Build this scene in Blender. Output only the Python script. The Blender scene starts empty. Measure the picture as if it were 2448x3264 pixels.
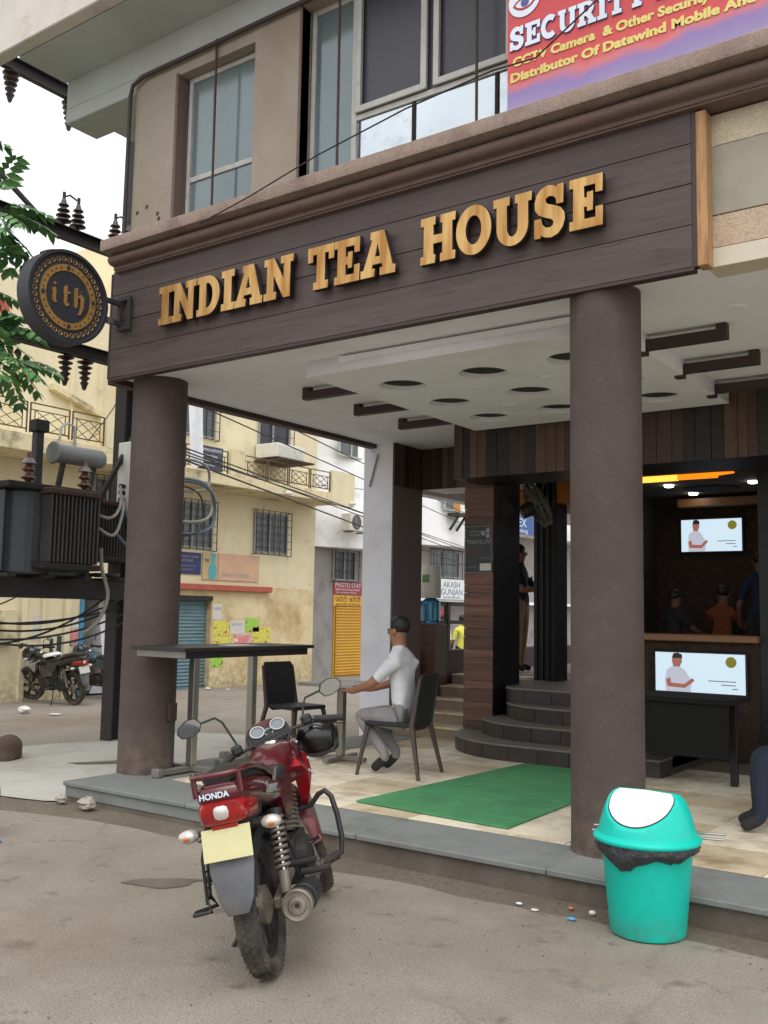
import bpy, bmesh, math, random
from mathutils import Matrix, Vector
R_ = math.radians
random.seed(7)
scene = bpy.context.scene
C = scene.collection

# ------------------------------------------------------------------ camera
cam_d = bpy.data.cameras.new('camera'); cam = bpy.data.objects.new('camera', cam_d); C.objects.link(cam)
cam_d.sensor_fit = 'VERTICAL'; cam_d.sensor_height = 24.0; cam_d.lens = 22.918
cam_d.clip_start = 0.05; cam_d.clip_end = 900
_r = ((0.813636, 0.581118, 0.017286), (0.045529, -0.093332, 0.994594), (-0.579589, 0.808450, 0.102396))
cam.matrix_world = Matrix(((_r[0][0], _r[1][0], -_r[2][0], 0.0), (_r[0][1], _r[1][1], -_r[2][1], 0.0),
                           (_r[0][2], _r[1][2], -_r[2][2], 1.6), (0, 0, 0, 1)))
scene.camera = cam

# ------------------------------------------------------------------ sky, sun, exposure (bright overcast)
SUN_EL, SUN_AZ = 58.0, 140.0          # azimuth measured clockwise from +Y
w = bpy.data.worlds.new('World'); scene.world = w; w.use_nodes = True
nt = w.node_tree; nt.nodes.clear()
sky = nt.nodes.new('ShaderNodeTexSky'); sky.sky_type = 'NISHITA'; sky.sun_disc = False
sky.sun_elevation = R_(SUN_EL); sky.sun_rotation = R_(SUN_AZ)
sky.dust_density = 10.0; sky.air_density = 1.0; sky.ozone_density = 1.0
hs = nt.nodes.new('ShaderNodeHueSaturation'); hs.inputs['Saturation'].default_value = 0.12
bg = nt.nodes.new('ShaderNodeBackground'); bg.inputs['Strength'].default_value = 0.15
wo = nt.nodes.new('ShaderNodeOutputWorld')
oc = nt.nodes.new('ShaderNodeMix'); oc.data_type = 'RGBA'; oc.inputs['Factor'].default_value = 0.85   # even cloud layer over the clear-sky gradient
oc.inputs['B'].default_value = (5.6, 5.65, 5.75, 1)
nt.links.new(sky.outputs[0], hs.inputs['Color']); nt.links.new(hs.outputs[0], oc.inputs['A']); nt.links.new(oc.outputs['Result'], bg.inputs[0]); nt.links.new(bg.outputs[0], wo.inputs[0])
sl = bpy.data.lights.new('sun', 'SUN'); sl.energy = 0.55; sl.angle = R_(50); sl.color = (1.0, 0.98, 0.95)
so = bpy.data.objects.new('sun', sl); C.objects.link(so)
_a = R_(SUN_AZ); _e = R_(SUN_EL)
sd = Vector((math.sin(_a) * math.cos(_e), math.cos(_a) * math.cos(_e), math.sin(_e)))
so.rotation_euler = sd.to_track_quat('Z', 'Y').to_euler()
so.location = sd * 60
vs = scene.view_settings
vs.view_transform = 'Standard'; vs.look = 'None'; vs.exposure = 0.76; vs.gamma = 1.0; vs.use_curve_mapping = False
scene.cycles.max_bounces = 8; scene.cycles.diffuse_bounces = 4; scene.cycles.glossy_bounces = 4
scene.cycles.use_denoising = True
scene.cycles.caustics_reflective = False; scene.cycles.caustics_refractive = False

# ------------------------------------------------------------------ materials
def srgb(r, g, b):
    f = lambda c: (c / 255) / 12.92 if c / 255 <= 0.04045 else ((c / 255 + 0.055) / 1.055) ** 2.4
    return (f(r), f(g), f(b))

MATS = {}
def mat(name, base, rough=0.7, metal=0.0, var=0.12, scale=6.0, bump=0.0, bscale=80.0, stain=None, rand=0.0,
        stretch=(1, 1, 1), coat=0.0, spec=0.5, emit=None, world=False, base2=None, fine=0.0, trans=0.0, alpha=1.0):
    """procedural principled material: two noise scales of tone, optional stain, bump, per-object tone"""
    m = bpy.data.materials.new(name); m.use_nodes = True
    t = m.node_tree; N = t.nodes; L = t.links
    b = N['Principled BSDF']
    b.inputs['Roughness'].default_value = rough; b.inputs['Metallic'].default_value = metal
    b.inputs['Coat Weight'].default_value = coat; b.inputs['Coat Roughness'].default_value = 0.08
    b.inputs['Specular IOR Level'].default_value = spec
    b.inputs['Transmission Weight'].default_value = trans
    b.inputs['Alpha'].default_value = alpha
    if world:
        src = N.new('ShaderNodeNewGeometry').outputs['Position']
    else:
        src = N.new('ShaderNodeTexCoord').outputs['Object']
    mp = N.new('ShaderNodeMapping'); mp.inputs['Scale'].default_value = stretch
    L.new(src, mp.inputs['Vector']); vec = mp.outputs[0]
    n1 = N.new('ShaderNodeTexNoise'); n1.inputs['Scale'].default_value = scale; n1.inputs['Detail'].default_value = 6
    n1.inputs['Roughness'].default_value = 0.62
    L.new(vec, n1.inputs['Vector'])
    r1 = N.new('ShaderNodeMapRange'); r1.inputs['From Min'].default_value = 0.3; r1.inputs['From Max'].default_value = 0.7
    L.new(n1.outputs['Fac'], r1.inputs['Value'])
    mx = N.new('ShaderNodeMix'); mx.data_type = 'RGBA'
    lo = tuple(max(0, c * (1 - var)) for c in base); hi = tuple(min(1, c * (1 + var)) for c in (base2 or base))
    mx.inputs['A'].default_value = (*lo, 1); mx.inputs['B'].default_value = (*hi, 1)
    L.new(r1.outputs[0], mx.inputs['Factor'])
    col = mx.outputs['Result']
    if fine:
        nf = N.new('ShaderNodeTexNoise'); nf.inputs['Scale'].default_value = bscale * 1.3; nf.inputs['Detail'].default_value = 3
        L.new(vec, nf.inputs['Vector'])
        rf = N.new('ShaderNodeMapRange'); rf.inputs['From Min'].default_value = 0.3; rf.inputs['From Max'].default_value = 0.7
        rf.inputs['To Min'].default_value = 1 - fine; rf.inputs['To Max'].default_value = 1 + fine
        L.new(nf.outputs['Fac'], rf.inputs['Value'])
        vm = N.new('ShaderNodeVectorMath'); vm.operation = 'SCALE'
        L.new(col, vm.inputs[0]); L.new(rf.outputs[0], vm.inputs['Scale']); col = vm.outputs[0]
    if stain:
        stains = stain if isinstance(stain, list) else [stain]
        for (scol, ssc, slo, shi) in stains:
            n2 = N.new('ShaderNodeTexNoise'); n2.inputs['Scale'].default_value = ssc; n2.inputs['Detail'].default_value = 8
            n2.inputs['Roughness'].default_value = 0.66
            L.new(vec, n2.inputs['Vector'])
            r2 = N.new('ShaderNodeMapRange'); r2.inputs['From Min'].default_value = slo; r2.inputs['From Max'].default_value = shi
            L.new(n2.outputs['Fac'], r2.inputs['Value'])
            m2 = N.new('ShaderNodeMix'); m2.data_type = 'RGBA'
            L.new(r2.outputs[0], m2.inputs['Factor']); L.new(col, m2.inputs['A']); m2.inputs['B'].default_value = (*scol, 1)
            col = m2.outputs['Result']
    if rand:
        oi = N.new('ShaderNodeObjectInfo')
        rr = N.new('ShaderNodeMapRange'); rr.inputs['To Min'].default_value = 1 - rand; rr.inputs['To Max'].default_value = 1 + rand
        L.new(oi.outputs['Random'], rr.inputs['Value'])
        vm = N.new('ShaderNodeVectorMath'); vm.operation = 'SCALE'
        L.new(col, vm.inputs[0]); L.new(rr.outputs[0], vm.inputs['Scale']); col = vm.outputs[0]
    L.new(col, b.inputs['Base Color'])
    # roughness breakup
    rg = N.new('ShaderNodeMapRange'); rg.inputs['To Min'].default_value = max(0.02, rough - 0.08); rg.inputs['To Max'].default_value = min(1, rough + 0.08)
    L.new(n1.outputs['Fac'], rg.inputs['Value']); L.new(rg.outputs[0], b.inputs['Roughness'])
    if bump:
        nb = N.new('ShaderNodeTexNoise'); nb.inputs['Scale'].default_value = bscale; nb.inputs['Detail'].default_value = 5
        L.new(vec, nb.inputs['Vector'])
        bp = N.new('ShaderNodeBump'); bp.inputs['Strength'].default_value = bump; bp.inputs['Distance'].default_value = 0.01
        L.new(nb.outputs['Fac'], bp.inputs['Height']); L.new(bp.outputs[0], b.inputs['Normal'])
    if emit:
        b.inputs['Emission Color'].default_value = (*emit[0], 1); b.inputs['Emission Strength'].default_value = emit[1]
    MATS[name] = m
    return m

def wood(name, c1, c2, axis='X', rough=0.55, scale=3.0, rand=0.15, bump=0.15):
    """long-grained wood / laminate with the grain along an axis"""
    st = {'X': (0.35, 6, 6), 'Y': (6, 0.35, 6), 'Z': (6, 6, 0.35)}[axis]
    m = mat(name, c1, rough=rough, var=0.0, scale=scale, base2=c2, stretch=st, rand=rand, bump=bump, bscale=30,
            stain=(tuple(c * 0.45 for c in c1), scale * 3.1, 0.55, 0.72))
    return m

wood('fascia_wood', srgb(66, 55, 53), srgb(86, 73, 70), 'X', 0.6, 2.6, 0.06)
mat('column_stucco', srgb(84, 72, 68), 0.88, var=0.14, scale=4, bump=0.6, bscale=120, fine=0.26, stain=[(srgb(72, 60, 56), 2.2, 0.45, 0.8), (srgb(104, 92, 86), 7, 0.63, 0.75)])
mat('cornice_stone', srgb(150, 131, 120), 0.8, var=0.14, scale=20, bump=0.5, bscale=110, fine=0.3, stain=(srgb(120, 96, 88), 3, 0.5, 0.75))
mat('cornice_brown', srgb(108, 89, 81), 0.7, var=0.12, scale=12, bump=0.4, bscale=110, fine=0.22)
mat('upper_plaster', srgb(154, 144, 131), 0.9, var=0.08, scale=3, bump=0.4, bscale=150, fine=0.1, stain=(srgb(148, 132, 116), 1.6, 0.45, 0.75))
mat('soffit_paint', srgb(182, 187, 188), 0.85, var=0.05, scale=2, bump=0.15, bscale=60, stain=(srgb(172, 174, 168), 1.1, 0.45, 0.75))
mat('parapet_paint', srgb(206, 200, 194), 0.9, var=0.07, scale=4, bump=0.2, bscale=90, stain=(srgb(196, 168, 158), 2.5, 0.55, 0.7), fine=0.06)
mat('ceiling_white', srgb(242, 244, 250), 0.8, var=0.025, scale=1.5, stain=(srgb(222, 222, 222), 1.3, 0.5, 0.8))
mat('pillar_white', srgb(240, 241, 250), 0.8, var=0.03, scale=2, stain=(srgb(216, 217, 226), 1.6, 0.5, 0.8))
mat('pillar_brown', srgb(112, 98, 98), 0.85, var=0.06, scale=5, fine=0.08, bscale=120)
mat('hole_dark', srgb(42, 54, 44), 0.95, var=0.3, scale=60, bump=0.8, bscale=200)
mat('brown_trim', srgb(62, 46, 44), 0.6, var=0.15, scale=8, stretch=(0.3, 5, 5))
wood('cladding_a', srgb(58, 42, 38), srgb(76, 56, 48), 'Z', 0.5, 3, 0.15)
wood('cladding_b', srgb(34, 28, 30), srgb(46, 38, 38), 'Z', 0.5, 3, 0.2)
wood('cladding_c', srgb(84, 60, 50), srgb(104, 76, 62), 'Z', 0.5, 3, 0.15)
wood('board_a', srgb(78, 54, 47), srgb(122, 86, 70), 'X', 0.5, 3, 0.38)
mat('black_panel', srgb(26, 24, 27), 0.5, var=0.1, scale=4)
mat('black_metal', srgb(30, 29, 31), 0.45, var=0.15, scale=8, spec=0.4)
mat('kota_stone', srgb(122, 126, 123), 0.75, var=0.09, scale=3, rand=0.06, bump=0.15, bscale=60, stain=(srgb(100, 98, 91), 2.0, 0.5, 0.75), fine=0.08, world=True)
mat('kerb_face', srgb(112, 104, 96), 0.9, var=0.12, scale=5, bump=0.4, bscale=70, stain=[(srgb(86, 77, 69), 2.2, 0.45, 0.7), (srgb(132, 126, 118), 5, 0.6, 0.75)], fine=0.12, world=True)
mat('floor_tile_a', srgb(232, 222, 198), 0.45, var=0.12, scale=3, rand=0.07, stain=(srgb(158, 138, 108), 2.6, 0.48, 0.72), fine=0.05, world=True)
mat('floor_tile_b', srgb(206, 190, 160), 0.45, var=0.12, scale=3, rand=0.07, stain=(srgb(142, 120, 92), 2.6, 0.48, 0.72), fine=0.05, world=True)
mat('grout', srgb(120, 106, 88), 0.95, var=0.1, scale=10, world=True)
mat('step_stone', srgb(138, 122, 104), 0.7, var=0.12, scale=5, fine=0.06)
mat('step_dark', srgb(58, 52, 50), 0.5, var=0.25, scale=8, rand=0.15, fine=0.15, bscale=90)
mat('step_edge', srgb(118, 112, 106), 0.6, var=0.15, scale=12)
mat('concrete_ground', srgb(146, 138, 126), 0.92, var=0.14, scale=1.4, world=True, bump=0.7, bscale=70, fine=0.26,
    stain=[(srgb(126, 114, 99), 0.55, 0.48, 0.74), (srgb(104, 95, 84), 3.5, 0.58, 0.72), (srgb(142, 137, 127), 3.1, 0.54, 0.8), (srgb(112, 90, 78), 1.9, 0.66, 0.74), (srgb(86, 79, 70), 55.0, 0.63, 0.70), (srgb(172, 166, 154), 48.0, 0.64, 0.70), (srgb(100, 91, 80), 9.0, 0.64, 0.72)])
mat('concrete_apron', srgb(180, 178, 171), 0.92, var=0.07, scale=0.8, world=True, bump=0.3, bscale=50, fine=0.07,
    stain=[(srgb(146, 138, 124), 0.7, 0.5, 0.75), (srgb(128, 120, 110), 9.0, 0.66, 0.75)])
mat('street_tar', srgb(146, 139, 129), 0.95, var=0.1, scale=0.6, world=True, bump=0.35, bscale=40, fine=0.09,
    stain=[(srgb(128, 114, 97), 0.35, 0.47, 0.7), (srgb(108, 98, 86), 2.0, 0.6, 0.75)])
mat('dirt', srgb(112, 102, 90), 0.97, var=0.15, scale=4, world=True, bump=0.8, bscale=30, fine=0.2, stain=(srgb(96, 86, 74), 2.0, 0.45, 0.7))
mat('oil_stain', srgb(106, 97, 86), 0.85, var=0.15, scale=6, world=True, fine=0.1)
mat('mat_green', srgb(84, 158, 104), 0.95, var=0.14, scale=5, bump=1.0, bscale=260, fine=0.32, stain=(srgb(68, 134, 88), 1.5, 0.45, 0.75))
def broom_marks():
    m = MATS['concrete_ground']; N = m.node_tree.nodes; L = m.node_tree.links; b = N['Principled BSDF']
    ge = N.new('ShaderNodeNewGeometry'); mp = N.new('ShaderNodeMapping'); mp.inputs['Rotation'].default_value = (0, 0, 0.55)
    L.new(ge.outputs['Position'], mp.inputs[0])
    wv = N.new('ShaderNodeTexWave'); wv.inputs['Scale'].default_value = 14; wv.inputs['Distortion'].default_value = 3.5; wv.inputs['Detail'].default_value = 3; wv.inputs['Detail Scale'].default_value = 1.2
    L.new(mp.outputs[0], wv.inputs['Vector'])
    nz = N.new('ShaderNodeTexNoise'); nz.inputs['Scale'].default_value = 0.8; nz.inputs['Detail'].default_value = 3; L.new(ge.outputs['Position'], nz.inputs['Vector'])
    mk = N.new('ShaderNodeMapRange'); mk.inputs['From Min'].default_value = 0.45; mk.inputs['From Max'].default_value = 0.65; mk.inputs['To Max'].default_value = 0.16; L.new(nz.outputs['Fac'], mk.inputs['Value'])
    ml = N.new('ShaderNodeMath'); ml.operation = 'MULTIPLY'; L.new(wv.outputs['Fac'], ml.inputs[0]); L.new(mk.outputs[0], ml.inputs[1])
    s1 = N.new('ShaderNodeMath'); s1.operation = 'SUBTRACT'; s1.inputs[0].default_value = 1.0; L.new(ml.outputs[0], s1.inputs[1])
    vm = N.new('ShaderNodeVectorMath'); vm.operation = 'SCALE'; src = b.inputs['Base Color'].links[0].from_socket
    L.new(src, vm.inputs[0]); L.new(s1.outputs[0], vm.inputs['Scale']); L.new(vm.outputs[0], b.inputs['Base Color'])
broom_marks()
def cracks(name, sc, amt, dark):
    m = MATS[name]; N = m.node_tree.nodes; L = m.node_tree.links; b = N['Principled BSDF']
    ge = N.new('ShaderNodeNewGeometry'); nz = N.new('ShaderNodeTexNoise'); nz.inputs['Scale'].default_value = 2.2; nz.inputs['Detail'].default_value = 5; L.new(ge.outputs['Position'], nz.inputs['Vector'])
    ad = N.new('ShaderNodeVectorMath'); ad.operation = 'MULTIPLY_ADD'; ad.inputs[1].default_value = (0.5, 0.5, 0.0); L.new(nz.outputs['Color'], ad.inputs[0]); L.new(ge.outputs['Position'], ad.inputs[2])
    vo = N.new('ShaderNodeTexVoronoi'); vo.feature = 'DISTANCE_TO_EDGE'; vo.inputs['Scale'].default_value = sc; L.new(ad.outputs[0], vo.inputs['Vector'])
    mr = N.new('ShaderNodeMapRange'); mr.inputs['From Max'].default_value = 0.012; mr.inputs['To Min'].default_value = amt; mr.inputs['To Max'].default_value = 0.0; L.new(vo.outputs['Distance'], mr.inputs['Value'])
    n2 = N.new('ShaderNodeTexNoise'); n2.inputs['Scale'].default_value = 0.7; L.new(ge.outputs['Position'], n2.inputs['Vector'])
    m2 = N.new('ShaderNodeMapRange'); m2.inputs['From Min'].default_value = 0.48; m2.inputs['From Max'].default_value = 0.6; L.new(n2.outputs['Fac'], m2.inputs['Value'])
    ml = N.new('ShaderNodeMath'); ml.operation = 'MULTIPLY'; L.new(mr.outputs[0], ml.inputs[0]); L.new(m2.outputs[0], ml.inputs[1])
    mx = N.new('ShaderNodeMix'); mx.data_type = 'RGBA'; src = b.inputs['Base Color'].links[0].from_socket
    L.new(ml.outputs[0], mx.inputs['Factor']); L.new(src, mx.inputs['A']); mx.inputs['B'].default_value = (*dark, 1); L.new(mx.outputs['Result'], b.inputs['Base Color'])
cracks('concrete_ground', 0.42, 0.35, srgb(98, 89, 78))
def splash(name, z0, z1, dust, amt):
    """dust and splash dirt caked on the foot of a wall or column"""
    m = MATS[name]; N = m.node_tree.nodes; L = m.node_tree.links; b = N['Principled BSDF']
    ge = N.new('ShaderNodeNewGeometry'); sp = N.new('ShaderNodeSeparateXYZ'); L.new(ge.outputs['Position'], sp.inputs[0])
    nz = N.new('ShaderNodeTexNoise'); nz.inputs['Scale'].default_value = 9; nz.inputs['Detail'].default_value = 6; L.new(ge.outputs['Position'], nz.inputs['Vector'])
    a = N.new('ShaderNodeMapRange'); a.inputs['From Min'].default_value = z1; a.inputs['From Max'].default_value = z0; L.new(sp.outputs['Z'], a.inputs['Value'])
    c = N.new('ShaderNodeMapRange'); c.inputs['From Min'].default_value = 0.35; c.inputs['From Max'].default_value = 0.7; c.inputs['To Max'].default_value = amt; L.new(nz.outputs['Fac'], c.inputs['Value'])
    ml = N.new('ShaderNodeMath'); ml.operation = 'MULTIPLY'; L.new(a.outputs[0], ml.inputs[0]); L.new(c.outputs[0], ml.inputs[1])
    mx = N.new('ShaderNodeMix'); mx.data_type = 'RGBA'; src = b.inputs['Base Color'].links[0].from_socket
    L.new(ml.outputs[0], mx.inputs['Factor']); L.new(src, mx.inputs['A']); mx.inputs['B'].default_value = (*dust, 1); L.new(mx.outputs['Result'], b.inputs['Base Color'])
splash('column_stucco', 0.17, 0.62, srgb(128, 112, 98), 0.8)
splash('kerb_face', 0.0, 0.14, srgb(104, 92, 78), 1.0)
def brushed_gold():
    m = mat('gold_face', srgb(206, 158, 86), 0.42, 0.55, var=0.05, scale=2, rand=0.03)
    N = m.node_tree.nodes; L = m.node_tree.links; b = N['Principled BSDF']
    tc = N.new('ShaderNodeTexCoord'); mp = N.new('ShaderNodeMapping'); mp.inputs['Rotation'].default_value = (0, 0.9, 0)
    mp.inputs['Scale'].default_value = (9, 1, 1.4)
    L.new(tc.outputs['Object'], mp.inputs[0])
    n = N.new('ShaderNodeTexNoise'); n.inputs['Scale'].default_value = 1.3; L.new(mp.outputs[0], n.inputs['Vector'])
    rr = N.new('ShaderNodeMapRange'); rr.inputs['From Min'].default_value = 0.35; rr.inputs['From Max'].default_value = 0.65
    L.new(n.outputs['Fac'], rr.inputs['Value'])
    mx = N.new('ShaderNodeMix'); mx.data_type = 'RGBA'
    mx.inputs['A'].default_value = (*srgb(166, 118, 58), 1); mx.inputs['B'].default_value = (*srgb(206, 168, 108), 1)
    L.new(rr.outputs[0], mx.inputs['Factor']); L.new(mx.outputs['Result'], b.inputs['Base Color'])
brushed_gold()
mat('letter_side', srgb(40, 34, 34), 0.6, var=0.1)
mat('gold_dull', srgb(158, 122, 66), 0.55, 0.3, var=0.25, scale=25)
mat('disc_black', srgb(44, 46, 54), 0.55, var=0.15, scale=12, stain=(srgb(90, 92, 94), 6, 0.62, 0.75))
mat('strip_wood', srgb(176, 134, 90), 0.6, var=0.2, scale=4, stretch=(6, 6, 0.5), stain=(srgb(120, 86, 60), 5, 0.5, 0.7))
mat('wall_cream', srgb(196, 184, 160), 0.85, var=0.1, scale=12, bump=0.7, bscale=60, fine=0.15)
mat('wall_pink', srgb(190, 168, 146), 0.85, var=0.1, scale=14, bump=0.7, bscale=60, fine=0.15)
mat('wall_grey', srgb(158, 152, 136), 0.5, var=0.14, scale=3, stain=(srgb(128, 122, 108), 2, 0.5, 0.75))
mat('wall_pale', srgb(208, 200, 180), 0.6, var=0.08, scale=3)
mat('window_frame', srgb(178, 178, 174), 0.5, 0.1, var=0.12, scale=10, stain=(srgb(112, 104, 96), 14, 0.6, 0.75))
mat('window_glass', srgb(112, 126, 130), 0.12, 0.25, var=0.12, scale=1.5, spec=0.8)
mat('window_mirror', srgb(196, 204, 210), 0.06, 0.92, var=0.10, scale=1.2, stain=(srgb(150, 160, 170), 1.4, 0.5, 0.62))  # blue-grey blotches paint a hazy building reflection into the pane colour
mat('window_dark', srgb(58, 58, 68), 0.3, var=0.1, scale=2)
mat('curtain', srgb(124, 128, 118), 0.9, var=0.15, scale=3, stretch=(8, 8, 0.3))
mat('rust_iron', srgb(70, 54, 48), 0.8, var=0.25, scale=14, fine=0.15)
mat('pipe_dark', srgb(62, 54, 52), 0.7, var=0.15, scale=6)
# banner: printed vinyl, red fading into violet and buff towards the bottom
def banner_mat():
    m = mat('banner_print', srgb(214, 66, 70), 0.5, var=0.03, scale=3)
    N = m.node_tree.nodes; L = m.node_tree.links; b = N['Principled BSDF']
    tc = N.new('ShaderNodeTexCoord'); sp = N.new('ShaderNodeSeparateXYZ'); L.new(tc.outputs['Object'], sp.inputs[0])
    nz = N.new('ShaderNodeTexNoise'); nz.inputs['Scale'].default_value = 3.2; nz.inputs['Detail'].default_value = 2
    L.new(tc.outputs['Object'], nz.inputs['Vector'])
    ad = N.new('ShaderNodeMath'); ad.operation = 'MULTIPLY_ADD'; ad.inputs[1].default_value = 0.16
    L.new(nz.outputs['Fac'], ad.inputs[0]); L.new(sp.outputs['Z'], ad.inputs[2])
    rp = N.new('ShaderNodeValToRGB'); e = rp.color_ramp.elements
    e[0].position = 0.08; e[0].color = (*srgb(176, 158, 158), 1)
    e[1].position = 0.33; e[1].color = (*srgb(206, 80, 82), 1)
    for p, c in ((0.12, srgb(150, 134, 176)), (0.21, srgb(140, 120, 176)), (0.27, srgb(206, 116, 122)), (0.9, srgb(190, 64, 72))):
        k = e.new(p); k.color = (*c, 1)
    L.new(ad.outputs[0], rp.inputs[0]); L.new(rp.outputs[0], b.inputs['Base Color'])
banner_mat()
mat('print_yellow', srgb(222, 206, 122), 0.5, var=0.02)
mat('print_white', srgb(214, 226, 240), 0.5, var=0.02)
mat('print_blue', srgb(74, 86, 140), 0.5, var=0.02)
mat('print_black', srgb(26, 26, 30), 0.6, var=0.05)
mat('print_grey', srgb(150, 148, 150), 0.6, var=0.05)
mat('print_red', srgb(176, 44, 48), 0.6, var=0.08)
# street-side buildings
Y_W = srgb(224, 213, 180)
mat('yellow_plaster', Y_W, 0.92, var=0.06, scale=1.2, bump=0.2, bscale=30, fine=0.05, world=True,
    stain=[(srgb(206, 192, 156), 0.8, 0.45, 0.75), (srgb(172, 156, 126), 3.2, 0.62, 0.8), (srgb(120, 112, 96), 1.5, 0.68, 0.8)])
mat('yellow_dirty', srgb(214, 201, 164), 0.92, var=0.1, scale=2, bump=0.3, bscale=30, fine=0.08, world=True,
    stain=[(srgb(110, 104, 84), 1.6, 0.53, 0.7), (srgb(150, 132, 98), 5, 0.58, 0.75)])
mat('yellow_base', srgb(216, 199, 158), 0.92, var=0.1, scale=2, bump=0.3, bscale=30, fine=0.08, world=True,
    stain=[(srgb(178, 146, 96), 1.4, 0.45, 0.7), (srgb(120, 104, 74), 6, 0.62, 0.75)])
mat('white_plaster', srgb(242, 243, 244), 0.9, var=0.05, scale=1.5, world=True, stain=(srgb(196, 198, 192), 1.2, 0.5, 0.75))
mat('grey_plaster', srgb(150, 146, 144), 0.9, var=0.08, scale=1.5, world=True, stain=(srgb(118, 114, 112), 1.6, 0.5, 0.75))
mat('red_ledge', srgb(176, 92, 76), 0.85, var=0.12, scale=4, stain=(srgb(128, 78, 66), 5, 0.55, 0.75))
mat('railing_brown', srgb(84, 68, 54), 0.7, var=0.15, scale=8)
mat('grille_dark', srgb(58, 52, 48), 0.7, var=0.15, scale=8)
mat('far_glass', srgb(74, 82, 84), 0.18, var=0.2, scale=3, spec=0.7)
mat('far_glass_dark', srgb(38, 40, 46), 0.2, var=0.2, scale=3, spec=0.5)
mat('far_frame', srgb(150, 152, 150), 0.6, var=0.1)
mat('shutter_teal', srgb(104, 134, 142), 0.5, 0.25, var=0.12, scale=3, stretch=(1, 1, 6), stain=(srgb(84, 82, 80), 2.5, 0.55, 0.75))
mat('shutter_ochre', srgb(198, 148, 48), 0.6, var=0.08, scale=3)
mat('shutter_grey', srgb(150, 146, 146), 0.6, var=0.08, scale=3)
mat('blue_paint', srgb(64, 132, 168), 0.6, var=0.12, scale=5)
mat('door_dark', srgb(56, 58, 60), 0.8, var=0.2, scale=3)
mat('stair_white', srgb(206, 210, 216), 0.8, var=0.08, scale=2)
mat('ac_white', srgb(216, 214, 206), 0.6, var=0.08, scale=6, stain=(srgb(160, 150, 136), 5, 0.6, 0.75))
mat('sign_navy', srgb(44, 50, 96), 0.6, var=0.08, scale=4)
mat('sign_charcoal', srgb(58, 62, 68), 0.6, var=0.08, scale=4)
mat('sign_tan', srgb(190, 168, 128), 0.7, var=0.08, scale=4)
mat('sign_pinktan', srgb(206, 168, 140), 0.7, var=0.1, scale=2)
mat('sign_teal', srgb(84, 166, 176), 0.6, var=0.05)
mat('sign_red', srgb(166, 60, 62), 0.6, var=0.06)
mat('sign_ochre', srgb(226, 172, 62), 0.6, var=0.05)
mat('sign_white', srgb(226, 232, 230), 0.6, var=0.03)
mat('sign_blue', srgb(52, 84, 148), 0.5, var=0.05)
mat('sign_orange', srgb(226, 112, 60), 0.6, var=0.1)
mat('paper', srgb(206, 204, 196), 0.8, var=0.08, scale=20)
mat('paper_yellow', srgb(214, 206, 92), 0.8, var=0.25, scale=14, stain=(srgb(168, 78, 64), 9, 0.55, 0.62))
mat('paper_pink', srgb(214, 132, 138), 0.8, var=0.2, scale=14, stain=(srgb(232, 226, 210), 8, 0.52, 0.6))
mat('paper_green', srgb(158, 204, 84), 0.8, var=0.15, scale=10, stain=(srgb(120, 84, 74), 7, 0.55, 0.62))
mat('cloth_white', srgb(222, 224, 228), 0.85, var=0.08, scale=5, stain=(srgb(90, 120, 140), 6, 0.63, 0.68))
mat('orange_board', srgb(206, 132, 62), 0.7, var=0.1)
mat('roof_red', srgb(172, 88, 76), 0.85, var=0.15)
# electricity gear
mat('steel_dark', srgb(46, 42, 44), 0.7, var=0.2, scale=8, fine=0.1)
mat('tank_grey', srgb(66, 71, 77), 0.55, var=0.2, scale=3, stain=[(srgb(48, 48, 52), 2.4, 0.45, 0.62), (srgb(112, 74, 58), 6, 0.66, 0.72)], stretch=(1, 1, 0.4))
mat('fin_grey', srgb(68, 67, 65), 0.6, var=0.2, scale=4, stain=(srgb(60, 56, 54), 3, 0.48, 0.66), stretch=(1, 1, 0.4))
mat('tank_top', srgb(42, 37, 36), 0.75, var=0.2, scale=6)
mat('conservator', srgb(140, 146, 146), 0.5, var=0.12, scale=4, stain=(srgb(132, 86, 64), 6, 0.6, 0.7))
mat('porcelain', srgb(112, 72, 62), 0.3, var=0.15, scale=10)
mat('porcelain_grey', srgb(128, 122, 120), 0.35, var=0.15, scale=10)
mat('insulator_dark', srgb(58, 46, 44), 0.35, var=0.2, scale=10)
mat('box_white', srgb(218, 220, 216), 0.5, var=0.05, scale=6)
mat('cable_grey', srgb(150, 146, 138), 0.6, var=0.1)
mat('cable_black', srgb(34, 34, 38), 0.6, var=0.1)
mat('cable_blue', srgb(84, 108, 128), 0.6, var=0.1)
mat('bark', srgb(92, 78, 66), 0.95, var=0.2, scale=8, bump=0.8, bscale=30)
mat('leaf', srgb(62, 102, 68), 0.5, var=0.4, scale=3.0, base2=srgb(100, 148, 84), trans=0.0)
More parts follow.
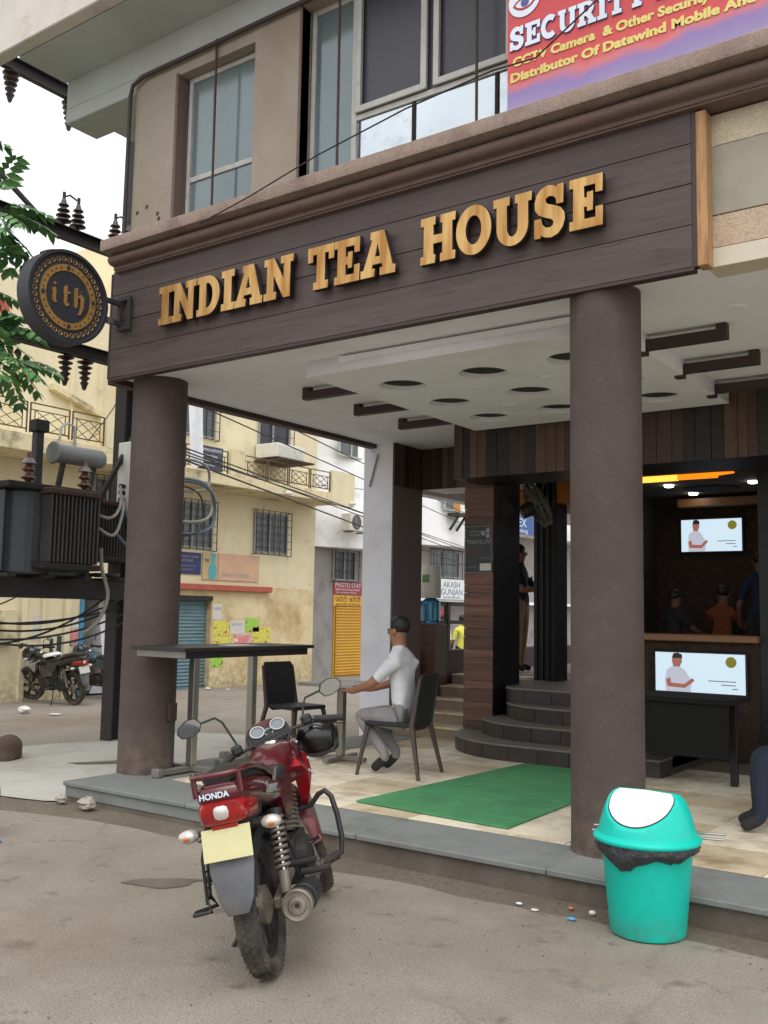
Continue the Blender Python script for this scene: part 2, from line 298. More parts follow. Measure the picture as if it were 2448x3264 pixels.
# furniture and small things
mat('bin_green', srgb(0, 198, 180), 0.42, var=0.05, scale=4, stain=(srgb(40, 150, 128), 3.0, 0.55, 0.8))
mat('bin_dirty', srgb(0, 190, 172), 0.45, var=0.06, scale=4, stain=[(srgb(40, 150, 132), 50, 0.68, 0.74), (srgb(20, 164, 146), 3.0, 0.55, 0.8)])
mat('bin_white', srgb(238, 238, 238), 0.35, var=0.01)
mat('bag_black', srgb(52, 54, 57), 0.28, var=0.3, scale=14, bump=1.0, bscale=38)
mat('chair_brown', srgb(72, 58, 54), 0.5, var=0.12, scale=6)
mat('chair_black', srgb(34, 33, 36), 0.6, var=0.15, scale=6)
mat('table_black', srgb(34, 33, 35), 0.5, var=0.12, scale=6)
mat('table_top_grey', srgb(150, 148, 146), 0.3, var=0.08, scale=4)
mat('steel', srgb(172, 168, 160), 0.32, 0.85, var=0.1, scale=4, stretch=(8, 8, 0.4))
mat('steel_foot', srgb(140, 136, 130), 0.45, 0.6, var=0.15, scale=6)
mat('skin', srgb(150, 104, 80), 0.6, var=0.06, scale=6)
mat('skin_dark', srgb(112, 76, 60), 0.6, var=0.06, scale=6)
mat('hair', srgb(26, 22, 22), 0.55, var=0.2, scale=30)
for n_, c_ in dict(white=(206, 206, 212), grey=(132, 130, 130), navy=(48, 56, 84), blue=(30, 44, 72), orange=(120, 62, 30), cream=(214, 190, 168),
                   yellow=(214, 216, 96), dark=(38, 36, 42), jeans=(36, 43, 60), khaki=(168, 138, 112), shoe=(42, 42, 44)).items():
    mat('cloth_' + n_ if n_ != 'white' else 'cloth_shirt', srgb(*c_), 0.9, var=0.14, scale=7, bump=0.9, bscale=14)
mat('tv_frame', srgb(20, 20, 22), 0.4)
mat('screen_white', srgb(30, 30, 30), 0.4, var=0, emit=(srgb(206, 226, 240), 0.62))
mat('screen_shirt', srgb(30, 30, 30), 0.4, var=0, emit=(srgb(190, 192, 206), 0.56))
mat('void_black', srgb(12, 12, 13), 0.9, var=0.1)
mat('screen_skin', srgb(30, 20, 20), 0.4, var=0, emit=(srgb(168, 104, 88), 0.5))
mat('screen_hair', srgb(16, 14, 14), 0.4, var=0, emit=(srgb(40, 34, 36), 0.4))
mat('screen_green', srgb(20, 20, 10), 0.4, var=0, emit=(srgb(130, 124, 30), 0.5))
mat('screen_text', srgb(20, 20, 20), 0.4, var=0, emit=(srgb(120, 120, 130), 0.5))
mat('cove_glow', srgb(60, 30, 8), 0.6, var=0, emit=((1.0, 0.26, 0.01), 0.75))
mat('cove_hot', srgb(60, 40, 10), 0.6, var=0, emit=((1.0, 0.48, 0.06), 1.1))
mat('lamp_white', srgb(200, 200, 200), 0.6, var=0, emit=((1.0, 0.95, 0.85), 9.0))
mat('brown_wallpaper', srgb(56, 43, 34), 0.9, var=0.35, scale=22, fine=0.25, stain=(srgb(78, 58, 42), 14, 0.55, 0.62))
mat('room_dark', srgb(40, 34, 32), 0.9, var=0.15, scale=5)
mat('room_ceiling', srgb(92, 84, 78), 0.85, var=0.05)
mat('coping_wood', srgb(140, 100, 66), 0.5, var=0.15, scale=4, stretch=(0.4, 5, 5))
mat('orange_wall', srgb(178, 112, 44), 0.7, var=0.15, scale=3)
mat('bottle_blue', srgb(70, 150, 200), 0.12, var=0.05, trans=0.55)
mat('dispenser_white', srgb(224, 222, 212), 0.4, var=0.04)
mat('fan_grey', srgb(104, 104, 98), 0.45, 0.3, var=0.15, scale=6)
mat('stone_brown', srgb(88, 74, 65), 0.95, var=0.25, scale=8, bump=0.9, bscale=12)
mat('litter_white', srgb(226, 226, 224), 0.8, var=0.1)
mat('litter_blue', srgb(96, 166, 206), 0.6, var=0.1)
mat('plaster_lump', srgb(168, 162, 150), 0.95, var=0.12, scale=8, bump=0.8, bscale=20)
# motorcycle
mat('paint_maroon', srgb(86, 14, 24), 0.28, 0.15, var=0.06, scale=5, coat=0.7)
mat('paint_red', srgb(170, 20, 38), 0.3, 0.1, var=0.06, scale=5, coat=0.6)
mat('dusty_maroon', srgb(112, 50, 56), 0.55, 0.05, var=0.1, scale=8, coat=0.15)
mat('paint_black', srgb(22, 22, 25), 0.28, var=0.1, scale=6, coat=0.6)
mat('paint_silver', srgb(168, 170, 172), 0.4, 0.5, var=0.1)
mat('paint_bluegrey', srgb(70, 92, 104), 0.35, 0.3, var=0.1, coat=0.4)
mat('vinyl_seat', srgb(34, 33, 36), 0.5, var=0.15, scale=14, bump=0.2, bscale=120)
mat('rubber', srgb(50, 48, 47), 0.85, var=0.18, scale=14, bump=0.4, bscale=120, fine=0.12)
mat('plastic_grey', srgb(92, 95, 102), 0.6, var=0.1, scale=6, stain=(srgb(120, 112, 100), 5, 0.55, 0.75))
mat('plastic_black', srgb(38, 38, 40), 0.55, var=0.15, scale=8)
mat('metal_dusty', srgb(132, 124, 114), 0.55, 0.5, var=0.2, scale=8, stain=(srgb(96, 84, 72), 6, 0.5, 0.7))
mat('metal_dark', srgb(62, 60, 60), 0.5, 0.5, var=0.2, scale=8)
mat('chrome', srgb(200, 200, 202), 0.14, 1.0, var=0.06)
mat('lens_red', srgb(150, 18, 20), 0.2, var=0.35, scale=16, coat=0.6)
mat('lens_clear', srgb(206, 200, 196), 0.12, 0.35, var=0.15, scale=18, coat=0.6)
mat('lens_amber', srgb(196, 116, 62), 0.2, 0.1, var=0.2, coat=0.4)
mat('plate_yellow', srgb(206, 200, 152), 0.5, var=0.05, scale=6)
mat('mirror_glass', srgb(190, 194, 196), 0.02, 1.0, var=0.0)
mat('dial_face', srgb(120, 126, 132), 0.25, var=0.05)

splash('bin_dirty', 0.0, 0.16, srgb(74, 128, 112), 0.8)
splash('rubber', 0.0, 0.5, srgb(128, 118, 104), 0.7)
splash('plastic_grey', 0.3, 0.75, srgb(136, 128, 116), 0.6)
splash('yellow_plaster', -0.15, 0.7, srgb(150, 136, 110), 0.8)
splash('yellow_base', -0.15, 0.6, srgb(140, 124, 98), 0.9)
# ------------------------------------------------------------------ mesh builder
class MB:
    def __init__(s, T=None):
        s.v = []; s.f = []; s.m = []; s.T = T or Matrix.Identity(4); s.mi = 0
    def add(s, vs, fs, T=None):
        o = len(s.v); M = s.T @ T if T is not None else s.T
        s.v += [tuple(M @ Vector(p)) for p in vs]
        s.f += [tuple(i + o for i in f) for f in fs]; s.m += [s.mi] * len(fs)
        return s
    def box(s, x0, x1, y0, y1, z0, z1, T=None):
        x0, x1 = sorted((x0, x1)); y0, y1 = sorted((y0, y1)); z0, z1 = sorted((z0, z1))
        vs = [(x0, y0, z0), (x1, y0, z0), (x1, y1, z0), (x0, y1, z0), (x0, y0, z1), (x1, y0, z1), (x1, y1, z1), (x0, y1, z1)]
        return s.add(vs, [(0, 3, 2, 1), (4, 5, 6, 7), (0, 1, 5, 4), (1, 2, 6, 5), (2, 3, 7, 6), (3, 0, 4, 7)], T)
    def hexa(s, b, t):
        """two quads (bottom ring, top ring) of 4 points each"""
        return s.add(list(b) + list(t), [(0, 3, 2, 1), (4, 5, 6, 7), (0, 1, 5, 4), (1, 2, 6, 5), (2, 3, 7, 6), (3, 0, 4, 7)])
    def bar(s, p, q, w_, h_=None, up=(0, 0, 1)):
        p = Vector(p); q = Vector(q); d = (q - p); ln = d.length
        if ln < 1e-6: return s
        d.normalize(); u = Vector(up)
        if abs(d.dot(u)) > 0.98: u = Vector((0, 1, 0))
        sx = d.cross(u).normalized(); uz = sx.cross(d).normalized(); h_ = h_ or w_
        a = sx * w_ / 2; b = uz * h_ / 2
        return s.hexa([p - a - b, p + a - b, p + a + b, p - a + b], [q - a - b, q + a - b, q + a + b, q - a + b])
    def tube(s, pts, r, n=8, caps=True, closed=False):
        pts = [Vector(p) for p in pts]; rs = r if isinstance(r, (list, tuple)) else [r] * len(pts)
        o = len(s.v); vs = []; prev = None; k = len(pts)
        for i, p in enumerate(pts):
            if closed: d = pts[(i + 1) % k] - pts[i - 1]
            else: d = pts[min(i + 1, k - 1)] - pts[max(i - 1, 0)]
            d.normalize()
            if prev is None:
                a = d.orthogonal().normalized()
            else:
                a = (prev - d * prev.dot(d))
                a = a.normalized() if a.length > 1e-6 else d.orthogonal().normalized()
            prev = a; b = d.cross(a)
            for j in range(n):
                t = 2 * math.pi * j / n
                vs.append(p + (a * math.cos(t) + b * math.sin(t)) * rs[i])
        fs = []
        for i in range(k if closed else k - 1):
            for j in range(n):
                i2 = (i + 1) % k
                fs.append((i * n + j, i * n + (j + 1) % n, i2 * n + (j + 1) % n, i2 * n + j))
        if caps and not closed:
            fs.append(tuple(range(n - 1, -1, -1))); fs.append(tuple((k - 1) * n + j for j in range(n)))
        return s.add(vs, fs)
    def cyl(s, p, q, r0, r1=None, n=16):
        return s.tube([p, q], [r0, r0 if r1 is None else r1], n)
    def lathe(s, prof, n=24, T=None, caps=True, arc=None):
        """profile [(r, z)] turned about z"""
        vs = []; fs = []; k = len(prof)
        full = arc is None; a0, a1 = arc or (0, 2 * math.pi); m = n if full else n + 1
        for j in range(m):
            t = a0 + (a1 - a0) * j / n
            for r, z in prof: vs.append((r * math.cos(t), r * math.sin(t), z))
        for j in range(n):
            j2 = (j + 1) % m
            for i in range(k - 1):
                fs.append((j * k + i, j2 * k + i, j2 * k + i + 1, j * k + i + 1))
        if caps and full:
            if prof[0][0] > 1e-5: fs.append(tuple(j * k for j in range(m - 1, -1, -1)))
            if prof[-1][0] > 1e-5: fs.append(tuple(j * k + k - 1 for j in range(m)))
        return s.add(vs, fs, T)
    def prism(s, poly, a, b, T=None):
        """2D polygon (x,y) extruded along z from a to b"""
        n = len(poly)
        vs = [(x, y, a) for x, y in poly] + [(x, y, b) for x, y in poly]
        fs = [tuple(range(n - 1, -1, -1)), tuple(range(n, 2 * n))] + [(i, (i + 1) % n, (i + 1) % n + n, i + n) for i in range(n)]
        return s.add(vs, fs, T)
    def ell(s, c, r, n=16, m=10, T=None):
        vs = []; fs = []
        for i in range(m + 1):
            ph = math.pi * i / m
            for j in range(n):
                t = 2 * math.pi * j / n
                vs.append((c[0] + r[0] * math.sin(ph) * math.cos(t), c[1] + r[1] * math.sin(ph) * math.sin(t), c[2] + r[2] * math.cos(ph)))
        for i in range(m):
            for j in range(n):
                fs.append((i * n + j, (i + 1) * n + j, (i + 1) * n + (j + 1) % n, i * n + (j + 1) % n))
        return s.add(vs, fs, T)
    def loft(s, rings, caps=True):
        n = len(rings[0]); vs = [p for r in rings for p in r]; fs = []
        for i in range(len(rings) - 1):
            for j in range(n):
                fs.append((i * n + j, i * n + (j + 1) % n, (i + 1) * n + (j + 1) % n, (i + 1) * n + j))
        if caps:
            fs.append(tuple(range(n - 1, -1, -1))); fs.append(tuple((len(rings) - 1) * n + j for j in range(n)))
        return s.add(vs, fs)
    def build(s, name, material, parent=None, smooth=None, bev=0.0, seg=1, kind=None):
        me = bpy.data.meshes.new(name)
        me.from_pydata(s.v, [], s.f)
        ms = material if isinstance(material, (list, tuple)) else [material]
        for m in ms: me.materials.append(MATS[m])
        if len(ms) > 1: me.polygons.foreach_set('material_index', s.m)
        bm = bmesh.new(); bm.from_mesh(me)
        bmesh.ops.remove_doubles(bm, verts=bm.verts, dist=1e-6)
        bmesh.ops.recalc_face_normals(bm, faces=bm.faces)
        if bev:
            es = [e for e in bm.edges if e.is_manifold and e.calc_face_angle(0) > 0.6]
            bmesh.ops.bevel(bm, geom=es, offset=bev, segments=seg, affect='EDGES', clamp_overlap=True)
        bm.to_mesh(me); bm.free()
        if smooth is not None:
            me.polygons.foreach_set('use_smooth', [True] * len(me.polygons)); me.set_sharp_from_angle(angle=R_(smooth))
        return link(name, me, parent, kind)

def link(name, me, parent=None, kind=None):
    o = bpy.data.objects.new(name, me); C.objects.link(o)
    if parent is not None: o.parent = parent
    if kind: o['kind'] = kind
    return o
def tag(o, label=None, cat=None, group=None, kind=None):
    if label: o['label'] = label
    if cat: o['category'] = cat
    if group: o['group'] = group
    if kind: o['kind'] = kind
    return o
def thing(name, label, cat, loc=(0, 0, 0), rz=0.0, group=None):
    o = bpy.data.objects.new(name, None); C.objects.link(o); o.empty_display_size = 0.1
    o.location = loc; o.rotation_euler = (0, 0, rz)
    return tag(o, label, cat, group)
def frame(o, right, up):
    r = Vector(right).normalized(); u = Vector(up).normalized(); n = r.cross(u).normalized()
    return Matrix(((r.x, u.x, n.x, o[0]), (r.y, u.y, n.y, o[1]), (r.z, u.z, n.z, o[2]), (0, 0, 0, 1)))
FRONT = lambda x, y, z: frame((x, y, z), (1, 0, 0), (0, 0, 1))     # plane facing -Y
SIDE = lambda x, y, z: frame((x, y, z), (0, 1, 0), (0, 0, 1))      # plane facing +X
def curve_mesh(splines, extrude, bevel=0.0, res=1):
    cu = bpy.data.curves.new('tmp', 'CURVE'); cu.dimensions = '2D'; cu.fill_mode = 'BOTH'; cu.extrude = extrude / 2; cu.bevel_depth = bevel; cu.bevel_resolution = res
    for pts in splines:
        sp = cu.splines.new('POLY'); sp.points.add(len(pts) - 1); sp.use_cyclic_u = True
        for i, p in enumerate(pts): sp.points[i].co = (p[0], p[1], 0, 1)
    o = bpy.data.objects.new('tmp', cu); C.objects.link(o)
    dg = bpy.context.evaluated_depsgraph_get(); me = bpy.data.meshes.new_from_object(o.evaluated_get(dg))
    bpy.data.objects.remove(o); bpy.data.curves.remove(cu)
    return me
def text_mesh(s, size, extrude=0.003, offset=0.0, align='LEFT', shear=0.0, spacing=1.0, width=None):
    cu = bpy.data.curves.new('tmp', 'FONT'); cu.body = s; cu.size = size; cu.extrude = extrude / 2; cu.offset = offset
    cu.align_x = align; cu.shear = shear; cu.space_character = spacing; cu.resolution_u = 3
    o = bpy.data.objects.new('tmp', cu); C.objects.link(o)
    dg = bpy.context.evaluated_depsgraph_get(); me = bpy.data.meshes.new_from_object(o.evaluated_get(dg))
    bpy.data.objects.remove(o); bpy.data.curves.remove(cu)
    if width and len(me.vertices):
        xs = [v.co.x for v in me.vertices]; k = width / (max(xs) - min(xs)); x0 = min(xs)
        for v in me.vertices: v.co.x = (v.co.x - x0) * k
    return me
def lettering(name, s, size, material, T, parent, **kw):
    me = text_mesh(s, size, **kw); me.transform(T)
    me.materials.clear(); me.materials.append(MATS[material]); me.name = name
    return link(name, me, parent)
def copy_tree(o, parent=None):
    c = o.copy(); C.objects.link(c); c.parent = parent
    for ch in list(o.children): copy_tree(ch, c)
    return c
def gz(x):
    """street level: the side street falls gently away to the left"""
    return 0.0 if x > -7.5 else max(-0.14, -0.14 * (-x - 7.5) / 8.5)
def arc(cx, cy, r, a0, a1, n):
    return [(cx + r * math.cos(R_(a0 + (a1 - a0) * i / n)), cy + r * math.sin(R_(a0 + (a1 - a0) * i / n))) for i in range(n + 1)]
# ================================================================== GROUND
def sheet(name, poly, z, material, thick=0.0, parent=None, kind='structure'):
    b = MB(); n = len(poly)
    b.add([(x, y, z + gz(x)) for x, y in poly], [tuple(range(n))])
    return b.build(name, material, parent, kind=kind)
g = MB()
xs = [-220, -60, -30, -16, -14, -12, -10, -8.5, -7.5, -5, -2, 3, 10, 60, 220]; ys = [-220, -40, -10, 0, 3, 6, 10, 15, 22, 30, 60, 220]
g.add([(x, y, gz(x)) for x in xs for y in ys], [(i * len(ys) + j, (i + 1) * len(ys) + j, (i + 1) * len(ys) + j + 1, i * len(ys) + j + 1)
                                               for i in range(len(xs) - 1) for j in range(len(ys) - 1)])
g.build('ground', 'street_tar', kind='structure')
# foreground concrete bay, apron beside the veranda, dirt joint between them
def wob(p0, p1, n, a):
    return [(p0[0] + (p1[0] - p0[0]) * i / n + random.uniform(-a, a), p0[1] + (p1[1] - p0[1]) * i / n + random.uniform(-a, a)) for i in range(n + 1)]
d = MB()
poly = wob((-10.0, 4.05), (-6.2, 4.80), 14, 0.03) + wob((-6.0, 4.84), (3.0, 5.04), 40, 0.03) + [(3.0, 5.3)] + [(-6.95, 5.3), (-6.95, 5.12)] + wob((-7.2, 5.05), (-10.0, 4.55), 8, 0.04)
sheet('dirt_strip', poly, 0.006, 'dirt')
sheet('concrete_apron', [(-7.05, 5.1), (-6.93, 5.2), (-6.93, 9.9), (-7.45, 9.9)] + wob((-9.6, 9.4), (-10.6, 5.6), 8, 0.1) + wob((-10.4, 4.75), (-7.3, 5.02), 8, 0.03), 0.013, 'concrete_apron')
edge = wob((-12, 3.4), (-6.2, 4.86), 18, 0.025) + wob((-6.0, 4.88), (4.0, 5.08), 50, 0.03) + [(6, 5.08)]
yd = MB(); rows = [0, .3, .8, 1.6, 3.0, 6.0, 12.0]; nx = len(edge)
yd.add([(x, y - r, 0.010 + gz(x)) for r in rows for x, y in edge], [(j * nx + i, j * nx + i + 1, (j + 1) * nx + i + 1, (j + 1) * nx + i) for j in range(len(rows) - 1) for i in range(nx - 1)])
yd.build('concrete_yard', 'concrete_ground', kind='structure')
def blob(name, cx, cy, rx, ry, rot, z, material, label=None, seed=0, kind='structure'):
    rr = random.Random(seed); n = 28; pts = []
    ph = [rr.uniform(0, 6.3) for _ in range(5)]
    for i in range(n):
        t = 2 * math.pi * i / n
        k = 1 + 0.16 * math.sin(2 * t + ph[0]) + 0.12 * math.sin(3 * t + ph[1]) + 0.09 * math.sin(5 * t + ph[2]) + 0.05 * math.sin(9 * t + ph[3])
        x = rx * k * math.cos(t); y = ry * k * math.sin(t)
        pts.append((cx + x * math.cos(rot) - y * math.sin(rot), cy + x * math.sin(rot) + y * math.cos(rot)))
    o = sheet(name, pts, z, material, kind=kind)
    return o
# oil and water marks on the concrete (flat marks on the ground)
for i, (x, y, a, b_, r) in enumerate(((-4.46, 4.05, 0.22, 0.09, 0.5), (-4.32, 4.24, 0.06, 0.025, 0.5), (-8.3, 6.9, 0.5, 0.1, 0.9))):
    blob('oil_mark', x, y, a, b_, r, 0.014 if x > -7 else 0.018, 'oil_stain', seed=i)

# ================================================================== VERANDA PLATFORM
K = 0.17
KY = 5.2
plat = MB(); plat.box(-6.93, 3.2, KY + 0.03, 11.0, -0.3, K - 0.035)
platform = plat.build('veranda_platform', 'kerb_face', kind='structure')
# grout bed
MB().box(-6.9, 3.2, KY + 0.62, 11.0, K - 0.035, K - 0.006).build('grout_bed', 'grout', platform)
# grey border slabs along the two open edges
rr = random.Random(3); x = -6.95; i = 0
while x < 3.0:
    L_ = rr.uniform(1.35, 1.75); x1 = min(x + L_, 3.2)
    MB().box(x + 0.003, x1 - 0.003, KY, KY + 0.62 + rr.uniform(-0.004, 0.004), K - 0.035, K + rr.uniform(-0.001, 0.003)).build('border_slab', 'kota_stone', platform, bev=0.006)
    x = x1
y = KY + 0.63
while y < 9.6:
    y1 = min(y + rr.uniform(1.2, 1.5), 9.7)
    MB().box(-6.95, -6.35, y + 0.003, y1 - 0.003, K - 0.035, K + rr.uniform(-0.001, 0.003)).build('border_slab', 'kota_stone', platform, bev=0.006)
    y = y1
# skim patches of kerb render, lower broken edge
MB().box(-6.935, -5.05, KY + 0.022, KY + 0.0295, 0.05, K - 0.04).build('kerb_render', 'kota_stone', platform)
# floor tiles (cream and tan stone, laid square)
TS = 0.6
tile_me = {}
for kx in range(16):
    for ky in range(8):
        x0 = -6.34 + kx * TS; y0 = KY + 0.64 + ky * TS
        if x0 > 2.4 or y0 > 10.3: continue
        if x0 > -5.2 and y0 > 9.2 : continue
        m = 'floor_tile_b' if rr.random() < 0.33 else 'floor_tile_a'
        if m not in tile_me:
            t0 = MB().box(0.003, TS - 0.003, 0.003, TS - 0.003, -0.03, 0.0).build('floor_tile', m, platform, bev=0.002)
            tile_me[m] = t0.data
        else:
            t0 = link('floor_tile', tile_me[m], platform)
        t0.location = (x0, y0, K + rr.uniform(-0.0012, 0.0012))

# ================================================================== CAFE BUILDING
cafe = thing('cafe_building', 'brown and white cafe building with round columns and deep columned veranda', 'building', (-4.5, 5.8, 0))
def cp(b, name, m, **kw):           # build a part of the cafe, geometry given in world metres
    b.T = Matrix.Identity(4)
    o = b.build(name, m, cafe, **kw); o.matrix_parent_inverse = Matrix.Translation((4.5, -5.8, 0))
    return o
CZ = 3.68
for (cx_, cy_, r_) in ((-6.84, 5.98, 0.245), (-2.45, 5.84, 0.225)):
    b = MB(); b.lathe([(r_ + 0.004, K), (r_, K + 0.05), (r_, 2.0), (r_, CZ + 0.04)], 40, Matrix.Translation((cx_, cy_, 0)), caps=False)
    cp(b, 'column', 'column_stucco', smooth=40)
# switch box on the back of the left column
cp(MB().box(-6.62, -6.56, 5.98, 6.08, 0.62, 0.78), 'socket_box', 'brown_trim', bev=0.008)
# ceiling
cp(MB().box(-7.14, 3.2, 5.88, 10.34, CZ, CZ + 0.25), 'ceiling', 'ceiling_white')
cp(MB().box(-7.14, -1.72, 5.66, 5.88, CZ, CZ + 0.25), 'ceiling_edge', 'ceiling_white')
cp(MB().box(-7.2, -7.08, 5.66, 9.7, CZ - 0.05, CZ + 0.3), 'edge_beam', 'brown_trim', bev=0.004)
# dropped panel with round openings
holes = [(-4.71, 6.82), (-3.90, 6.80), (-3.10, 6.77), (-4.72, 7.62), (-3.89, 7.60), (-3.06, 7.58), (-4.74, 8.40), (-3.98, 8.37), (-3.02, 8.37)]
me = curve_mesh([[(-5.22, 6.14), (-2.56, 6.14), (-2.56, 8.93), (-5.22, 8.93)]] + [arc(x, y, 0.205, 0, 354, 39) for x, y in holes], 0.126, 0.002, 0)
me.transform(Matrix.Translation((0, 0, 3.615))); me.materials.clear(); me.materials.append(MATS['ceiling_white'])
o = link('ceiling_panel', me, cafe); o.matrix_parent_inverse = Matrix.Translation((4.5, -5.8, 0)); panel = o
for x, y in holes:
    b = MB(); b.lathe([(0.0, 3.597), (0.2035, 3.597), (0.2035, 3.67)], 28, Matrix.Translation((x, y, 0)))
    cp(b, 'opening_liner', 'hole_dark')
cp(MB().box(-4.85, -2.56, 6.09, 6.135, 3.62, 3.66), 'panel_trim', 'ceiling_white')
# hanging U-shaped timber beams, three on each side of the panel
for (y0, xl, xr) in ((6.84, -5.87, -1.97), (7.67, -5.90, -1.97), (8.50, -5.93, -1.97)):
    b = MB()
    b.box(xl, -5.222, y0, y0 + 0.075, 3.565, 3.64); b.box(xl, xl + 0.075, y0 + 0.0005, y0 + 0.0745, 3.64, CZ + 0.01)
    cp(b, 'hanging_beam', 'brown_trim', bev=0.003)
    b = MB()
    b.box(-2.70, xr, y0, y0 + 0.075, 3.54 if False else 3.565, 3.64); b.box(xr - 0.075, xr, y0 + 0.0005, y0 + 0.0745, 3.64, CZ + 0.01)
    b.box(-2.63, -2.555, y0 + 0.001, y0 + 0.074, 3.53, 3.565)
    cp(b, 'hanging_beam', 'brown_trim', bev=0.003)
for (x, y, z) in ((-6.05, 6.53, CZ), (-4.47, 5.99, CZ), (-3.32, 5.99, CZ), (-1.82, 6.56, CZ), (-6.3, 7.9, CZ), (-6.4, 8.9, CZ), (-4.2, 7.22, 3.55), (-3.5, 7.2, 3.55), (-4.3, 8.0, 3.55), (-3.5, 8.0, 3.55)):
    b = MB(); b.lathe([(0.0, z - 0.008), (0.06, z - 0.008), (0.075, z - 0.004), (0.08, z)], 20, Matrix.Translation((x, y, 0)))
    cp(b, 'downlight', 'pillar_white', smooth=30)
# cornice over the sign
def extrude_x(prof, x0, x1):
    b = MB(); n = len(prof)
    b.add([(x0, y, z) for y, z in prof] + [(x1, y, z) for y, z in prof], [tuple(range(n)), tuple(range(2 * n - 1, n - 1, -1))] + [(i, i + n, (i + 1) % n + n, (i + 1) % n) for i in range(n)])
    return b
top = [(5.80, 4.93), (5.42, 4.895), (5.402, 4.882), (5.40, 4.86), (5.40, 4.80), (5.405, 4.785), (5.50, 4.775), (5.80, 4.77)]
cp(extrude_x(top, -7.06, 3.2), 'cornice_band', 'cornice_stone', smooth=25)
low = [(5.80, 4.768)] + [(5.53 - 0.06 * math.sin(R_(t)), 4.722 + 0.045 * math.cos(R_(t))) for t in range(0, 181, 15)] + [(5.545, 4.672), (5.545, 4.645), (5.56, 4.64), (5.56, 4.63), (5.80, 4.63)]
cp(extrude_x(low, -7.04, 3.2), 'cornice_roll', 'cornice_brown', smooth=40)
# upper wall with two window openings
W0, W1 = 5.75, 6.0
b = MB()
for x0, x1, z0, z1 in ((-7.08, -6.52, 4.60, 6.62), (-5.56, -5.03, 4.60, 6.62), (-6.52, -5.56, 6.44, 6.62), (-5.03, -3.08, 6.56, 6.62), (-3.08, 3.2, 4.60, 6.62), (-6.52, -5.56, 4.60, 4.86), (-5.03, -3.08, 4.60, 4.86)):
    b.box(x0, x1, W0, W1, z0, z1)
cp(b, 'upper_wall', 'upper_plaster')
cp(MB().box(-7.08, -6.86, 6.0, 9.7, CZ + 0.26, 6.62), 'side_wall', 'upper_plaster')
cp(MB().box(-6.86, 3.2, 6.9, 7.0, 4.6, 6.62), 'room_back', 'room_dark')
def upper_window(rects, mull, rails, panes, label):
    x0, x1, z0, z1 = rects
    b = MB(); t = 0.045; yf = W0 + 0.10
    b.box(x0, x0 + t, yf, yf + 0.05, z0, z1); b.box(x1 - t, x1, yf, yf + 0.05, z0, z1)
    b.box(x0 + t, x1 - t, yf, yf + 0.05, z1 - t, z1); b.box(x0 + t, x1 - t, yf, yf + 0.05, z0, z0 + t)
    for mx_ in mull: b.box(mx_ - 0.025, mx_ + 0.025, yf + 0.002, yf + 0.052, z0 + t, z1 - t)
    for (a, c, z) in rails: b.box(a, c, yf + 0.004, yf + 0.048, z - 0.025, z + 0.025)
    wf = cp(b, 'window', 'window_frame', bev=0.004)
    for (a, c, e, f, m) in panes:
        p = MB().box(a, c, yf + 0.02, yf + 0.026, e, f).build('pane', m, wf)
    return wf
w1 = upper_window((-6.47, -5.57, 4.87, 6.43), [], [(-6.43, -5.61, 5.46)], [(-6.44, -5.60, 5.47, 6.40, 'window_glass'), (-6.44, -5.60, 4.90, 5.45, 'window_glass')], 1)
w2 = upper_window((-5.01, -3.09, 4.87, 6.56), [-4.56], [(-4.54, -3.13, 5.50)],
                  [(-4.98, -4.585, 4.90, 6.54, 'window_glass'), (-4.535, -3.12, 4.90, 5.475, 'window_mirror'), (-4.535, -3.12, 5.525, 6.54, 'window_dark')], 2)
# openable sashes with dark mesh
for (a, c) in ((-4.53, -3.86), (-3.80, -3.13)):
    b = MB(); y0 = W0 + 0.075
    for q in ((a, a + 0.05, 5.53, 6.54), (c - 0.05, c, 5.53, 6.54), (a + 0.05, c - 0.05, 5.53, 5.58), (a + 0.05, c - 0.05, 6.49, 6.54)): b.box(q[0], q[1], y0, y0 + 0.03, q[2], q[3])
    b.build('sash', 'window_frame', w2, bev=0.004)
for q in (-3.99, -3.27):
    MB().box(q - 0.012, q + 0.012, W0 + 0.105, W0 + 0.12, 4.9, 5.48).build('glazing_bar', 'room_dark', w2)
b = MB()
for i in range(9):
    x = -6.42 + i * 0.1
    b.tube([(x, 6.15, 4.9), (x + 0.02, 6.17, 5.6), (x, 6.15, 6.42)], 0.06, 8)
b.build('curtain', 'curtain', w1, smooth=60)
for wx in (-6.0, -4.62, -3.36):
    cp(MB().cyl((wx, W0 - 0.02, 4.9), (wx, W0 - 0.03, 6.6), 0.011, n=8), 'window_rod', 'rust_iron')
# plaster beading round window 1, a few bullet-like holes
for b in (MB().box(-6.535, -6.50, W0 - 0.012, W0 + 0.1, 4.9, 6.46), MB().box(-5.055, -5.03, W0 - 0.012, W0 + 0.1, 4.9, 6.6)):
    cp(b, 'window_reveal', 'cornice_brown', bev=0.004)
rr2 = random.Random(5)
for (x, z) in ((-7.0, 5.25), (-6.87, 5.28), (-6.99, 5.05), (-6.85, 5.0), (-6.72, 5.07), (-6.70, 5.13), (-6.62, 4.99), (-6.72, 5.18)):
    b = MB(); b.lathe([(0.0, -0.002), (0.017, -0.002), (0.022, 0.0)], 9, Matrix.Translation((x, W0 - 0.0005, z)) @ Matrix.Rotation(R_(90), 4, 'X'))
    cp(b, 'wall_hole', 'rust_iron')
# pipe that runs along the wall top and down the corner
cp(MB().tube([(-3.0, 5.71, 6.60), (-6.95, 5.71, 6.55), (-7.08, 5.70, 6.50), (-7.11, 5.70, 6.40), (-7.12, 5.70, 4.9)], 0.02, 8), 'drain_pipe', 'pipe_dark', smooth=60)
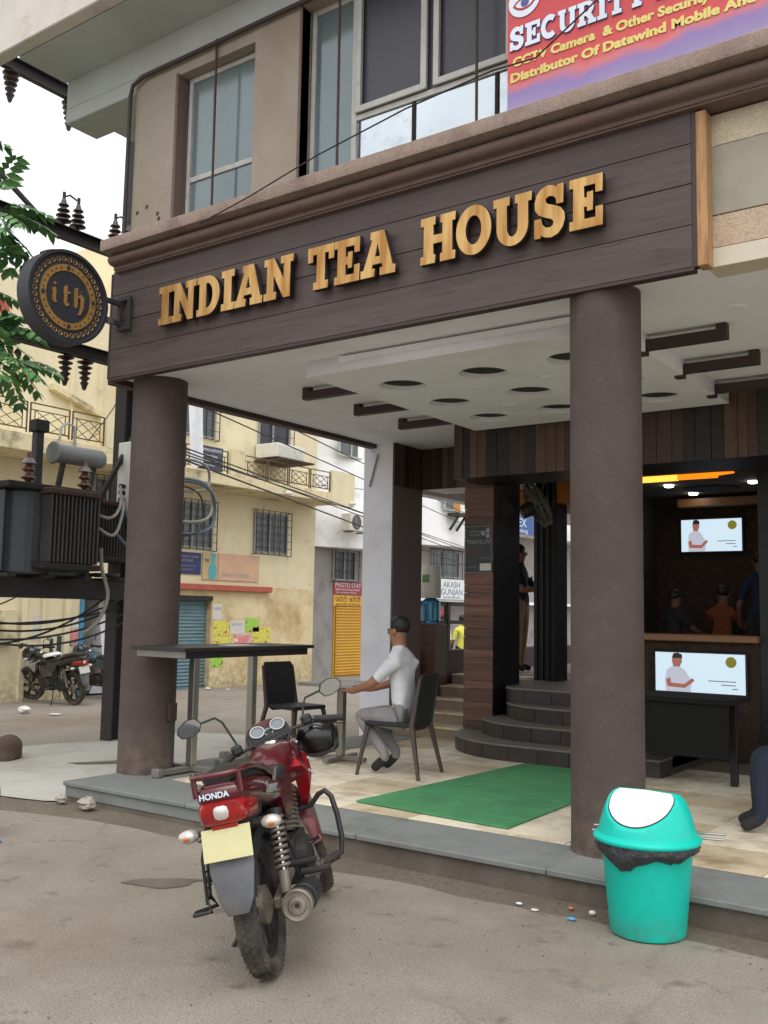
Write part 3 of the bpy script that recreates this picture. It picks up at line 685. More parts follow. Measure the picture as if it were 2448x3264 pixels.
# overhanging storey above: beam, soffit slab, parapet
cp(MB().box(-8.17, 3.2, 5.752, 6.14, 6.60, 7.2), 'overhang_beam', 'soffit_paint', bev=0.01)
cp(MB().box(-8.17, -7.10, 5.751, 6.14, 6.45, 6.602), 'cantilever', 'soffit_paint', bev=0.01)
cp(MB().box(-8.18, 3.2, 5.205, 5.751, 6.89, 7.1), 'overhang_soffit', 'soffit_paint')
cp(MB().box(-9.3, 3.2, 5.06, 5.20, 6.90, 8.4), 'parapet', 'parapet_paint', bev=0.01)
cp(MB().box(-8.17, 3.2, 6.14, 9.7, 6.63, 6.8), 'upper_slab', 'soffit_paint')
cp(MB().tube([(-6.95, 5.03, 7.6), (-6.95, 5.0, 7.22), (-7.0, 4.98, 7.2), (-7.22, 4.98, 7.24)], 0.018, 8), 'spout_pipe', 'pipe_dark', smooth=60)
# side wall of cut stone to the right of the sign
for i, (z0, z1, m) in enumerate(((4.42, 4.62, 'wall_cream'), (3.99, 4.42, 'wall_grey'), (3.79, 3.99, 'wall_pink'), (3.67, 3.79, 'wall_pale'))):
    cp(MB().box(-1.745, 0.35, 5.70 - 0.004 * (i % 2), 5.9, z0 + 0.003, z1 - 0.001), 'stone_course', m, bev=0.003)
    cp(MB().box(0.355, 3.2, 5.70 - 0.004 * (i % 2), 5.9, z0 + 0.003, z1 - 0.001), 'stone_course', m, bev=0.003)
# ---- rear of the veranda
# white pillar, brown on its inner side
b = MB(); b.box(-7.27, -6.835, 9.70, 10.34, -0.2, CZ + 0.02)
cp(b, 'pillar', 'pillar_white')
cp(MB().box(-6.834, -6.815, 9.703, 10.34, 0.1, 3.15), 'pillar_face', 'pillar_brown')
cp(MB().tube([(-7.05, 9.685, 3.55), (-7.17, 9.685, 3.15)], 0.012, 6), 'pillar_cable', 'print_grey')
# timber cladding: separate upright planks
rr = random.Random(11)
def planks(x0, x1, y, z0, z1, side=False):
    x = x0; i = 0
    while x < x1 - 0.01:
        wd = min(rr.choice((0.09, 0.12, 0.15, 0.11)), x1 - x); m = rr.choice(('cladding_a', 'cladding_b', 'cladding_b', 'cladding_c', 'cladding_a'))
        t = rr.uniform(0.018, 0.03)
        if not side: b = MB().box(x + 0.0015, x + wd - 0.0015, y - t, y, z0, z1)
        else: b = MB().box(y, y + t, x + 0.0015, x + wd - 0.0015, z0, z1)
        cp(b, 'cladding_plank', m, bev=0.002)
        x += wd
planks(9.70, 10.34, -6.834, 3.15, CZ - 0.001, side=True)
planks(-6.80, -5.53, 10.335, 3.16, CZ - 0.001)
cp(MB().box(-5.53, 3.2, 9.03, 9.75, 3.06, CZ - 0.001), 'bulkhead', 'black_panel')
planks(-5.53, 3.0, 9.03, 3.06, CZ - 0.002)
planks(9.05, 9.75, -5.55, 3.06, CZ - 0.001, side=True)
cp(MB().box(-6.81, -5.5, 10.34, 10.9, 3.17, 3.4), 'lintel', 'ceiling_white')
# timber pier with horizontal boards, black inner faces
cp(MB().box(-5.72, -5.39, 9.62, 10.24, 0.3, 3.3), 'pier_core', 'black_panel')
z = 0.331; 
while z < 3.25:
    h_ = rr.choice((0.09, 0.12, 0.14)); t = rr.uniform(0.012, 0.02)
    cp(MB().box(-5.745, -5.372, 9.62 - t, 9.619, z + 0.0012, min(z + h_, 3.3) - 0.0012), 'pier_board', 'board_a', bev=0.002)
    z += h_
cp(MB().box(-5.389, -5.374, 9.625, 10.24, 0.3, 3.3), 'pier_lining', 'black_panel')
# second black pier deeper in with ribs
b = MB(); b.box(-5.55, -5.24, 10.95, 11.25, 0.8, 3.3)
for i in range(4): b.box(-5.53 + i * 0.08, -5.49 + i * 0.08, 10.92, 10.951, 0.82, 3.3)
cp(b, 'ribbed_pier', 'black_panel', bev=0.003)
# round entrance steps (each step a solid with a rounded left corner, faced with separate dark tiles)
def step_outline(xl, yf, r, xr, off=0.0):
    pts = [(xr, yf - off)] + [(xl + r, yf - off)]
    for i in range(1, 9):
        a = R_(270 - 90 * i / 8)
        pts.append((xl + r + (r + off) * math.cos(a), yf + r + (r + off) * math.sin(a)))
    return pts
levels = ((-5.72, 8.70, 1.0, 0.17, 0.33), (-5.52, 9.00, 0.9, 0.33, 0.49), (-5.34, 9.30, 0.8, 0.49, 0.65), (-5.32, 9.62, 0.3, 0.65, 0.81))
for (xl, yf, r, z0, z1) in levels:
    out = step_outline(xl, yf, r, -3.15)
    poly = out + [(xl, 10.9), (-3.15, 10.9)]
    st = cp(MB().prism(poly, z0 - 0.1, z1 - 0.02), 'entrance_step', 'step_dark')
    nose = step_outline(xl, yf, r, -3.15, 0.018)
    MB().prism(nose + [(xl - 0.018, 10.9), (-3.15, 10.9)], z1 - 0.02, z1).build('tread', 'step_edge', st, bev=0.003)
    # riser tiles
    pts = [Vector((p[0], p[1])) for p in reversed(out)]; pts = [Vector((xl, min(10.6, yf + r + 0.6)))] + pts
    seg = [(pts[i], pts[i + 1]) for i in range(len(pts) - 1)]
    run = []; 
    for a_, c_ in seg:
        n_ = max(1, round((c_ - a_).length / 0.04))
        for i in range(n_): run.append(a_ + (c_ - a_) * i / n_)
    run.append(pts[-1]); i = 0
    while i < len(run) - 2:
        j = min(i + 8, len(run) - 1)
        vsb = []; sub = run[i:j + 1]
        if (sub[-1] - sub[0]).length < 0.03: break
        nrm = []
        for q in range(len(sub)):
            dd = (sub[min(q + 1, len(sub) - 1)] - sub[max(q - 1, 0)]).normalized(); nrm.append(Vector((dd.y, -dd.x)))
        e0 = (sub[1] - sub[0]).normalized() * 0.003; e1 = (sub[-1] - sub[-2]).normalized() * 0.003
        sub = [sub[0] + e0] + sub[1:-1] + [sub[-1] - e1]
        outer = [(p + n_ * 0.012) for p, n_ in zip(sub, nrm)]; inner = [p + n_ * 0.001 for p, n_ in zip(sub, nrm)]
        ring = [(p.x, p.y) for p in outer] + [(p.x, p.y) for p in reversed(inner)]
        MB().prism(ring, z0 + 0.003, z1 - 0.022).build('riser_tile', 'step_dark', st)
        i = j
# straight side steps
for i in range(5):
    z1 = 0.30 + 0.13 * i; y0 = 9.72 + 0.34 * i
    st = cp(MB().box(-6.81, -5.73, y0 + 0.02, 11.6 if i == 4 else 11.5, z1 - 0.16, z1 - 0.025), 'side_step', 'step_stone')
    MB().box(-6.812, -5.731, y0, y0 + 0.40, z1 - 0.025, z1).build('tread', 'floor_tile_b', st, bev=0.004)
# raised hall
cp(MB().box(-7.1, 3.2, 10.35, 16.0, 0.4, 0.80), 'hall_floor', 'floor_tile_a') if False else cp(MB().box(-5.70, 3.2, 10.91, 16.0, 0.3, 0.81), 'hall_floor', 'step_stone')
cp(MB().box(-7.1, -5.70, 11.6, 16.0, 0.3, 0.82), 'hall_floor', 'step_stone')
cp(MB().box(-7.26, -7.06, 10.34, 16.0, 0.2, 1.11), 'hall_parapet', 'pillar_brown', bev=0.01)
b = MB(); yy = 11.50
b.box(-7.20, -7.13, yy, yy + 0.06, 1.11, 1.76); b.box(-7.20, -7.13, 12.35, 12.41, 1.11, 1.76); b.box(-7.20, -7.13, 13.5, 13.56, 1.11, 1.76)
b.box(-7.19, -7.14, 10.34, 13.7, 1.46, 1.51); b.box(-7.19, -7.14, 10.34, 13.7, 1.71, 1.765)
cp(b, 'window_frame', 'black_metal')
cp(MB().box(-7.26, -7.06, 10.34, 16.0, 3.17, 3.7), 'hall_side_beam', 'pillar_white')
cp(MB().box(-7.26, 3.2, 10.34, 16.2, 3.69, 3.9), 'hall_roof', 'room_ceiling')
cp(MB().box(-6.2, -5.0, 10.95, 12.2, 2.98, 3.25), 'orange_bulkhead', 'orange_wall')
# dining room on the right: back wall, half wall with coping, jamb
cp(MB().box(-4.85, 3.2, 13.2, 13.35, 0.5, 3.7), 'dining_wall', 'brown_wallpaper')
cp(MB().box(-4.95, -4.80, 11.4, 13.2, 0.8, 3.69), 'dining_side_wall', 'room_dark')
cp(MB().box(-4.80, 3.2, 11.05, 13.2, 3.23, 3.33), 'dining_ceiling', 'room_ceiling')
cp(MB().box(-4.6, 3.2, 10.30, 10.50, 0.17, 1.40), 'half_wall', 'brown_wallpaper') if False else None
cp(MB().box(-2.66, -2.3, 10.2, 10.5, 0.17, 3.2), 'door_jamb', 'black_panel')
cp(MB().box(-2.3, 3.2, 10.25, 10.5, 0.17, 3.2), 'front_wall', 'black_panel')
cp(MB().box(-4.15, -2.66, 10.22, 10.42, 0.17, 1.36), 'half_wall', 'brown_wallpaper')
cp(MB().box(-4.17, -2.66, 10.10, 10.46, 1.36, 1.43), 'coping', 'coping_wood', bev=0.01)
# cove of orange light above the opening and round spot lamps
cp(MB().box(-3.75, -3.30, 11.0, 11.045, 3.175, 3.235), 'cove_light', 'cove_glow')
cp(MB().box(-4.3, -3.752, 11.0, 11.045, 3.17, 3.235), 'cove_light', 'cove_hot')
cp(MB().hexa([(-3.30, 11.0, 3.20), (-3.12, 11.0, 3.215), (-3.12, 11.045, 3.215), (-3.30, 11.045, 3.20)], [(-3.30, 11.0, 3.235), (-3.12, 11.0, 3.23), (-3.12, 11.045, 3.23), (-3.30, 11.045, 3.235)]), 'cove_light', 'cove_glow')
cp(MB().hexa([(-4.4, 12.9, 3.08), (-2.5, 12.9, 3.08), (-2.5, 13.19, 3.08), (-4.4, 13.19, 3.08)], [(-4.4, 12.9, 3.18), (-2.5, 12.9, 3.18), (-2.5, 13.19, 3.18), (-4.4, 13.19, 3.18)]), 'wall_ledge', 'coping_wood')
for (x, y) in ((-4.13, 11.8), (-4.12, 12.7), (-3.15, 11.9)):
    b = MB(); b.lathe([(0, 3.205), (0.05, 3.205), (0.06, 3.229)], 16, Matrix.Translation((x, y, 0))); cp(b, 'spot_lamp', 'lamp_white')
cp(MB().lathe([(0.0, 3.21), (0.30, 3.21), (0.36, 3.228)], 28, Matrix.Translation((-3.75, 12.3, 0))), 'ceiling_rose', 'room_dark')
bpy.context.view_layer.update()
# ================================================================== SHOP SIGN
def part_of(root):
    inv = Matrix.Translation(-Vector(root.location))
    def f(b, name, m, parent=None, **kw):
        o = b.build(name, m, root if parent is None else parent, **kw)
        if parent is None: o.matrix_parent_inverse = inv
        return o
    return f
def adopt(o, root):
    o.parent = root; o.matrix_parent_inverse = Matrix.Translation(-Vector(root.location)); return o

sign = thing('shop_sign', 'long brown plank sign board with gold letters INDIAN TEA HOUSE', 'sign', (-4.45, 5.6, 3.66))
sp_ = part_of(sign)
zs = [3.665, 3.925, 4.18, 4.43, 4.66]
for i in range(4):
    sp_(MB().box(-7.11, -1.80, 5.60 + (0.002 if i % 2 else 0), 5.64, zs[i] + 0.0018, zs[i + 1] - 0.0018), 'plank', 'fascia_wood', bev=0.003)
sp_(MB().box(-7.10, -1.81, 5.612, 5.645, 3.67, 4.65), 'backing', 'brown_trim')
sp_(MB().box(-7.135, -7.112, 5.60, 5.66, 3.665, 4.64), 'end_board', 'brown_trim')
sp_(MB().box(-7.12, -1.79, 5.595, 5.665, 3.640, 3.6635), 'edge_strip', 'brown_trim', bev=0.003)
sp_(MB().box(-1.798, -1.772, 5.60, 5.66, 3.665, 4.64), 'end_board', 'brown_trim')
sp_(MB().box(-1.770, -1.705, 5.59, 5.69, 3.66, 4.615), 'wood_strip', 'strip_wood', bev=0.006)

def ell_pts(cx, cy, rx, ry, a0, a1, n):
    return [(cx + rx * math.cos(R_(a0 + (a1 - a0) * i / n)), cy + ry * math.sin(R_(a0 + (a1 - a0) * i / n))) for i in range(n + 1)]
def stroke(center, half):
    """closed outline around a centre line"""
    L = []; Rr = []; k = len(center)
    for i, p in enumerate(center):
        a = center[max(i - 1, 0)]; b = center[min(i + 1, k - 1)]
        dx, dy = b[0] - a[0], b[1] - a[1]; ln = math.hypot(dx, dy) or 1; nx, ny = -dy / ln, dx / ln
        h = half[i] if isinstance(half, list) else half
        L.append((p[0] + nx * h, p[1] + ny * h)); Rr.append((p[0] - nx * h, p[1] - ny * h))
    return L + Rr[::-1]
def glyph(ch):
    s = .17
    if ch == 'I': return .5, [[(0, 0), (.5, 0), (.5, s), (.39, s), (.39, 1 - s), (.5, 1 - s), (.5, 1), (0, 1), (0, 1 - s), (.11, 1 - s), (.11, s), (0, s)]]
    if ch == 'N': return .97, [[(0, 0), (.40, 0), (.40, s), (.31, s), (.31, .60), (.66, 0), (.87, 0), (.87, 1 - s), (.97, 1 - s), (.97, 1), (.56, 1), (.56, 1 - s), (.66, 1 - s), (.66, .43), (.32, 1), (0, 1), (0, 1 - s), (.1, 1 - s), (.1, s), (0, s)]]
    if ch == 'D': return .92, [[(0, 0), (.42, 0)] + ell_pts(.42, .5, .50, .5, -84, 84, 14) + [(.42, 1), (0, 1), (0, 1 - s), (.1, 1 - s), (.1, s), (0, s)],
                               [(.37, s + .01)] + [(.42, s + .01)] + ell_pts(.42, .5, .23, .32, -80, 80, 10) + [(.42, 1 - s - .01), (.37, 1 - s - .01)]]
    if ch == 'A': return 1.0, [[(0, 0), (.40, 0), (.40, s), (.31, s), (.345, .27), (.62, .27), (.655, s), (.57, s), (.57, 0), (1, 0), (1, s), (.93, s), (.67, 1), (.28, 1), (.28, 1 - s), (.34, 1 - s), (.085, s), (0, s)],
                               [(.40, .43), (.57, .43), (.487, .76)]]
    if ch == 'T': return .9, [[(.2, 0), (.7, 0), (.7, s), (.585, s), (.585, 1 - s), (.73, 1 - s), (.73, .66), (.9, .66), (.9, 1), (0, 1), (0, .66), (.17, .66), (.17, 1 - s), (.315, 1 - s), (.315, s), (.2, s)]]
    if ch == 'E': return .85, [[(0, 0), (.85, 0), (.85, .37), (.68, .37), (.68, s), (.37, s), (.37, .42), (.46, .42), (.46, .33), (.6, .33), (.6, .69), (.46, .69), (.46, .59), (.37, .59), (.37, 1 - s), (.68, 1 - s), (.68, .66), (.85, .66), (.85, 1), (0, 1), (0, 1 - s), (.1, 1 - s), (.1, s), (0, s)]]
    if ch == 'H': return 1.0, [[(0, 0), (.42, 0), (.42, s), (.36, s), (.36, .42), (.64, .42), (.64, s), (.58, s), (.58, 0), (1, 0), (1, s), (.91, s), (.91, 1 - s), (1, 1 - s), (1, 1), (.58, 1), (.58, 1 - s), (.64, 1 - s), (.64, .59), (.36, .59), (.36, 1 - s), (.42, 1 - s), (.42, 1), (0, 1), (0, 1 - s), (.09, 1 - s), (.09, s), (0, s)]]
    if ch == 'O': return .98, [ell_pts(.49, .5, .49, .52, 0, 352, 44), ell_pts(.49, .5, .23, .31, 0, 350, 35)]
    if ch == 'U': return 1.0, [[(0, 1), (0, 1 - s), (.09, 1 - s), (.09, .36)] + ell_pts(.5, .36, .41, .38, 190, 350, 14) + [(.91, .36), (.91, 1 - s), (1, 1 - s), (1, 1), (.58, 1), (.58, 1 - s), (.65, 1 - s), (.65, .36)] + ell_pts(.5, .36, .15, .2, -15, -165, 8) + [(.35, .36), (.35, 1 - s), (.42, 1 - s), (.42, 1)]]
    if ch == 'S':
        out = [(.80, .62), (.63, .62), (.61, .74), (.52, .80), (.41, .81), (.33, .77), (.32, .70), (.38, .65), (.55, .60), (.72, .53), (.82, .42), (.84, .29), (.78, .13), (.66, .02), (.48, -.03), (.30, .0), (.20, .06), (.19, 0), (.03, 0), (.03, .38), (.20, .38), (.23, .26), (.33, .18), (.46, .17), (.54, .21), (.55, .28), (.49, .34), (.30, .40), (.14, .47), (.05, .58), (.04, .73), (.10, .88), (.22, .98), (.38, 1.03), (.54, 1.0), (.64, .94), (.65, 1), (.80, 1)]
        return .86, [out]
    if ch == 'C':
        return .9, [stroke(ell_pts(.48, .5, .36, .4, 48, 312, 24), .125)]
    if ch == 'R': return 1.0, [[(0, 0), (.45, 0), (.45, s), (.36, s), (.36, .38), (.46, .38), (.62, s), (.56, s), (.56, 0), (1, 0), (1, s), (.9, s), (.74, .42)] + ell_pts(.52, .7, .36, .3, -50, 88, 10) + [(0, 1), (0, 1 - s), (.1, 1 - s), (.1, s), (0, s)],
                               [(.36, .54)] + [(.5, .54)] + ell_pts(.5, .69, .13, .15, -80, 80, 8) + [(.5, .84), (.36, .84)]]
    if ch == 'Y': return 1.0, [[(.27, 0), (.75, 0), (.75, s), (.65, s), (.65, .42), (.92, 1 - s), (1, 1 - s), (1, 1), (.6, 1), (.6, 1 - s), (.66, 1 - s), (.52, .58), (.38, 1 - s), (.44, 1 - s), (.44, 1), (0, 1), (0, 1 - s), (.08, 1 - s), (.37, .42), (.37, s), (.27, s)]]
LET = [('I', -6.38, -6.23), ('N', -6.22, -5.93), ('D', -5.915, -5.655), ('I', -5.63, -5.49), ('A', -5.48, -5.18), ('N', -5.16, -4.86),
       ('T', -4.71, -4.46), ('E', -4.45, -4.22), ('A', -4.205, -3.90), ('H', -3.68, -3.40), ('O', -3.39, -3.12), ('U', -3.10, -2.82), ('S', -2.805, -2.58), ('E', -2.55, -2.33)]
for ch, x0, x1 in LET:
    wd, sp2 = glyph(ch); k = (x1 - x0) / wd; h_ = 0.332
    me = curve_mesh([[(x * k, y * h_) for x, y in p] for p in sp2], 0.045, 0.003, 1)
    me.transform(FRONT(x0, 5.545, 4.02))
    me.materials.clear(); me.materials.append(MATS['gold_face']); me.materials.append(MATS['letter_side'])
    for p in me.polygons: p.material_index = 0 if p.normal.y < -0.5 else 1
    o = link('letter', me, None); adopt(o, sign)
    # stand-off studs
    b = MB(); xm = (x0 + x1) / 2
    b.cyl((xm - 0.01, 5.565, 4.05), (xm - 0.01, 5.605, 4.05), 0.008, n=6)
    b.cyl((xm, 5.565, 4.30), (xm, 5.605, 4.30), 0.008, n=6) if ch in 'ITESND' else None
    q = b.build('stud', 'letter_side', None); adopt(q, sign)

# ================================================================== ROUND BLADE SIGN
DC = Vector((-6.95, 4.97, 4.21)); DR = 0.40
disc = thing('round_sign', 'round black hanging sign with gold ring and gothic letters ith', 'sign', tuple(DC))
TD = SIDE(0, 0, 0)
MB(TD).lathe([(0.0, -0.08), (DR, -0.08), (DR, 0.08), (DR - 0.025, 0.08), (DR - 0.03, 0.055), (0.0, 0.055)], 64).build('drum', 'disc_black', disc, smooth=35)
# slim cover lip that oversails the face at the top
b = MB(TD); b.lathe([(0.222, 0.056), (0.278, 0.056), (0.278, 0.064), (0.222, 0.064), (0.222, 0.056)], 56, caps=False); b.build('ring', 'gold_dull', disc, smooth=30)
b = MB(TD)
for i in range(36):
    t = 2 * math.pi * i / 36
    b.lathe([(0.013, 0.055), (0.019, 0.06), (0.022, 0.055)], 10, Matrix.Translation((0.325 * math.cos(t), 0.325 * math.sin(t), 0)), caps=False)
b.build('bead_ring', 'gold_dull', disc, kind='stuff')
b = MB(TD)
for i in range(28):
    t = 2 * math.pi * (i + 0.5) / 28
    b.lathe([(0.0, 0.068), (0.0075, 0.067), (0.009, 0.0645)], 6, Matrix.Translation((0.25 * math.cos(t), 0.25 * math.sin(t), 0)))
for i in range(4):
    t = math.pi / 2 * i + 0.06
    b.lathe([(0.0, 0.070), (0.018, 0.069), (0.021, 0.0645)], 10, Matrix.Translation((0.25 * math.cos(t), 0.25 * math.sin(t), 0)))
b.build('ring_studs', 'disc_black', disc, kind='stuff')
# gothic letters i t h cut as angular strokes
G = {'i': [[(0, .62), (.16, .74), (.22, .66), (.22, .12), (.30, .04), (.18, -.08), (.04, .06), (.04, .52)], [(.06, .92), (.14, 1.0), (.22, .92), (.14, .82)]],
     't': [[(.10, .62), (.10, .90), (.28, 1.0), (.28, .70), (.46, .70), (.40, .58), (.28, .58), (.28, .14), (.42, .06), (.26, -.10), (.10, .04), (.10, .56), (0, .58)]],
     'h': [[(.02, .98), (.20, 1.04), (.20, .62), (.38, .74), (.54, .58), (.54, .08), (.40, -.30), (.20, -.36), (.32, -.24), (.36, .10), (.36, .50), (.30, .56), (.20, .48), (.20, .06), (.12, -.06), (.02, .04)]]}
for ch, x0 in (('i', -0.165), ('t', -0.065), ('h', 0.055)):
    me = curve_mesh([[(x * 0.19, y * 0.17) for x, y in p] for p in G[ch]], 0.008); me.transform(TD @ Matrix.Translation((x0, -0.07, 0.061)))
    me.materials.clear(); me.materials.append(MATS['gold_dull']); link('letter', me, disc)
# bracket: wall plate and two arms
b = MB(); b.box(-0.03, 0.14, 0.585, 0.612, -0.14, -0.10); b.box(-0.03, 0.14, 0.585, 0.612, 0.13, 0.17); b.box(-0.03, 0.01, 0.586, 0.611, -0.10, 0.13); b.box(0.10, 0.14, 0.586, 0.611, -0.10, 0.13)
b.build('wall_plate', 'steel_dark', disc, bev=0.003)
for z_ in (-0.07, 0.11):
    MB().box(-0.02, 0.02, 0.36, 0.586, z_ - 0.02, z_ + 0.02).build('arm', 'steel_dark', disc, bev=0.003)
MB().box(-0.024, 0.024, 0.44, 0.52, -0.095, -0.045).build('clamp', 'chrome', disc)
b = MB()
pts_in = ell_pts(0, 0, DR + 0.004, DR + 0.004, 20, 128, 20)
b.tube([(0.0 + 0.0, p[0], p[1]) for p in pts_in], 0.012, 6)
b.build('hanger_strap', 'steel_dark', disc)

# ================================================================== BANNER
bn = thing('vinyl_banner', 'red and violet printed vinyl banner advertising CCTV cameras above the cornice', 'banner', (-2.945, 5.42, 4.86))
MB().box(0, 2.6, 0.0, 0.004, 0.0, 1.9).build('sheet', 'banner_print', bn)
BT = lambda x, z: FRONT(x, -0.004, z)
def bl(s, x, z, size, m, width=None, **kw):
    me = text_mesh(s, size, width=width, **kw); me.transform(BT(x, z)); me.materials.clear(); me.materials.append(MATS[m]); return link('lettering', me, bn)
bl('CCTV Camera  & Other Security Systems', 0.04, 0.32, 0.082, 'print_yellow', width=1.62, offset=0.004)
bl('Distributor Of Datawind Mobile And Tablet', 0.025, 0.215, 0.082, 'print_yellow', width=1.86, offset=0.004)
x = 0.02
for ch in 'SECURITY S':
    if ch == ' ': x += 0.05; continue
    wd, sp2 = glyph(ch); k = 0.125
    for dz, mm, off in ((0.0, 'print_blue', 0.010), (-0.003, 'print_white', 0.0)):
        cu = [[(a * k, c * 0.155) for a, c in p] for p in sp2]
        me = curve_mesh(cu, 0.002, off * 0.35 if off else 0.0, 0)
        me.transform(FRONT(x, -0.002 + dz * 3, 0.43)); 
        if off:
            for v in me.vertices: v.co.y = -0.004 + (0.001 if v.co.y > -0.002 else 0)
        me.materials.clear(); me.materials.append(MATS[mm]); link('lettering', me, bn)
    x += wd * k + 0.008
x = 0.33
for ch in 'CTHE':
    wd, sp2 = glyph(ch); me = curve_mesh([[(a * 0.2, c * 0.22) for a, c in p] for p in sp2], 0.002); me.transform(FRONT(x, -0.006, .70)); me.materials.clear(); me.materials.append(MATS['print_white']); link('lettering', me, bn); x += wd * 0.2 + 0.015
# eye emblem: pale disc, almond outline, pupil
b = MB(FRONT(0.125, -0.004, .76)); b.lathe([(0.0, 0.002), (0.115, 0.002), (0.115, 0.0)], 32); b.build('emblem', 'print_white', bn)
alm = ell_pts(0, -0.045, 0.09, 0.08, 25, 155, 12) + ell_pts(0, 0.027, 0.09, 0.08, 205, 335, 12)
me = curve_mesh([alm, [(x * 0.82, y * 0.72) for x, y in alm]], 0.002); me.transform(FRONT(0.125, -0.0075, .745)); me.materials.clear(); me.materials.append(MATS['print_red']); link('emblem_eye', me, bn)
b = MB(FRONT(0.13, -0.0065, .742)); b.lathe([(0.0, 0.002), (0.03, 0.002), (0.03, 0.0)], 20); b.build('emblem_pupil', 'print_blue', bn)
# the loose cable that sags in front of banner and cornice
tag(MB().tube([(-5.75, 5.37, 4.74), (-5.2, 5.36, 4.83), (-4.5, 5.35, 4.98), (-3.7, 5.34, 5.10), (-3.02, 5.36, 5.17), (-2.7, 5.34, 5.14), (-2.3, 5.33, 5.36), (-1.6, 5.30, 5.62), (-0.8, 5.2, 5.9)], 0.006, 6).build('cable', 'cable_black', smooth=60),
    'thin black cable sagging across the upper window and the red banner', 'cable')
# ================================================================== YELLOW CORNER BUILDING (faces the side street)
XF = -16.0
yb = thing('yellow_building', 'stained yellow two storey building with balconies across the side street', 'building', (XF, 14.0, -0.14))
yp = part_of(yb)
yp(MB().box(-26, XF, 13.13, 19.3, 2.15, 9.5), 'wall', 'yellow_plaster')
b = MB()       # ground floor with shutter bay left open
b.box(-26, XF, 15.72, 19.3, -0.3, 2.15); b.box(-26, XF, 13.6, 14.70, -0.3, 2.15); b.box(-26, XF, 14.70, 15.72, 1.87, 2.15); b.box(-26, XF - 0.25, 14.70, 15.72, -0.3, 1.87)
yp(b, 'ground_wall', 'yellow_base')
yp(MB().box(XF, XF + 0.14, 14.3, 17.6, 2.03, 2.16), 'ledge', 'red_ledge', bev=0.01)
yp(MB().box(XF - 0.02, XF + 0.03, 14.68, 15.74, 1.80, 1.90), 'shutter_box', 'tank_top')
def shutter(parent_f, x, y0, y1, z0, z1, m, name='shutter', parent=None):
    b = MB(); z = z0; n = int((z1 - z0) / 0.075); h = (z1 - z0) / n
    for i in range(n):
        za = z0 + i * h
        b.add([(x, y0, za), (x, y1, za), (x + 0.018, y1, za + h * 0.5), (x + 0.018, y0, za + h * 0.5), (x, y1, za + h * 0.93), (x, y0, za + h * 0.93)], [(0, 1, 2, 3), (3, 2, 4, 5)])
        b.box(x - 0.012, x + 0.001, y0, y1, za + h * 0.93, za + h)
    b.box(x - 0.01, x + 0.03, y0, y1, z0 - 0.04, z0 + 0.001)
    return parent_f(b, name, m, parent) if parent is None else b.build(name, m, parent)
shutter(yp, XF - 0.15, 14.71, 15.71, -0.10, 1.80, 'shutter_teal')
# upper windows with iron grilles
def grille_window(pf, x, y0, y1, z0, z1, glass='far_glass', split=0.45, cols=6, rows=6, grille=True, depth=0.05):
    fr = MB(); t = 0.04
    fr.box(x - 0.03, x + depth, y0, y0 + t, z0, z1); fr.box(x - 0.03, x + depth, y1 - t, y1, z0, z1)
    fr.box(x - 0.03, x + depth - 0.003, y0 + t, y1 - t, z1 - t, z1); fr.box(x - 0.03, x + depth - 0.003, y0 + t, y1 - t, z0, z0 + t)
    ym = y0 + (y1 - y0) * split; fr.box(x - 0.02, x + depth - 0.006, ym - 0.02, ym + 0.02, z0 + t, z1 - t)
    wf = pf(fr, 'window', 'far_frame' if grille else 'window_frame')
    MB().box(x + 0.004, x + 0.012, y0 + t, ym - 0.02, z0 + t, z1 - t).build('pane', glass, wf)
    MB().box(x + 0.004, x + 0.012, ym + 0.02, y1 - t, z0 + t, z1 - t).build('pane', glass, wf)
    if grille:
        gb = MB(); X2 = x + 0.14
        for i in range(cols + 1):
            y = y0 - 0.03 + (y1 - y0 + 0.06) * i / cols; gb.bar((X2, y, z0 - 0.04), (X2, y, z1 + 0.04), 0.016)
        for j in range(rows + 1):
            z = z0 - 0.04 + (z1 - z0 + 0.08) * j / rows; gb.bar((X2 + 0.013, y0 - 0.03, z), (X2 + 0.013, y1 + 0.03, z), 0.013)
        for yy in (y0 - 0.03, y1 + 0.03):
            for z in (z0 - 0.04, z1 + 0.04): gb.bar((x, yy, z), (X2, yy, z), 0.016)
        gb.build('grille', 'grille_dark', wf)
    return wf
grille_window(yp, XF, 17.0, 18.2, 2.97, 3.95)
grille_window(yp, XF, 14.5, 15.65, 2.95, 3.97)
grille_window(yp, XF, 14.45, 15.62, 5.45, 6.6, 'far_glass')
grille_window(yp, XF, 17.05, 18.2, 5.55, 6.55, 'far_glass_dark', 0.45, 2, 3)
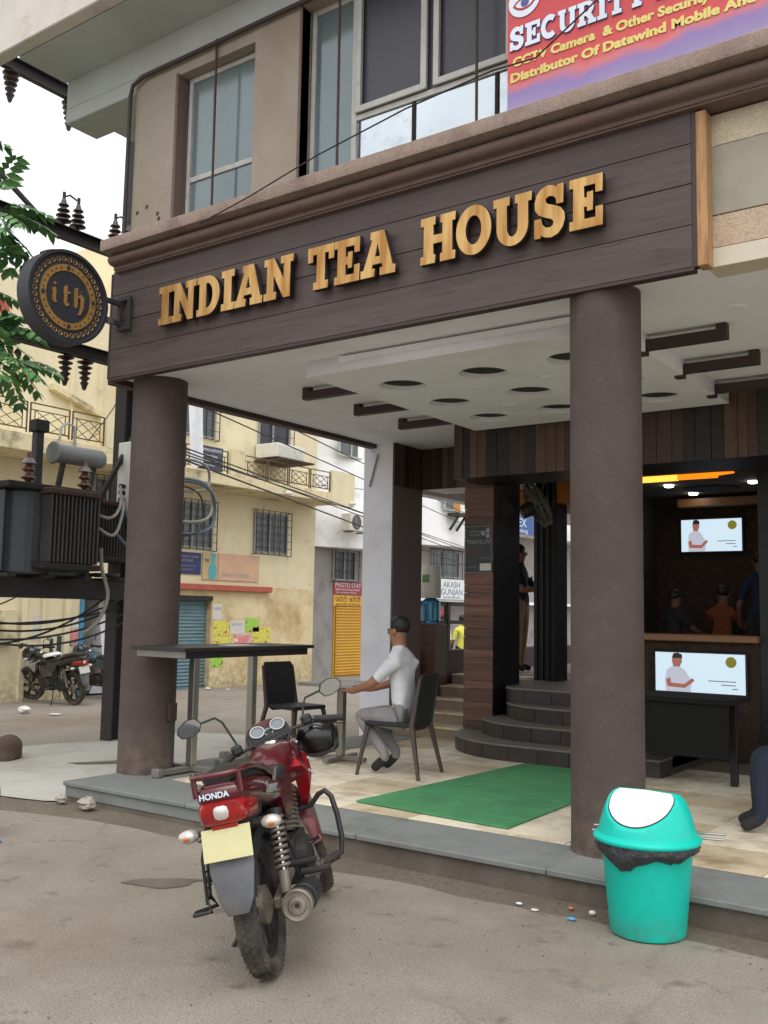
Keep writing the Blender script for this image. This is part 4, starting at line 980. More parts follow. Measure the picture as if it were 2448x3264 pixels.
# long balcony
XB = -15.0
yp(MB().hexa([(XF, 13.2, 4.28), (XB, 13.2, 4.28), (XB, 19.2, 4.28), (XF, 19.2, 4.28)], [(XF, 13.2, 4.52), (XB, 13.2, 4.52), (XB, 19.2, 4.52), (XF, 19.2, 4.52)]), 'balcony_slab', 'yellow_dirty', bev=0.01)
yp(MB().box(XB - 0.12, XB + 0.004, 18.72, 19.62, 4.24, 5.08), 'balcony_wall', 'yellow_plaster')
yp(MB().box(XB - 0.12, XB + 0.003, 15.18, 15.62, 4.52, 5.10), 'balcony_pier', 'yellow_dirty')
def railing(pf, x, y0, y1, z0, z1, along='y', base=0.0):
    b = MB(); P = (lambda u, z: (x, u, z)) if along == 'y' else (lambda u, z: (u, x, z))
    t = 0.022
    b.bar(P(y0, z1), P(y1, z1), t); b.bar(P(y0, z0 + 0.06), P(y1, z0 + 0.06), t)
    b.bar(P(y0, z0), P(y0, z1), t); b.bar(P(y1, z0), P(y1, z1), t)
    iy0, iy1 = y0 + 0.09, y1 - 0.09; iz0, iz1 = z0 + 0.06, z1 - 0.12
    b.bar(P(iy0, iz0), P(iy0, iz1), 0.014); b.bar(P(iy1, iz0), P(iy1, iz1), 0.014); b.bar(P(y0, iz1), P(y1, iz1), 0.016)
    w_, h_ = iy1 - iy0, iz1 - iz0
    for (a, c, e, f) in ((0, 0, 1, 1), (0, 1, 1, 0), (0, .5, .5, 1), (.5, 0, 1, .5), (0, .5, .5, 0), (.5, 1, 1, .5)):
        b.bar(P(iy0 + a * w_, iz0 + c * h_), P(iy0 + e * w_, iz0 + f * h_), 0.011)
    return pf(b, 'railing', 'railing_brown')
for (a, c) in ((15.66, 16.36), (16.42, 17.10), (17.16, 17.88), (17.94, 18.68), (13.9, 15.12)):
    railing(yp, XB - 0.05, a, c, 4.54, 5.02)
# left wing: terrace with railing, pitched parapet, stair door
lw = thing('yellow_house', 'yellow house with terrace railing and sloping parapet beside the transformer', 'building', (XF, 10.0, -0.14))
lp = part_of(lw)
lp(MB().box(-26, XF, 3.0, 13.12, 2.2, 4.62), 'wall', 'yellow_plaster')
b = MB(); b.box(-26, XF, 3.0, 12.20, -0.3, 2.2); b.box(-26, XF, 13.10, 13.59, -0.3, 2.2); b.box(-26, XF - 1.2, 12.20, 13.10, -0.3, 2.2); b.box(-26, XF, 12.20, 13.10, 1.80, 2.2)
lp(b, 'ground_wall', 'yellow_plaster')
lp(MB().box(XF - 0.05, XF + 0.03, 12.17, 12.26, -0.2, 1.80), 'door_post', 'blue_paint')
lp(MB().box(XF - 1.19, XF - 1.1, 12.27, 13.09, -0.1, 1.80), 'door_recess', 'door_dark')
for i in range(6): lp(MB().box(XF - 1.1, XF - 0.15 - i * 0.16, 12.62, 13.09, -0.1 + i * 0.17, 0.07 + i * 0.17), 'stair', 'stair_white')
lp(MB().hexa([(XF - 0.9, 12.85, 0.1), (XF - 0.02, 12.85, 0.1), (XF - 0.02, 13.08, 0.1), (XF - 0.9, 13.08, 0.1)], [(XF - 0.9, 12.85, 1.75), (XF - 0.3, 12.85, 1.75), (XF - 0.3, 13.08, 1.75), (XF - 0.9, 13.08, 1.75)]), 'stair_wall', 'stair_white')
for (y0, y1) in ((10.85, 10.97), (11.80, 11.93), (9.3, 9.42), (11.30, 11.36)):
    lp(MB().box(XF, XF + 0.07, y0, y1, -0.2, 2.2), 'pilaster', 'yellow_plaster', bev=0.01)
lp(MB().box(XF, XF + 0.16, 9.5, 10.7, 0.9, 1.55), 'meter_niche', 'yellow_dirty', bev=0.02)
lp(MB().hexa([(XF, 3.0, 4.32), (XB, 3.0, 4.32), (XB, 13.12, 4.32), (XF, 13.12, 4.32)], [(XF, 3.0, 4.63), (XB, 3.0, 4.63), (XB, 13.12, 4.63), (XF, 13.12, 4.63)]), 'terrace_slab', 'yellow_dirty', bev=0.01)
for (a, c) in ((7.3, 8.25), (8.30, 9.25), (9.33, 10.13), (10.2, 11.02), (11.09, 11.80)):
    railing(lp, XB - 0.05, a, c, 4.66, 5.20)
lp(MB().box(XB - 0.2, XB + 0.004, 11.84, 12.12, 4.63, 5.24), 'terrace_pier', 'yellow_plaster')
lp(MB().box(XB - 0.15, XB, 12.12, 13.12, 4.63, 5.15), 'terrace_wall', 'yellow_dirty')
# upper storey set back, with its sloping parapet band and pipe
lp(MB().box(-26, XF - 0.3, 3.0, 13.12, 4.63, 8.0), 'upper_wall', 'yellow_plaster')
lp(MB().hexa([(XF - 0.3, 11.42, 5.82), (XF - 0.14, 11.42, 5.82), (XF - 0.14, 12.75, 5.42), (XF - 0.3, 12.75, 5.42)], [(XF - 0.3, 11.42, 5.93), (XF - 0.14, 11.42, 5.93), (XF - 0.14, 12.75, 5.52), (XF - 0.3, 12.75, 5.52)]), 'sloping_band', 'yellow_dirty')
lp(MB().tube([(XF - 0.1, 12.7, 5.45), (XF - 0.1, 13.0, 5.25), (XF + 0.9, 12.2, 5.2)], 0.03, 8), 'rail_end', 'railing_brown')
lp(MB().box(XF - 0.3, XF - 0.18, 7.0, 10.4, 7.1, 7.3), 'roof_edge', 'roof_red')
for yy in (10.6, 11.9, 12.6): lp(MB().box(XF - 0.3, XF - 0.24, yy, yy + 0.06, 4.7, 7.0), 'wall_rib', 'yellow_plaster')
grille_window(lp, XF, 12.35, 13.0, 3.25, 4.2, 'far_glass_dark', 0.5, 4, 4)
lp(MB().tube([(XB + 0.05, 10.75, 4.6), (XB + 0.06, 10.78, 4.85), (XB + 0.06, 10.9, 4.93), (XB + 0.06, 11.05, 4.9), (XB + 0.05, 11.1, 4.5)], 0.025, 8), 'vent_pipe', 'conservator', smooth=50)
# ---- boards, posters and units hung on the two houses
def board(name, label, cat, y0, y1, z0, z1, m, x=XF, lines=(), lm='print_grey', parent=None, tilt=0.0, group=None, th=0.03):
    o = thing(name, label, cat, (x, (y0 + y1) / 2, z0), group=group); w_ = (y1 - y0) / 2
    MB().box(0.004, th, -w_, w_, 0, z1 - z0).build('panel', m, o)
    for (s, u, v, size, width) in lines:
        me = text_mesh(s, size, extrude=0.002, width=width); me.transform(SIDE(th + 0.002, -w_ + u, v)); me.materials.clear(); me.materials.append(MATS[lm]); link('lettering', me, o)
    return o
board('sign_board', 'navy office board with pale lines, left of the tan bottle board', 'sign', 14.55, 15.33, 2.37, 2.85, 'sign_navy', lines=[('ADVOCATE CHAMBER', .1, .36, .075, .6), ('NOTARY', .16, .27, .075, .4), ('Income Tax  Sales Tax', .1, .17, .05, .5), ('Consultant', .18, .09, .05, .36)])
o = board('sign_board', 'tan board with a teal bottle and number 98 above the red ledge', 'sign', 15.38, 15.85, 2.27, 2.87, 'sign_tan', lines=[('98', .05, .38, .13, .14)], lm='print_black')
b = MB(SIDE(0.032, 0.07, 0.02)); b.prism([(-.10, 0), (.10, 0), (.13, .16), (.11, .28), (.05, .36), (.05, .46), (.08, .50), (.06, .58), (-.06, .58), (-.08, .5), (-.05, .46), (-.05, .36), (-.11, .28), (-.13, .16)], 0, 0.003); b.build('bottle_print', 'sign_teal', o)
o = board('sign_board', 'faded pinkish tan shop board with worn lettering', 'sign', 15.87, 17.22, 2.27, 2.88, 'sign_pinktan', lines=[('ENERGY FITNESS', .12, .08, .13, .9)], lm='print_grey')
board('sign_board', 'charcoal office board hung on the long balcony rail', 'sign', 14.17, 14.9, 4.54, 5.05, 'sign_charcoal', x=XB, lines=[('SHRINIVAS & ASSOCIATES', .03, .40, .085, .66), ('Gulshan Dubey', .12, .28, .075, .45), ('Chartered Accountants', .06, .18, .05, .5), ('First Floor', .2, .09, .05, .3)], lm='print_white')
# shop banner hanging half loose (cloth)
b = MB(); n = 8; vs = []; 
for i in range(n + 1):
    for j in range(5):
        u = i / n; v = j / 4
        vs.append((0.05 * math.sin(u * 5 + v), -0.25 + 0.42 * u + 0.06 * v, 1.25 - 1.25 * v + 0.28 * u * (1 - v) - 0.06 * math.sin(u * 4)))
b.add(vs, [(i * 5 + j, (i + 1) * 5 + j, (i + 1) * 5 + j + 1, i * 5 + j + 1) for i in range(n) for j in range(4)])
o = b.build('cloth_banner', 'cloth_white', smooth=60); o.location = (-14.8, 13.95, 4.55); tag(o, 'torn white cloth banner hanging crooked beside the left column', 'banner')
rr = random.Random(21)
POST = [(15.76, 16.05, 1.38, 1.74, 'paper', 'grey printed notice at the top of the poster wall'), (15.78, 16.3, 1.02, 1.34, 'paper_yellow', 'yellow handbill high on the poster wall by the teal shutter'),
        (16.32, 16.8, 1.05, 1.36, 'paper', 'white handbill right of the top yellow one on the poster wall'), (15.82, 16.42, 0.70, 1.0, 'paper_yellow', 'yellow and red poster in the middle of the poster wall'),
        (16.44, 17.05, 0.72, 1.02, 'paper_pink', 'pink poster in the middle row of the poster wall'), (17.08, 17.7, 0.78, 1.2, 'paper_yellow', 'yellow poster at the right of the poster wall'),
        (15.74, 16.14, 0.32, 0.66, 'paper_green', 'bright green poster low on the poster wall'), (16.84, 17.3, 1.1, 1.42, 'paper_green', 'small green handbill at the top right of the poster wall')]
for (y0, y1, z0, z1, m, lb) in POST:
    board('poster', lb, 'poster', y0, y1, z0, z1, m, group='posters on the yellow wall', th=0.008, lines=[('NOTICE', .06, (z1 - z0) * .6, .09, (y1 - y0) * .7)] if m == 'paper' else ())
for (y0, y1, z0, z1, m, lb) in ((11.15, 11.35, 1.2, 1.45, 'paper', 'small white notice high on the yellow wall behind the hanging wires'), (11.12, 11.38, 0.98, 1.18, 'paper', 'grey notice below the small white one on the yellow wall'),
                                (11.0, 11.3, 0.50, 0.74, 'paper', 'pale stencilled notice low on the yellow wall beside the parked motorcycle'), (12.0, 12.14, 1.2, 1.42, 'paper', 'lilac handbill beside the blue door post'), (11.98, 12.15, 0.85, 1.18, 'paper_pink', 'pink and yellow handbill under the lilac one by the blue door post'),
                                (11.52, 11.6, 0.75, 1.0, 'sign_charcoal', 'torn dark handbill hanging from the yellow wall'), (11.68, 11.78, 0.65, 1.05, 'sign_charcoal', 'torn grey foil strip on the yellow wall')):
    board('poster', lb, 'poster', y0, y1, z0, z1, m, group='notices by the stair door', th=0.008)
def ac_unit(name, label, x, y, z, wd=0.8, hh=0.55, dp=0.3, grill=True):
    o = thing(name, label, 'air conditioner', (x, y, z))
    MB().box(0, dp, -wd / 2, wd / 2, 0, hh).build('case', 'ac_white', o, bev=0.015)
    if grill:
        b = MB(SIDE(dp + 0.002, -wd * 0.16, hh / 2)); b.lathe([(0, 0.0), (hh * 0.40, 0.0), (hh * 0.40, 0.004)], 24); b.build('fan_recess', 'print_grey', o)
        b = MB(SIDE(dp + 0.004, -wd * 0.16, hh / 2))
        for q in (.1, .19, .28, .36, .41): b.tube([(hh * q * math.cos(t), hh * q * math.sin(t), 0.008) for t in [2 * math.pi * j / 24 for j in range(24)]], 0.006, 5, closed=True)
        b.build('fan_grille', 'sign_charcoal', o)
    else:
        for j in range(6): MB().box(dp, dp + .008, -wd * .45, wd * .45, hh * (.12 + .13 * j), hh * (.17 + .13 * j)).build('louvre', 'ac_white', o)
    for s in (-1, 1): MB().bar((0, s * wd * .35, -0.03), (dp, s * wd * .35, -0.03), 0.03).build('bracket', 'grille_dark', o)
    return o
ac_unit('window_air_conditioner', 'beige window air conditioner on a plank above the balcony railing', XF + 0.04, 17.45, 5.20, 1.0, 0.34, 0.7, grill=False)
tag(MB().box(XF + 0.1, XB + 0.05, 16.85, 17.95, 5.10, 5.14).build('wooden_plank', 'rust_iron'), 'rusty plank carrying the window air conditioner', 'plank')
for (y, z) in ((17.0, 4.33), (19.45, 4.33)):
    tag(MB().cyl((XB + 0.0, y, z), (XB + 0.14, y + 0.05, z - 0.01), 0.04, n=12).build('drain_spout', 'box_white'), 'white plastic drain spout poking from the balcony edge' if y < 18 else 'white plastic drain spout at the far end of the balcony wall', 'pipe')

# ================================================================== WHITE BUILDINGS FURTHER ALONG
XW = -16.5
wb = thing('white_building', 'white building with curved bay next to the yellow one', 'building', (XW, 22, -0.14)); wp = part_of(wb)
wp(MB().box(-28, XW, 19.32, 24.2, -0.3, 9.5), 'wall', 'grey_plaster')
bay = [(XW + 0.05, 19.33)] + [(XW + 0.05 + 0.75 * math.sin(R_(t)), 19.4 + (t / 180.0) * 4.6) for t in range(8, 173, 12)] + [(XW + 0.05, 24.1)]
wp(MB().prism(bay, 3.30, 4.9), 'bay', 'white_plaster'); wp(MB().prism(bay, 4.92, 5.6), 'bay', 'white_plaster'); wp(MB().prism([(x - 0.05, y) for x, y in bay], 5.6, 9.5), 'bay', 'white_plaster')
grille_window(wp, XW, 20.65, 21.65, 2.45, 3.28, 'far_glass_dark', 0.5, 2, 3)
grille_window(wp, XW + 0.62, 20.02, 21.1, 5.72, 6.25, 'far_glass', 0.5, 2, 2, grille=False)
wp(MB().box(XW, XW + 0.03, 20.74, 22.0, -0.2, 1.76), 'shop_front', 'shutter_ochre'); shutter(wp, XW + 0.05, 20.8, 22.0, -0.05, 1.74, 'shutter_ochre')
ac_unit('outdoor_air_conditioner', 'white split air conditioner unit on the white building', XW + 0.75, 20.45, 3.72, 0.8, 0.45)
board('sign_board', 'red PHOTO STAT board above the ochre one', 'sign', 20.72, 22.0, 2.08, 2.42, 'sign_red', x=XW, lines=[('PHOTO STAT', .06, .19, .17, 1.15), ('WEIGH TECH BIX ELECTRONIC', .06, .10, .08, 1.1), ('Fax  Lamination  Binding', .1, .03, .06, .9)], lm='print_white')
board('sign_board', 'ochre board with Hindi photocopy lettering under the red one', 'sign', 20.72, 22.0, 1.74, 2.05, 'sign_ochre', x=XW, lines=[('फोटो कॉपी', .06, .13, .19, 1.15), ('स्टेशनरी लेमिनेशन', .08, .03, .08, 1.1)], lm='print_black')
wc = thing('white_building', 'white apartment block seen through the rear opening', 'building', (XW, 28, -0.14)); wq = part_of(wc)
wq(MB().box(-28, XW - 0.3, 24.22, 46, -0.3, 10), 'wall', 'grey_plaster')
bay2 = [(XW - 0.3, 24.3)] + [(XW - 0.3 + 0.8 * math.sin(R_(t)), 24.4 + (t / 180.0) * 3.9) for t in range(8, 173, 12)] + [(XW - 0.3, 28.2)]
wq(MB().prism(bay2, 3.70, 10), 'bay', 'white_plaster')
wq(MB().box(XW - 0.3, XW + 0.5, 28.3, 46, 4.45, 10), 'bay', 'white_plaster')
wq(MB().box(XW - 0.28, XW + 0.2, 24.3, 46, 1.96, 2.06), 'awning_ledge', 'white_plaster')
grille_window(wq, XW - 0.3, 26.0, 27.7, 2.75, 3.62, 'far_glass', 0.4, 3, 2)
ow = grille_window(wq, XW + 0.49, 25.5, 26.4, 4.8, 5.45, 'far_glass', 0.6, 2, 2, grille=False)
MB().box(XW + 0.515, XW + 0.53, 25.55, 26.4, 5.45, 5.9).build('board_panel', 'orange_board', ow)
MB().box(XW + 0.53, XW + 0.545, 26.06, 26.4, 4.8, 5.44).build('board_panel', 'orange_board', ow)
b = MB(); b.box(XW + 0.5, XW + 0.9, 25.7, 26.3, 4.62, 4.72)
for s in (25.8, 26.2): b.bar((XW + 0.85, s, 4.62), (XW + 0.5, s + 0.05, 4.2), 0.06)
b.build('bracket_shelf', 'grille_dark', ow)
railing(wq, XW + 0.9, 26.95, 28.2, 4.60, 5.05)
shutter(wq, XW - 0.25, 25.2, 26.9, -0.05, 1.35, 'shutter_grey'); shutter(wq, XW - 0.25, 27.0, 28.9, -0.05, 1.35, 'shutter_grey')
board('sign_board', 'white AKASH GUNJAN board seen through the rear opening', 'sign', 25.45, 27.4, 2.05, 2.68, 'sign_white', x=XW + 0.25, lines=[('AKASH', .40, .37, .27, 1.0), ('GUNJAN', .28, .14, .27, 1.28), ('INDUSTRIES AND AGRICO', .4, .03, .09, 1.05)], lm='print_blue')
board('sign_board', 'red board under the white one seen through the rear opening', 'sign', 25.62, 26.55, 1.42, 1.76, 'sign_red', x=XW + 0.1)
board('sign_board', 'blue board with white letters EX seen beside the wall fan', 'sign', 29.5, 31.8, 4.42, 5.05, 'sign_blue', x=XW + 0.52, lines=[('FLEX', .30, .26, .42, 1.1), ('Printing', .40, .06, .2, 1.1)], lm='print_white')
# ================================================================== TRANSFORMER STRUCTURE
PX = -9.9
es = thing('transformer_mount', 'dark steel pole frame with cross arms carrying the transformer', 'pole', (PX, 8.1, -0.04)); ep = part_of(es)
def joist(y):
    b = MB(); b.box(PX - 0.10, PX + 0.10, y - 0.10, y - 0.085, -0.3, 8.3); b.box(PX - 0.10, PX + 0.10, y + 0.085, y + 0.10, -0.3, 8.3); b.box(PX - 0.008, PX + 0.008, y - 0.085, y + 0.085, -0.3, 8.3)
    return b
ep(joist(8.1), 'pole', 'steel_dark'); ep(joist(5.3), 'pole', 'steel_dark')
for z in (6.06, 4.68, 7.80):
    b = MB(); b.box(PX + 0.105, PX + 0.115, 4.6, 8.9, z - 0.08, z + 0.08); b.box(PX + 0.115, PX + 0.19, 4.6, 8.9, z + 0.07, z + 0.08); b.box(PX + 0.115, PX + 0.19, 4.6, 8.9, z - 0.08, z - 0.07)
    ep(b, 'cross_arm', 'steel_dark')
for x in (PX - 0.16, PX + 0.16):
    ep(MB().box(x - 0.05, x + 0.05, 4.9, 8.35, 1.70, 1.92), 'platform_beam', 'steel_dark')
b = MB()
for i in range(5): b.box(PX - 0.5, PX + 0.5, 5.7 + i * 0.5, 5.8 + i * 0.5, 1.925, 1.96)
ep(b, 'platform_slats', 'steel_dark')
ep(MB().bar((PX + 0.2, 8.15, 3.9), (PX + 0.2, 7.55, 2.85), 0.05), 'brace', 'steel_dark')
ep(MB().bar((PX + 0.13, 5.6, 6.75), (PX + 0.13, 6.6, 6.15), 0.045), 'brace', 'steel_dark')
def insulator(y, z, up=True, n=4, m='insulator_dark', r=0.07, h=0.30, x=PX + 0.14):
    prof = [(0.015, 0)]
    for i in range(n):
        z0 = 0.04 + i * (h - 0.08) / n; dz = (h - 0.08) / n; k = 1 - 0.12 * i
        prof += [(0.035, z0), (r * k, z0 + dz * 0.25), (r * k * 0.96, z0 + dz * 0.4), (0.036, z0 + dz * 0.75)]
    prof += [(0.03, h - 0.03), (0.02, h), (0.0, h)]
    T = Matrix.Translation((x, y, z)) @ (Matrix.Identity(4) if up else Matrix.Rotation(math.pi, 4, 'X'))
    b = MB(); b.lathe(prof, 14, T)
    return b
for (y, z) in ((6.91, 6.14), (7.12, 6.14), (7.68, 6.14), (7.90, 6.14)):
    ep(insulator(y, z, True, 4, 'insulator_dark', 0.10, 0.34), 'insulator', 'insulator_dark', smooth=45)
    ep(MB().cyl((PX + 0.14, y, z + 0.34), (PX + 0.14, y, z + 0.42), 0.02, n=8), 'insulator_cap', 'steel_dark')
for y in (6.91, 7.68):
    ep(MB().tube([(PX + 0.14, y, 6.50), (PX + 0.14, y + 0.08, 6.55), (PX + 0.14, y + 0.18, 6.52)], 0.012, 6), 'jumper_wire', 'steel_dark')
for (y, z) in ((6.12, 7.74), (6.92, 7.74), (7.05, 4.62), (7.33, 4.62)):
    ep(insulator(y, z, False, 5, 'insulator_dark', 0.10, 0.40), 'insulator', 'insulator_dark', smooth=45)
# transformer
tr = thing('transformer', 'large oily grey oil transformer with cooling fins and bushings on the pole frame', 'transformer', (PX, 7.0, 1.96)); tp = part_of(tr)
b = MB(); pts = [(PX + 0.34 * sx, y) for sx, y in ((-1, 6.25), (1, 6.25))]
tp(MB().prism([(PX - 0.36, 6.25), (PX + 0.30, 6.25)] + arc(PX + 0.10, 6.62, 0.30, -70, 0, 5) + [(PX + 0.40, 7.35), (PX - 0.36, 7.35)], 1.965, 2.90), 'tank', 'tank_grey', bev=0.02)
tp(MB().box(PX - 0.42, PX + 0.46, 6.18, 7.42, 2.90, 2.97), 'tank_lid', 'tank_top', bev=0.012)
tp(MB().box(PX + 0.40, PX + 0.62, 6.60, 7.30, 2.86, 2.93), 'fin_header', 'rust_iron', bev=0.015)
tp(MB().box(PX + 0.40, PX + 0.60, 6.55, 7.35, 2.02, 2.09), 'fin_header', 'tank_top', bev=0.015)
for i in range(13):
    y = 6.64 + i * 0.053
    tp(MB().box(PX + 0.41, PX + 0.60, y, y + 0.018, 2.095, 2.855), 'cooling_fin', 'fin_grey', bev=0.006)
tp(MB().box(PX - 0.3, PX + 0.1, 7.352, 7.44, 2.0, 2.88), 'tank_side', 'tank_top', bev=0.015)
tp(MB().box(PX - 0.1, PX + 0.30, 7.58, 8.0, 2.84, 2.90), 'fin_header', 'rust_iron', bev=0.012); tp(MB().box(PX - 0.1, PX + 0.30, 7.58, 8.0, 2.16, 2.22), 'fin_header', 'tank_top', bev=0.012)
for i in range(9):
    y = 7.60 + i * 0.044
    tp(MB().box(PX - 0.05, PX + 0.28, y, y + 0.016, 2.221, 2.839), 'cooling_fin', 'fin_grey', bev=0.005)
T = Matrix.Translation((PX + 0.15, 6.92, 3.40)) @ Matrix.Rotation(R_(-90), 4, 'X')
cons = tp(MB().lathe([(0.0, 0.0), (0.12, 0.0), (0.135, 0.015), (0.135, 0.03), (0.115, 0.035), (0.115, 0.68), (0.09, 0.72), (0.0, 0.74)], 28, T), 'conservator', 'conservator', smooth=40)
tp(MB().bar((PX + 0.15, 7.02, 2.97), (PX + 0.15, 7.08, 3.30), 0.05), 'conservator_leg', 'fin_grey'); tp(MB().bar((PX + 0.15, 7.46, 2.97), (PX + 0.15, 7.52, 3.30), 0.05), 'conservator_leg', 'fin_grey')
tp(MB().box(PX + 0.02, PX + 0.12, 6.73, 6.83, 2.97, 3.62), 'vent_post', 'fin_grey', bev=0.008); tp(MB().box(PX + 0.0, PX + 0.16, 6.69, 6.87, 3.62, 3.76), 'vent_head', 'steel_dark', bev=0.01)
for (y, x) in ((6.52, PX + 0.3), (6.86, PX - 0.05), (7.28, PX + 0.3)):
    tp(insulator(y, 2.97, True, 3, 'porcelain', 0.085, 0.36, x), 'bushing', ['porcelain'], smooth=45)
    tp(MB().lathe([(0.0, 0.0), (0.09, 0.0), (0.045, 0.06), (0.02, 0.07), (0.0, 0.10)], 16, Matrix.Translation((x, y, 3.20))), 'bushing_cap', 'porcelain_grey', smooth=40)
# meter box and its cables
mb = thing('junction_box', 'white cable junction box strapped to the dark pole', 'box', (PX + 0.1, 8.12, 2.78)); mp_ = part_of(mb)
mp_(MB().box(PX + 0.12, PX + 0.42, 7.90, 8.30, 2.78, 3.66), 'case', 'box_white', bev=0.012)
for z in (3.10, 3.02, 2.93): mp_(MB().cyl((PX + 0.27, 7.83, z), (PX + 0.27, 7.905, z), 0.028, n=12), 'gland', 'cable_black')
def cable(pts, r, m, label, n=8, group=None):
    # smooth the path
    P = [Vector(p) for p in pts]; out = []
    for i in range(len(P) - 1):
        p0 = P[max(i - 1, 0)]; p1 = P[i]; p2 = P[i + 1]; p3 = P[min(i + 2, len(P) - 1)]
        for k in range(6):
            t = k / 6
            out.append(0.5 * ((2 * p1) + (p2 - p0) * t + (2 * p0 - 5 * p1 + 4 * p2 - p3) * t * t + (3 * p1 - p0 - 3 * p2 + p3) * t * t * t))
    out.append(P[-1])
    return tag(MB().tube(out, r, n).build('cable', m, smooth=60), label, 'cable', group)
cable([(PX + 0.3, 7.28, 2.78), (PX + 0.5, 7.5, 2.66), (PX + 0.45, 7.7, 2.82), (PX + 0.27, 7.84, 3.10)], 0.018, 'cable_grey', 'upper pale cable from the transformer to the junction box')
cable([(PX + 0.5, 7.30, 2.56), (PX + 0.55, 7.55, 2.46), (PX + 0.45, 7.75, 2.80), (PX + 0.27, 7.84, 3.02)], 0.018, 'cable_grey', 'middle pale cable sagging into the junction box')
cable([(PX + 0.5, 7.6, 2.5), (PX + 0.5, 7.85, 2.3), (PX + 0.45, 8.0, 2.25), (PX + 0.40, 7.86, 2.7), (PX + 0.27, 7.84, 2.93)], 0.018, 'cable_blue', 'blue grey cable curling up into the junction box')
cable([(PX + 0.45, 7.45, 2.3), (PX + 0.42, 7.50, 2.05), (PX + 0.40, 7.62, 1.75), (PX + 0.40, 7.50, 1.45), (PX + 0.38, 7.30, 1.3)], 0.022, 'cable_grey', 'thick pale cable hanging below the transformer platform')
# loops of cable right of the left column
for i, (cy_, cz_, ry, rz, m, lb) in enumerate(((9.15, 3.42, 0.50, 0.22, 'cable_grey', 'pale cable loop beside the left column, topmost of the loops'), (9.20, 3.08, 0.52, 0.30, 'cable_grey', 'pale cable loop beside the left column, middle of the loops'),
                                            (9.20, 2.98, 0.58, 0.36, 'cable_blue', 'blue cable loop beside the left column, widest of the loops'), (9.05, 2.92, 0.50, 0.34, 'cable_black', 'thin dark cable loop beside the left column, lowest of the loops'))):
    pts = [(PX + 0.05 * math.sin(3 * t), cy_ + ry * math.sin(t), cz_ + rz * math.cos(t)) for t in [2 * math.pi * k / 40 for k in range(40)]]
    tag(MB().tube(pts, 0.02 if i < 3 else 0.012, 8, closed=True).build('cable_loop', m, smooth=60), lb, 'cable', None)
tag(MB().tube([(PX + 0.1 + 0.16 * math.sin(t), 7.78 + 0.20 * math.cos(t), 1.985 + 0.004 * (k % 7)) for k, t in enumerate([2 * math.pi * j / 16 for j in range(65)])], 0.013, 6).build('cable_coil', 'cable_black', smooth=60), 'coil of black cable lying on the transformer platform', 'cable')
# drooping service wires under the platform
rr = random.Random(9)
SW = [((-9.6, 4.4, 1.66), (-9.8, 8.05, 1.60), .22), ((-9.25, 4.5, 1.85), (-9.7, 8.1, 1.45), .46), ((-9.3, 4.6, 1.95), (-9.7, 8.0, 1.72), .42), ((-9.4, 4.8, 1.72), (-9.75, 8.0, 1.62), .34), ((-9.3, 4.5, 1.60), (-9.75, 8.05, 1.52), .32), ((-9.5, 4.6, 1.9), (-13.5, 9.8, 2.3), .55), ((-9.45, 4.4, 1.72), (-9.8, 8.0, 1.85), .6)]
nm = ['thin upper strand', 'long lower strand', 'topmost', 'second from the top', 'third from the top', 'thinnest, running off to the yellow house', 'lowest, deepest sagging']
for i, (a, c, sag) in enumerate(SW):
    pts = [(a[0] + (c[0] - a[0]) * k / 10, a[1] + (c[1] - a[1]) * k / 10, a[2] + (c[2] - a[2]) * k / 10 - sag * 4 * (k / 10) * (1 - k / 10)) for k in range(11)]
    cable(pts, 0.012, 'cable_black', 'sagging black service wire under the transformer, ' + nm[i], 6)
# overhead wires along the side street, seen under the veranda ceiling
OW = [((9.09, 4.46), (25.5, 4.28)), ((10.2, 4.60), (25.5, 4.63)), ((9.13, 3.79), (25.5, 3.51)), ((9.13, 3.74), (25.5, 3.40)), ((9.13, 3.70), (25.5, 3.60)), ((9.14, 3.62), (25.5, 3.06)), ((9.1, 5.4), (25.5, 5.2))]
wn = ['second highest', 'third highest', 'middle bundle upper', 'middle bundle lower', 'middle bundle centre', 'lowest', 'highest']
for i, ((y0, z0), (y1, z1)) in enumerate(OW):
    pts = [(PX + (-15.2 - PX) * k / 12 * 1.25, y0 + (y1 - y0) * k / 12 * 1.25, z0 + (z1 - z0) * k / 12 * 1.25 - 0.0 * k) for k in range(13)]
    cable(pts, 0.011 if i < 5 else 0.015, 'cable_black', 'overhead wire running along the side street, ' + wn[i], 6)
# stray vertical wire over the left house
cable([(-14.6, 12.0, 6.6), (-14.6, 11.95, 6.0), (-14.55, 11.6, 5.3), (-14.6, 11.1, 4.6)], 0.01, 'cable_black', 'loose wire hanging over the terrace of the yellow house', 6)
cable([(-14.7, 12.35, 5.35), (-14.7, 12.2, 5.15), (-14.7, 12.3, 4.85), (-14.6, 12.6, 4.6), (-14.6, 12.75, 5.0)], 0.02, 'cable_black', 'tangle of black cable by the terrace pier', 6)
tag(MB().box(-14.9, -14.86, 12.78, 13.0, 4.95, 5.35).build('orange_flag', 'sign_orange'), 'small orange and white sign beside the dark pole', 'sign')

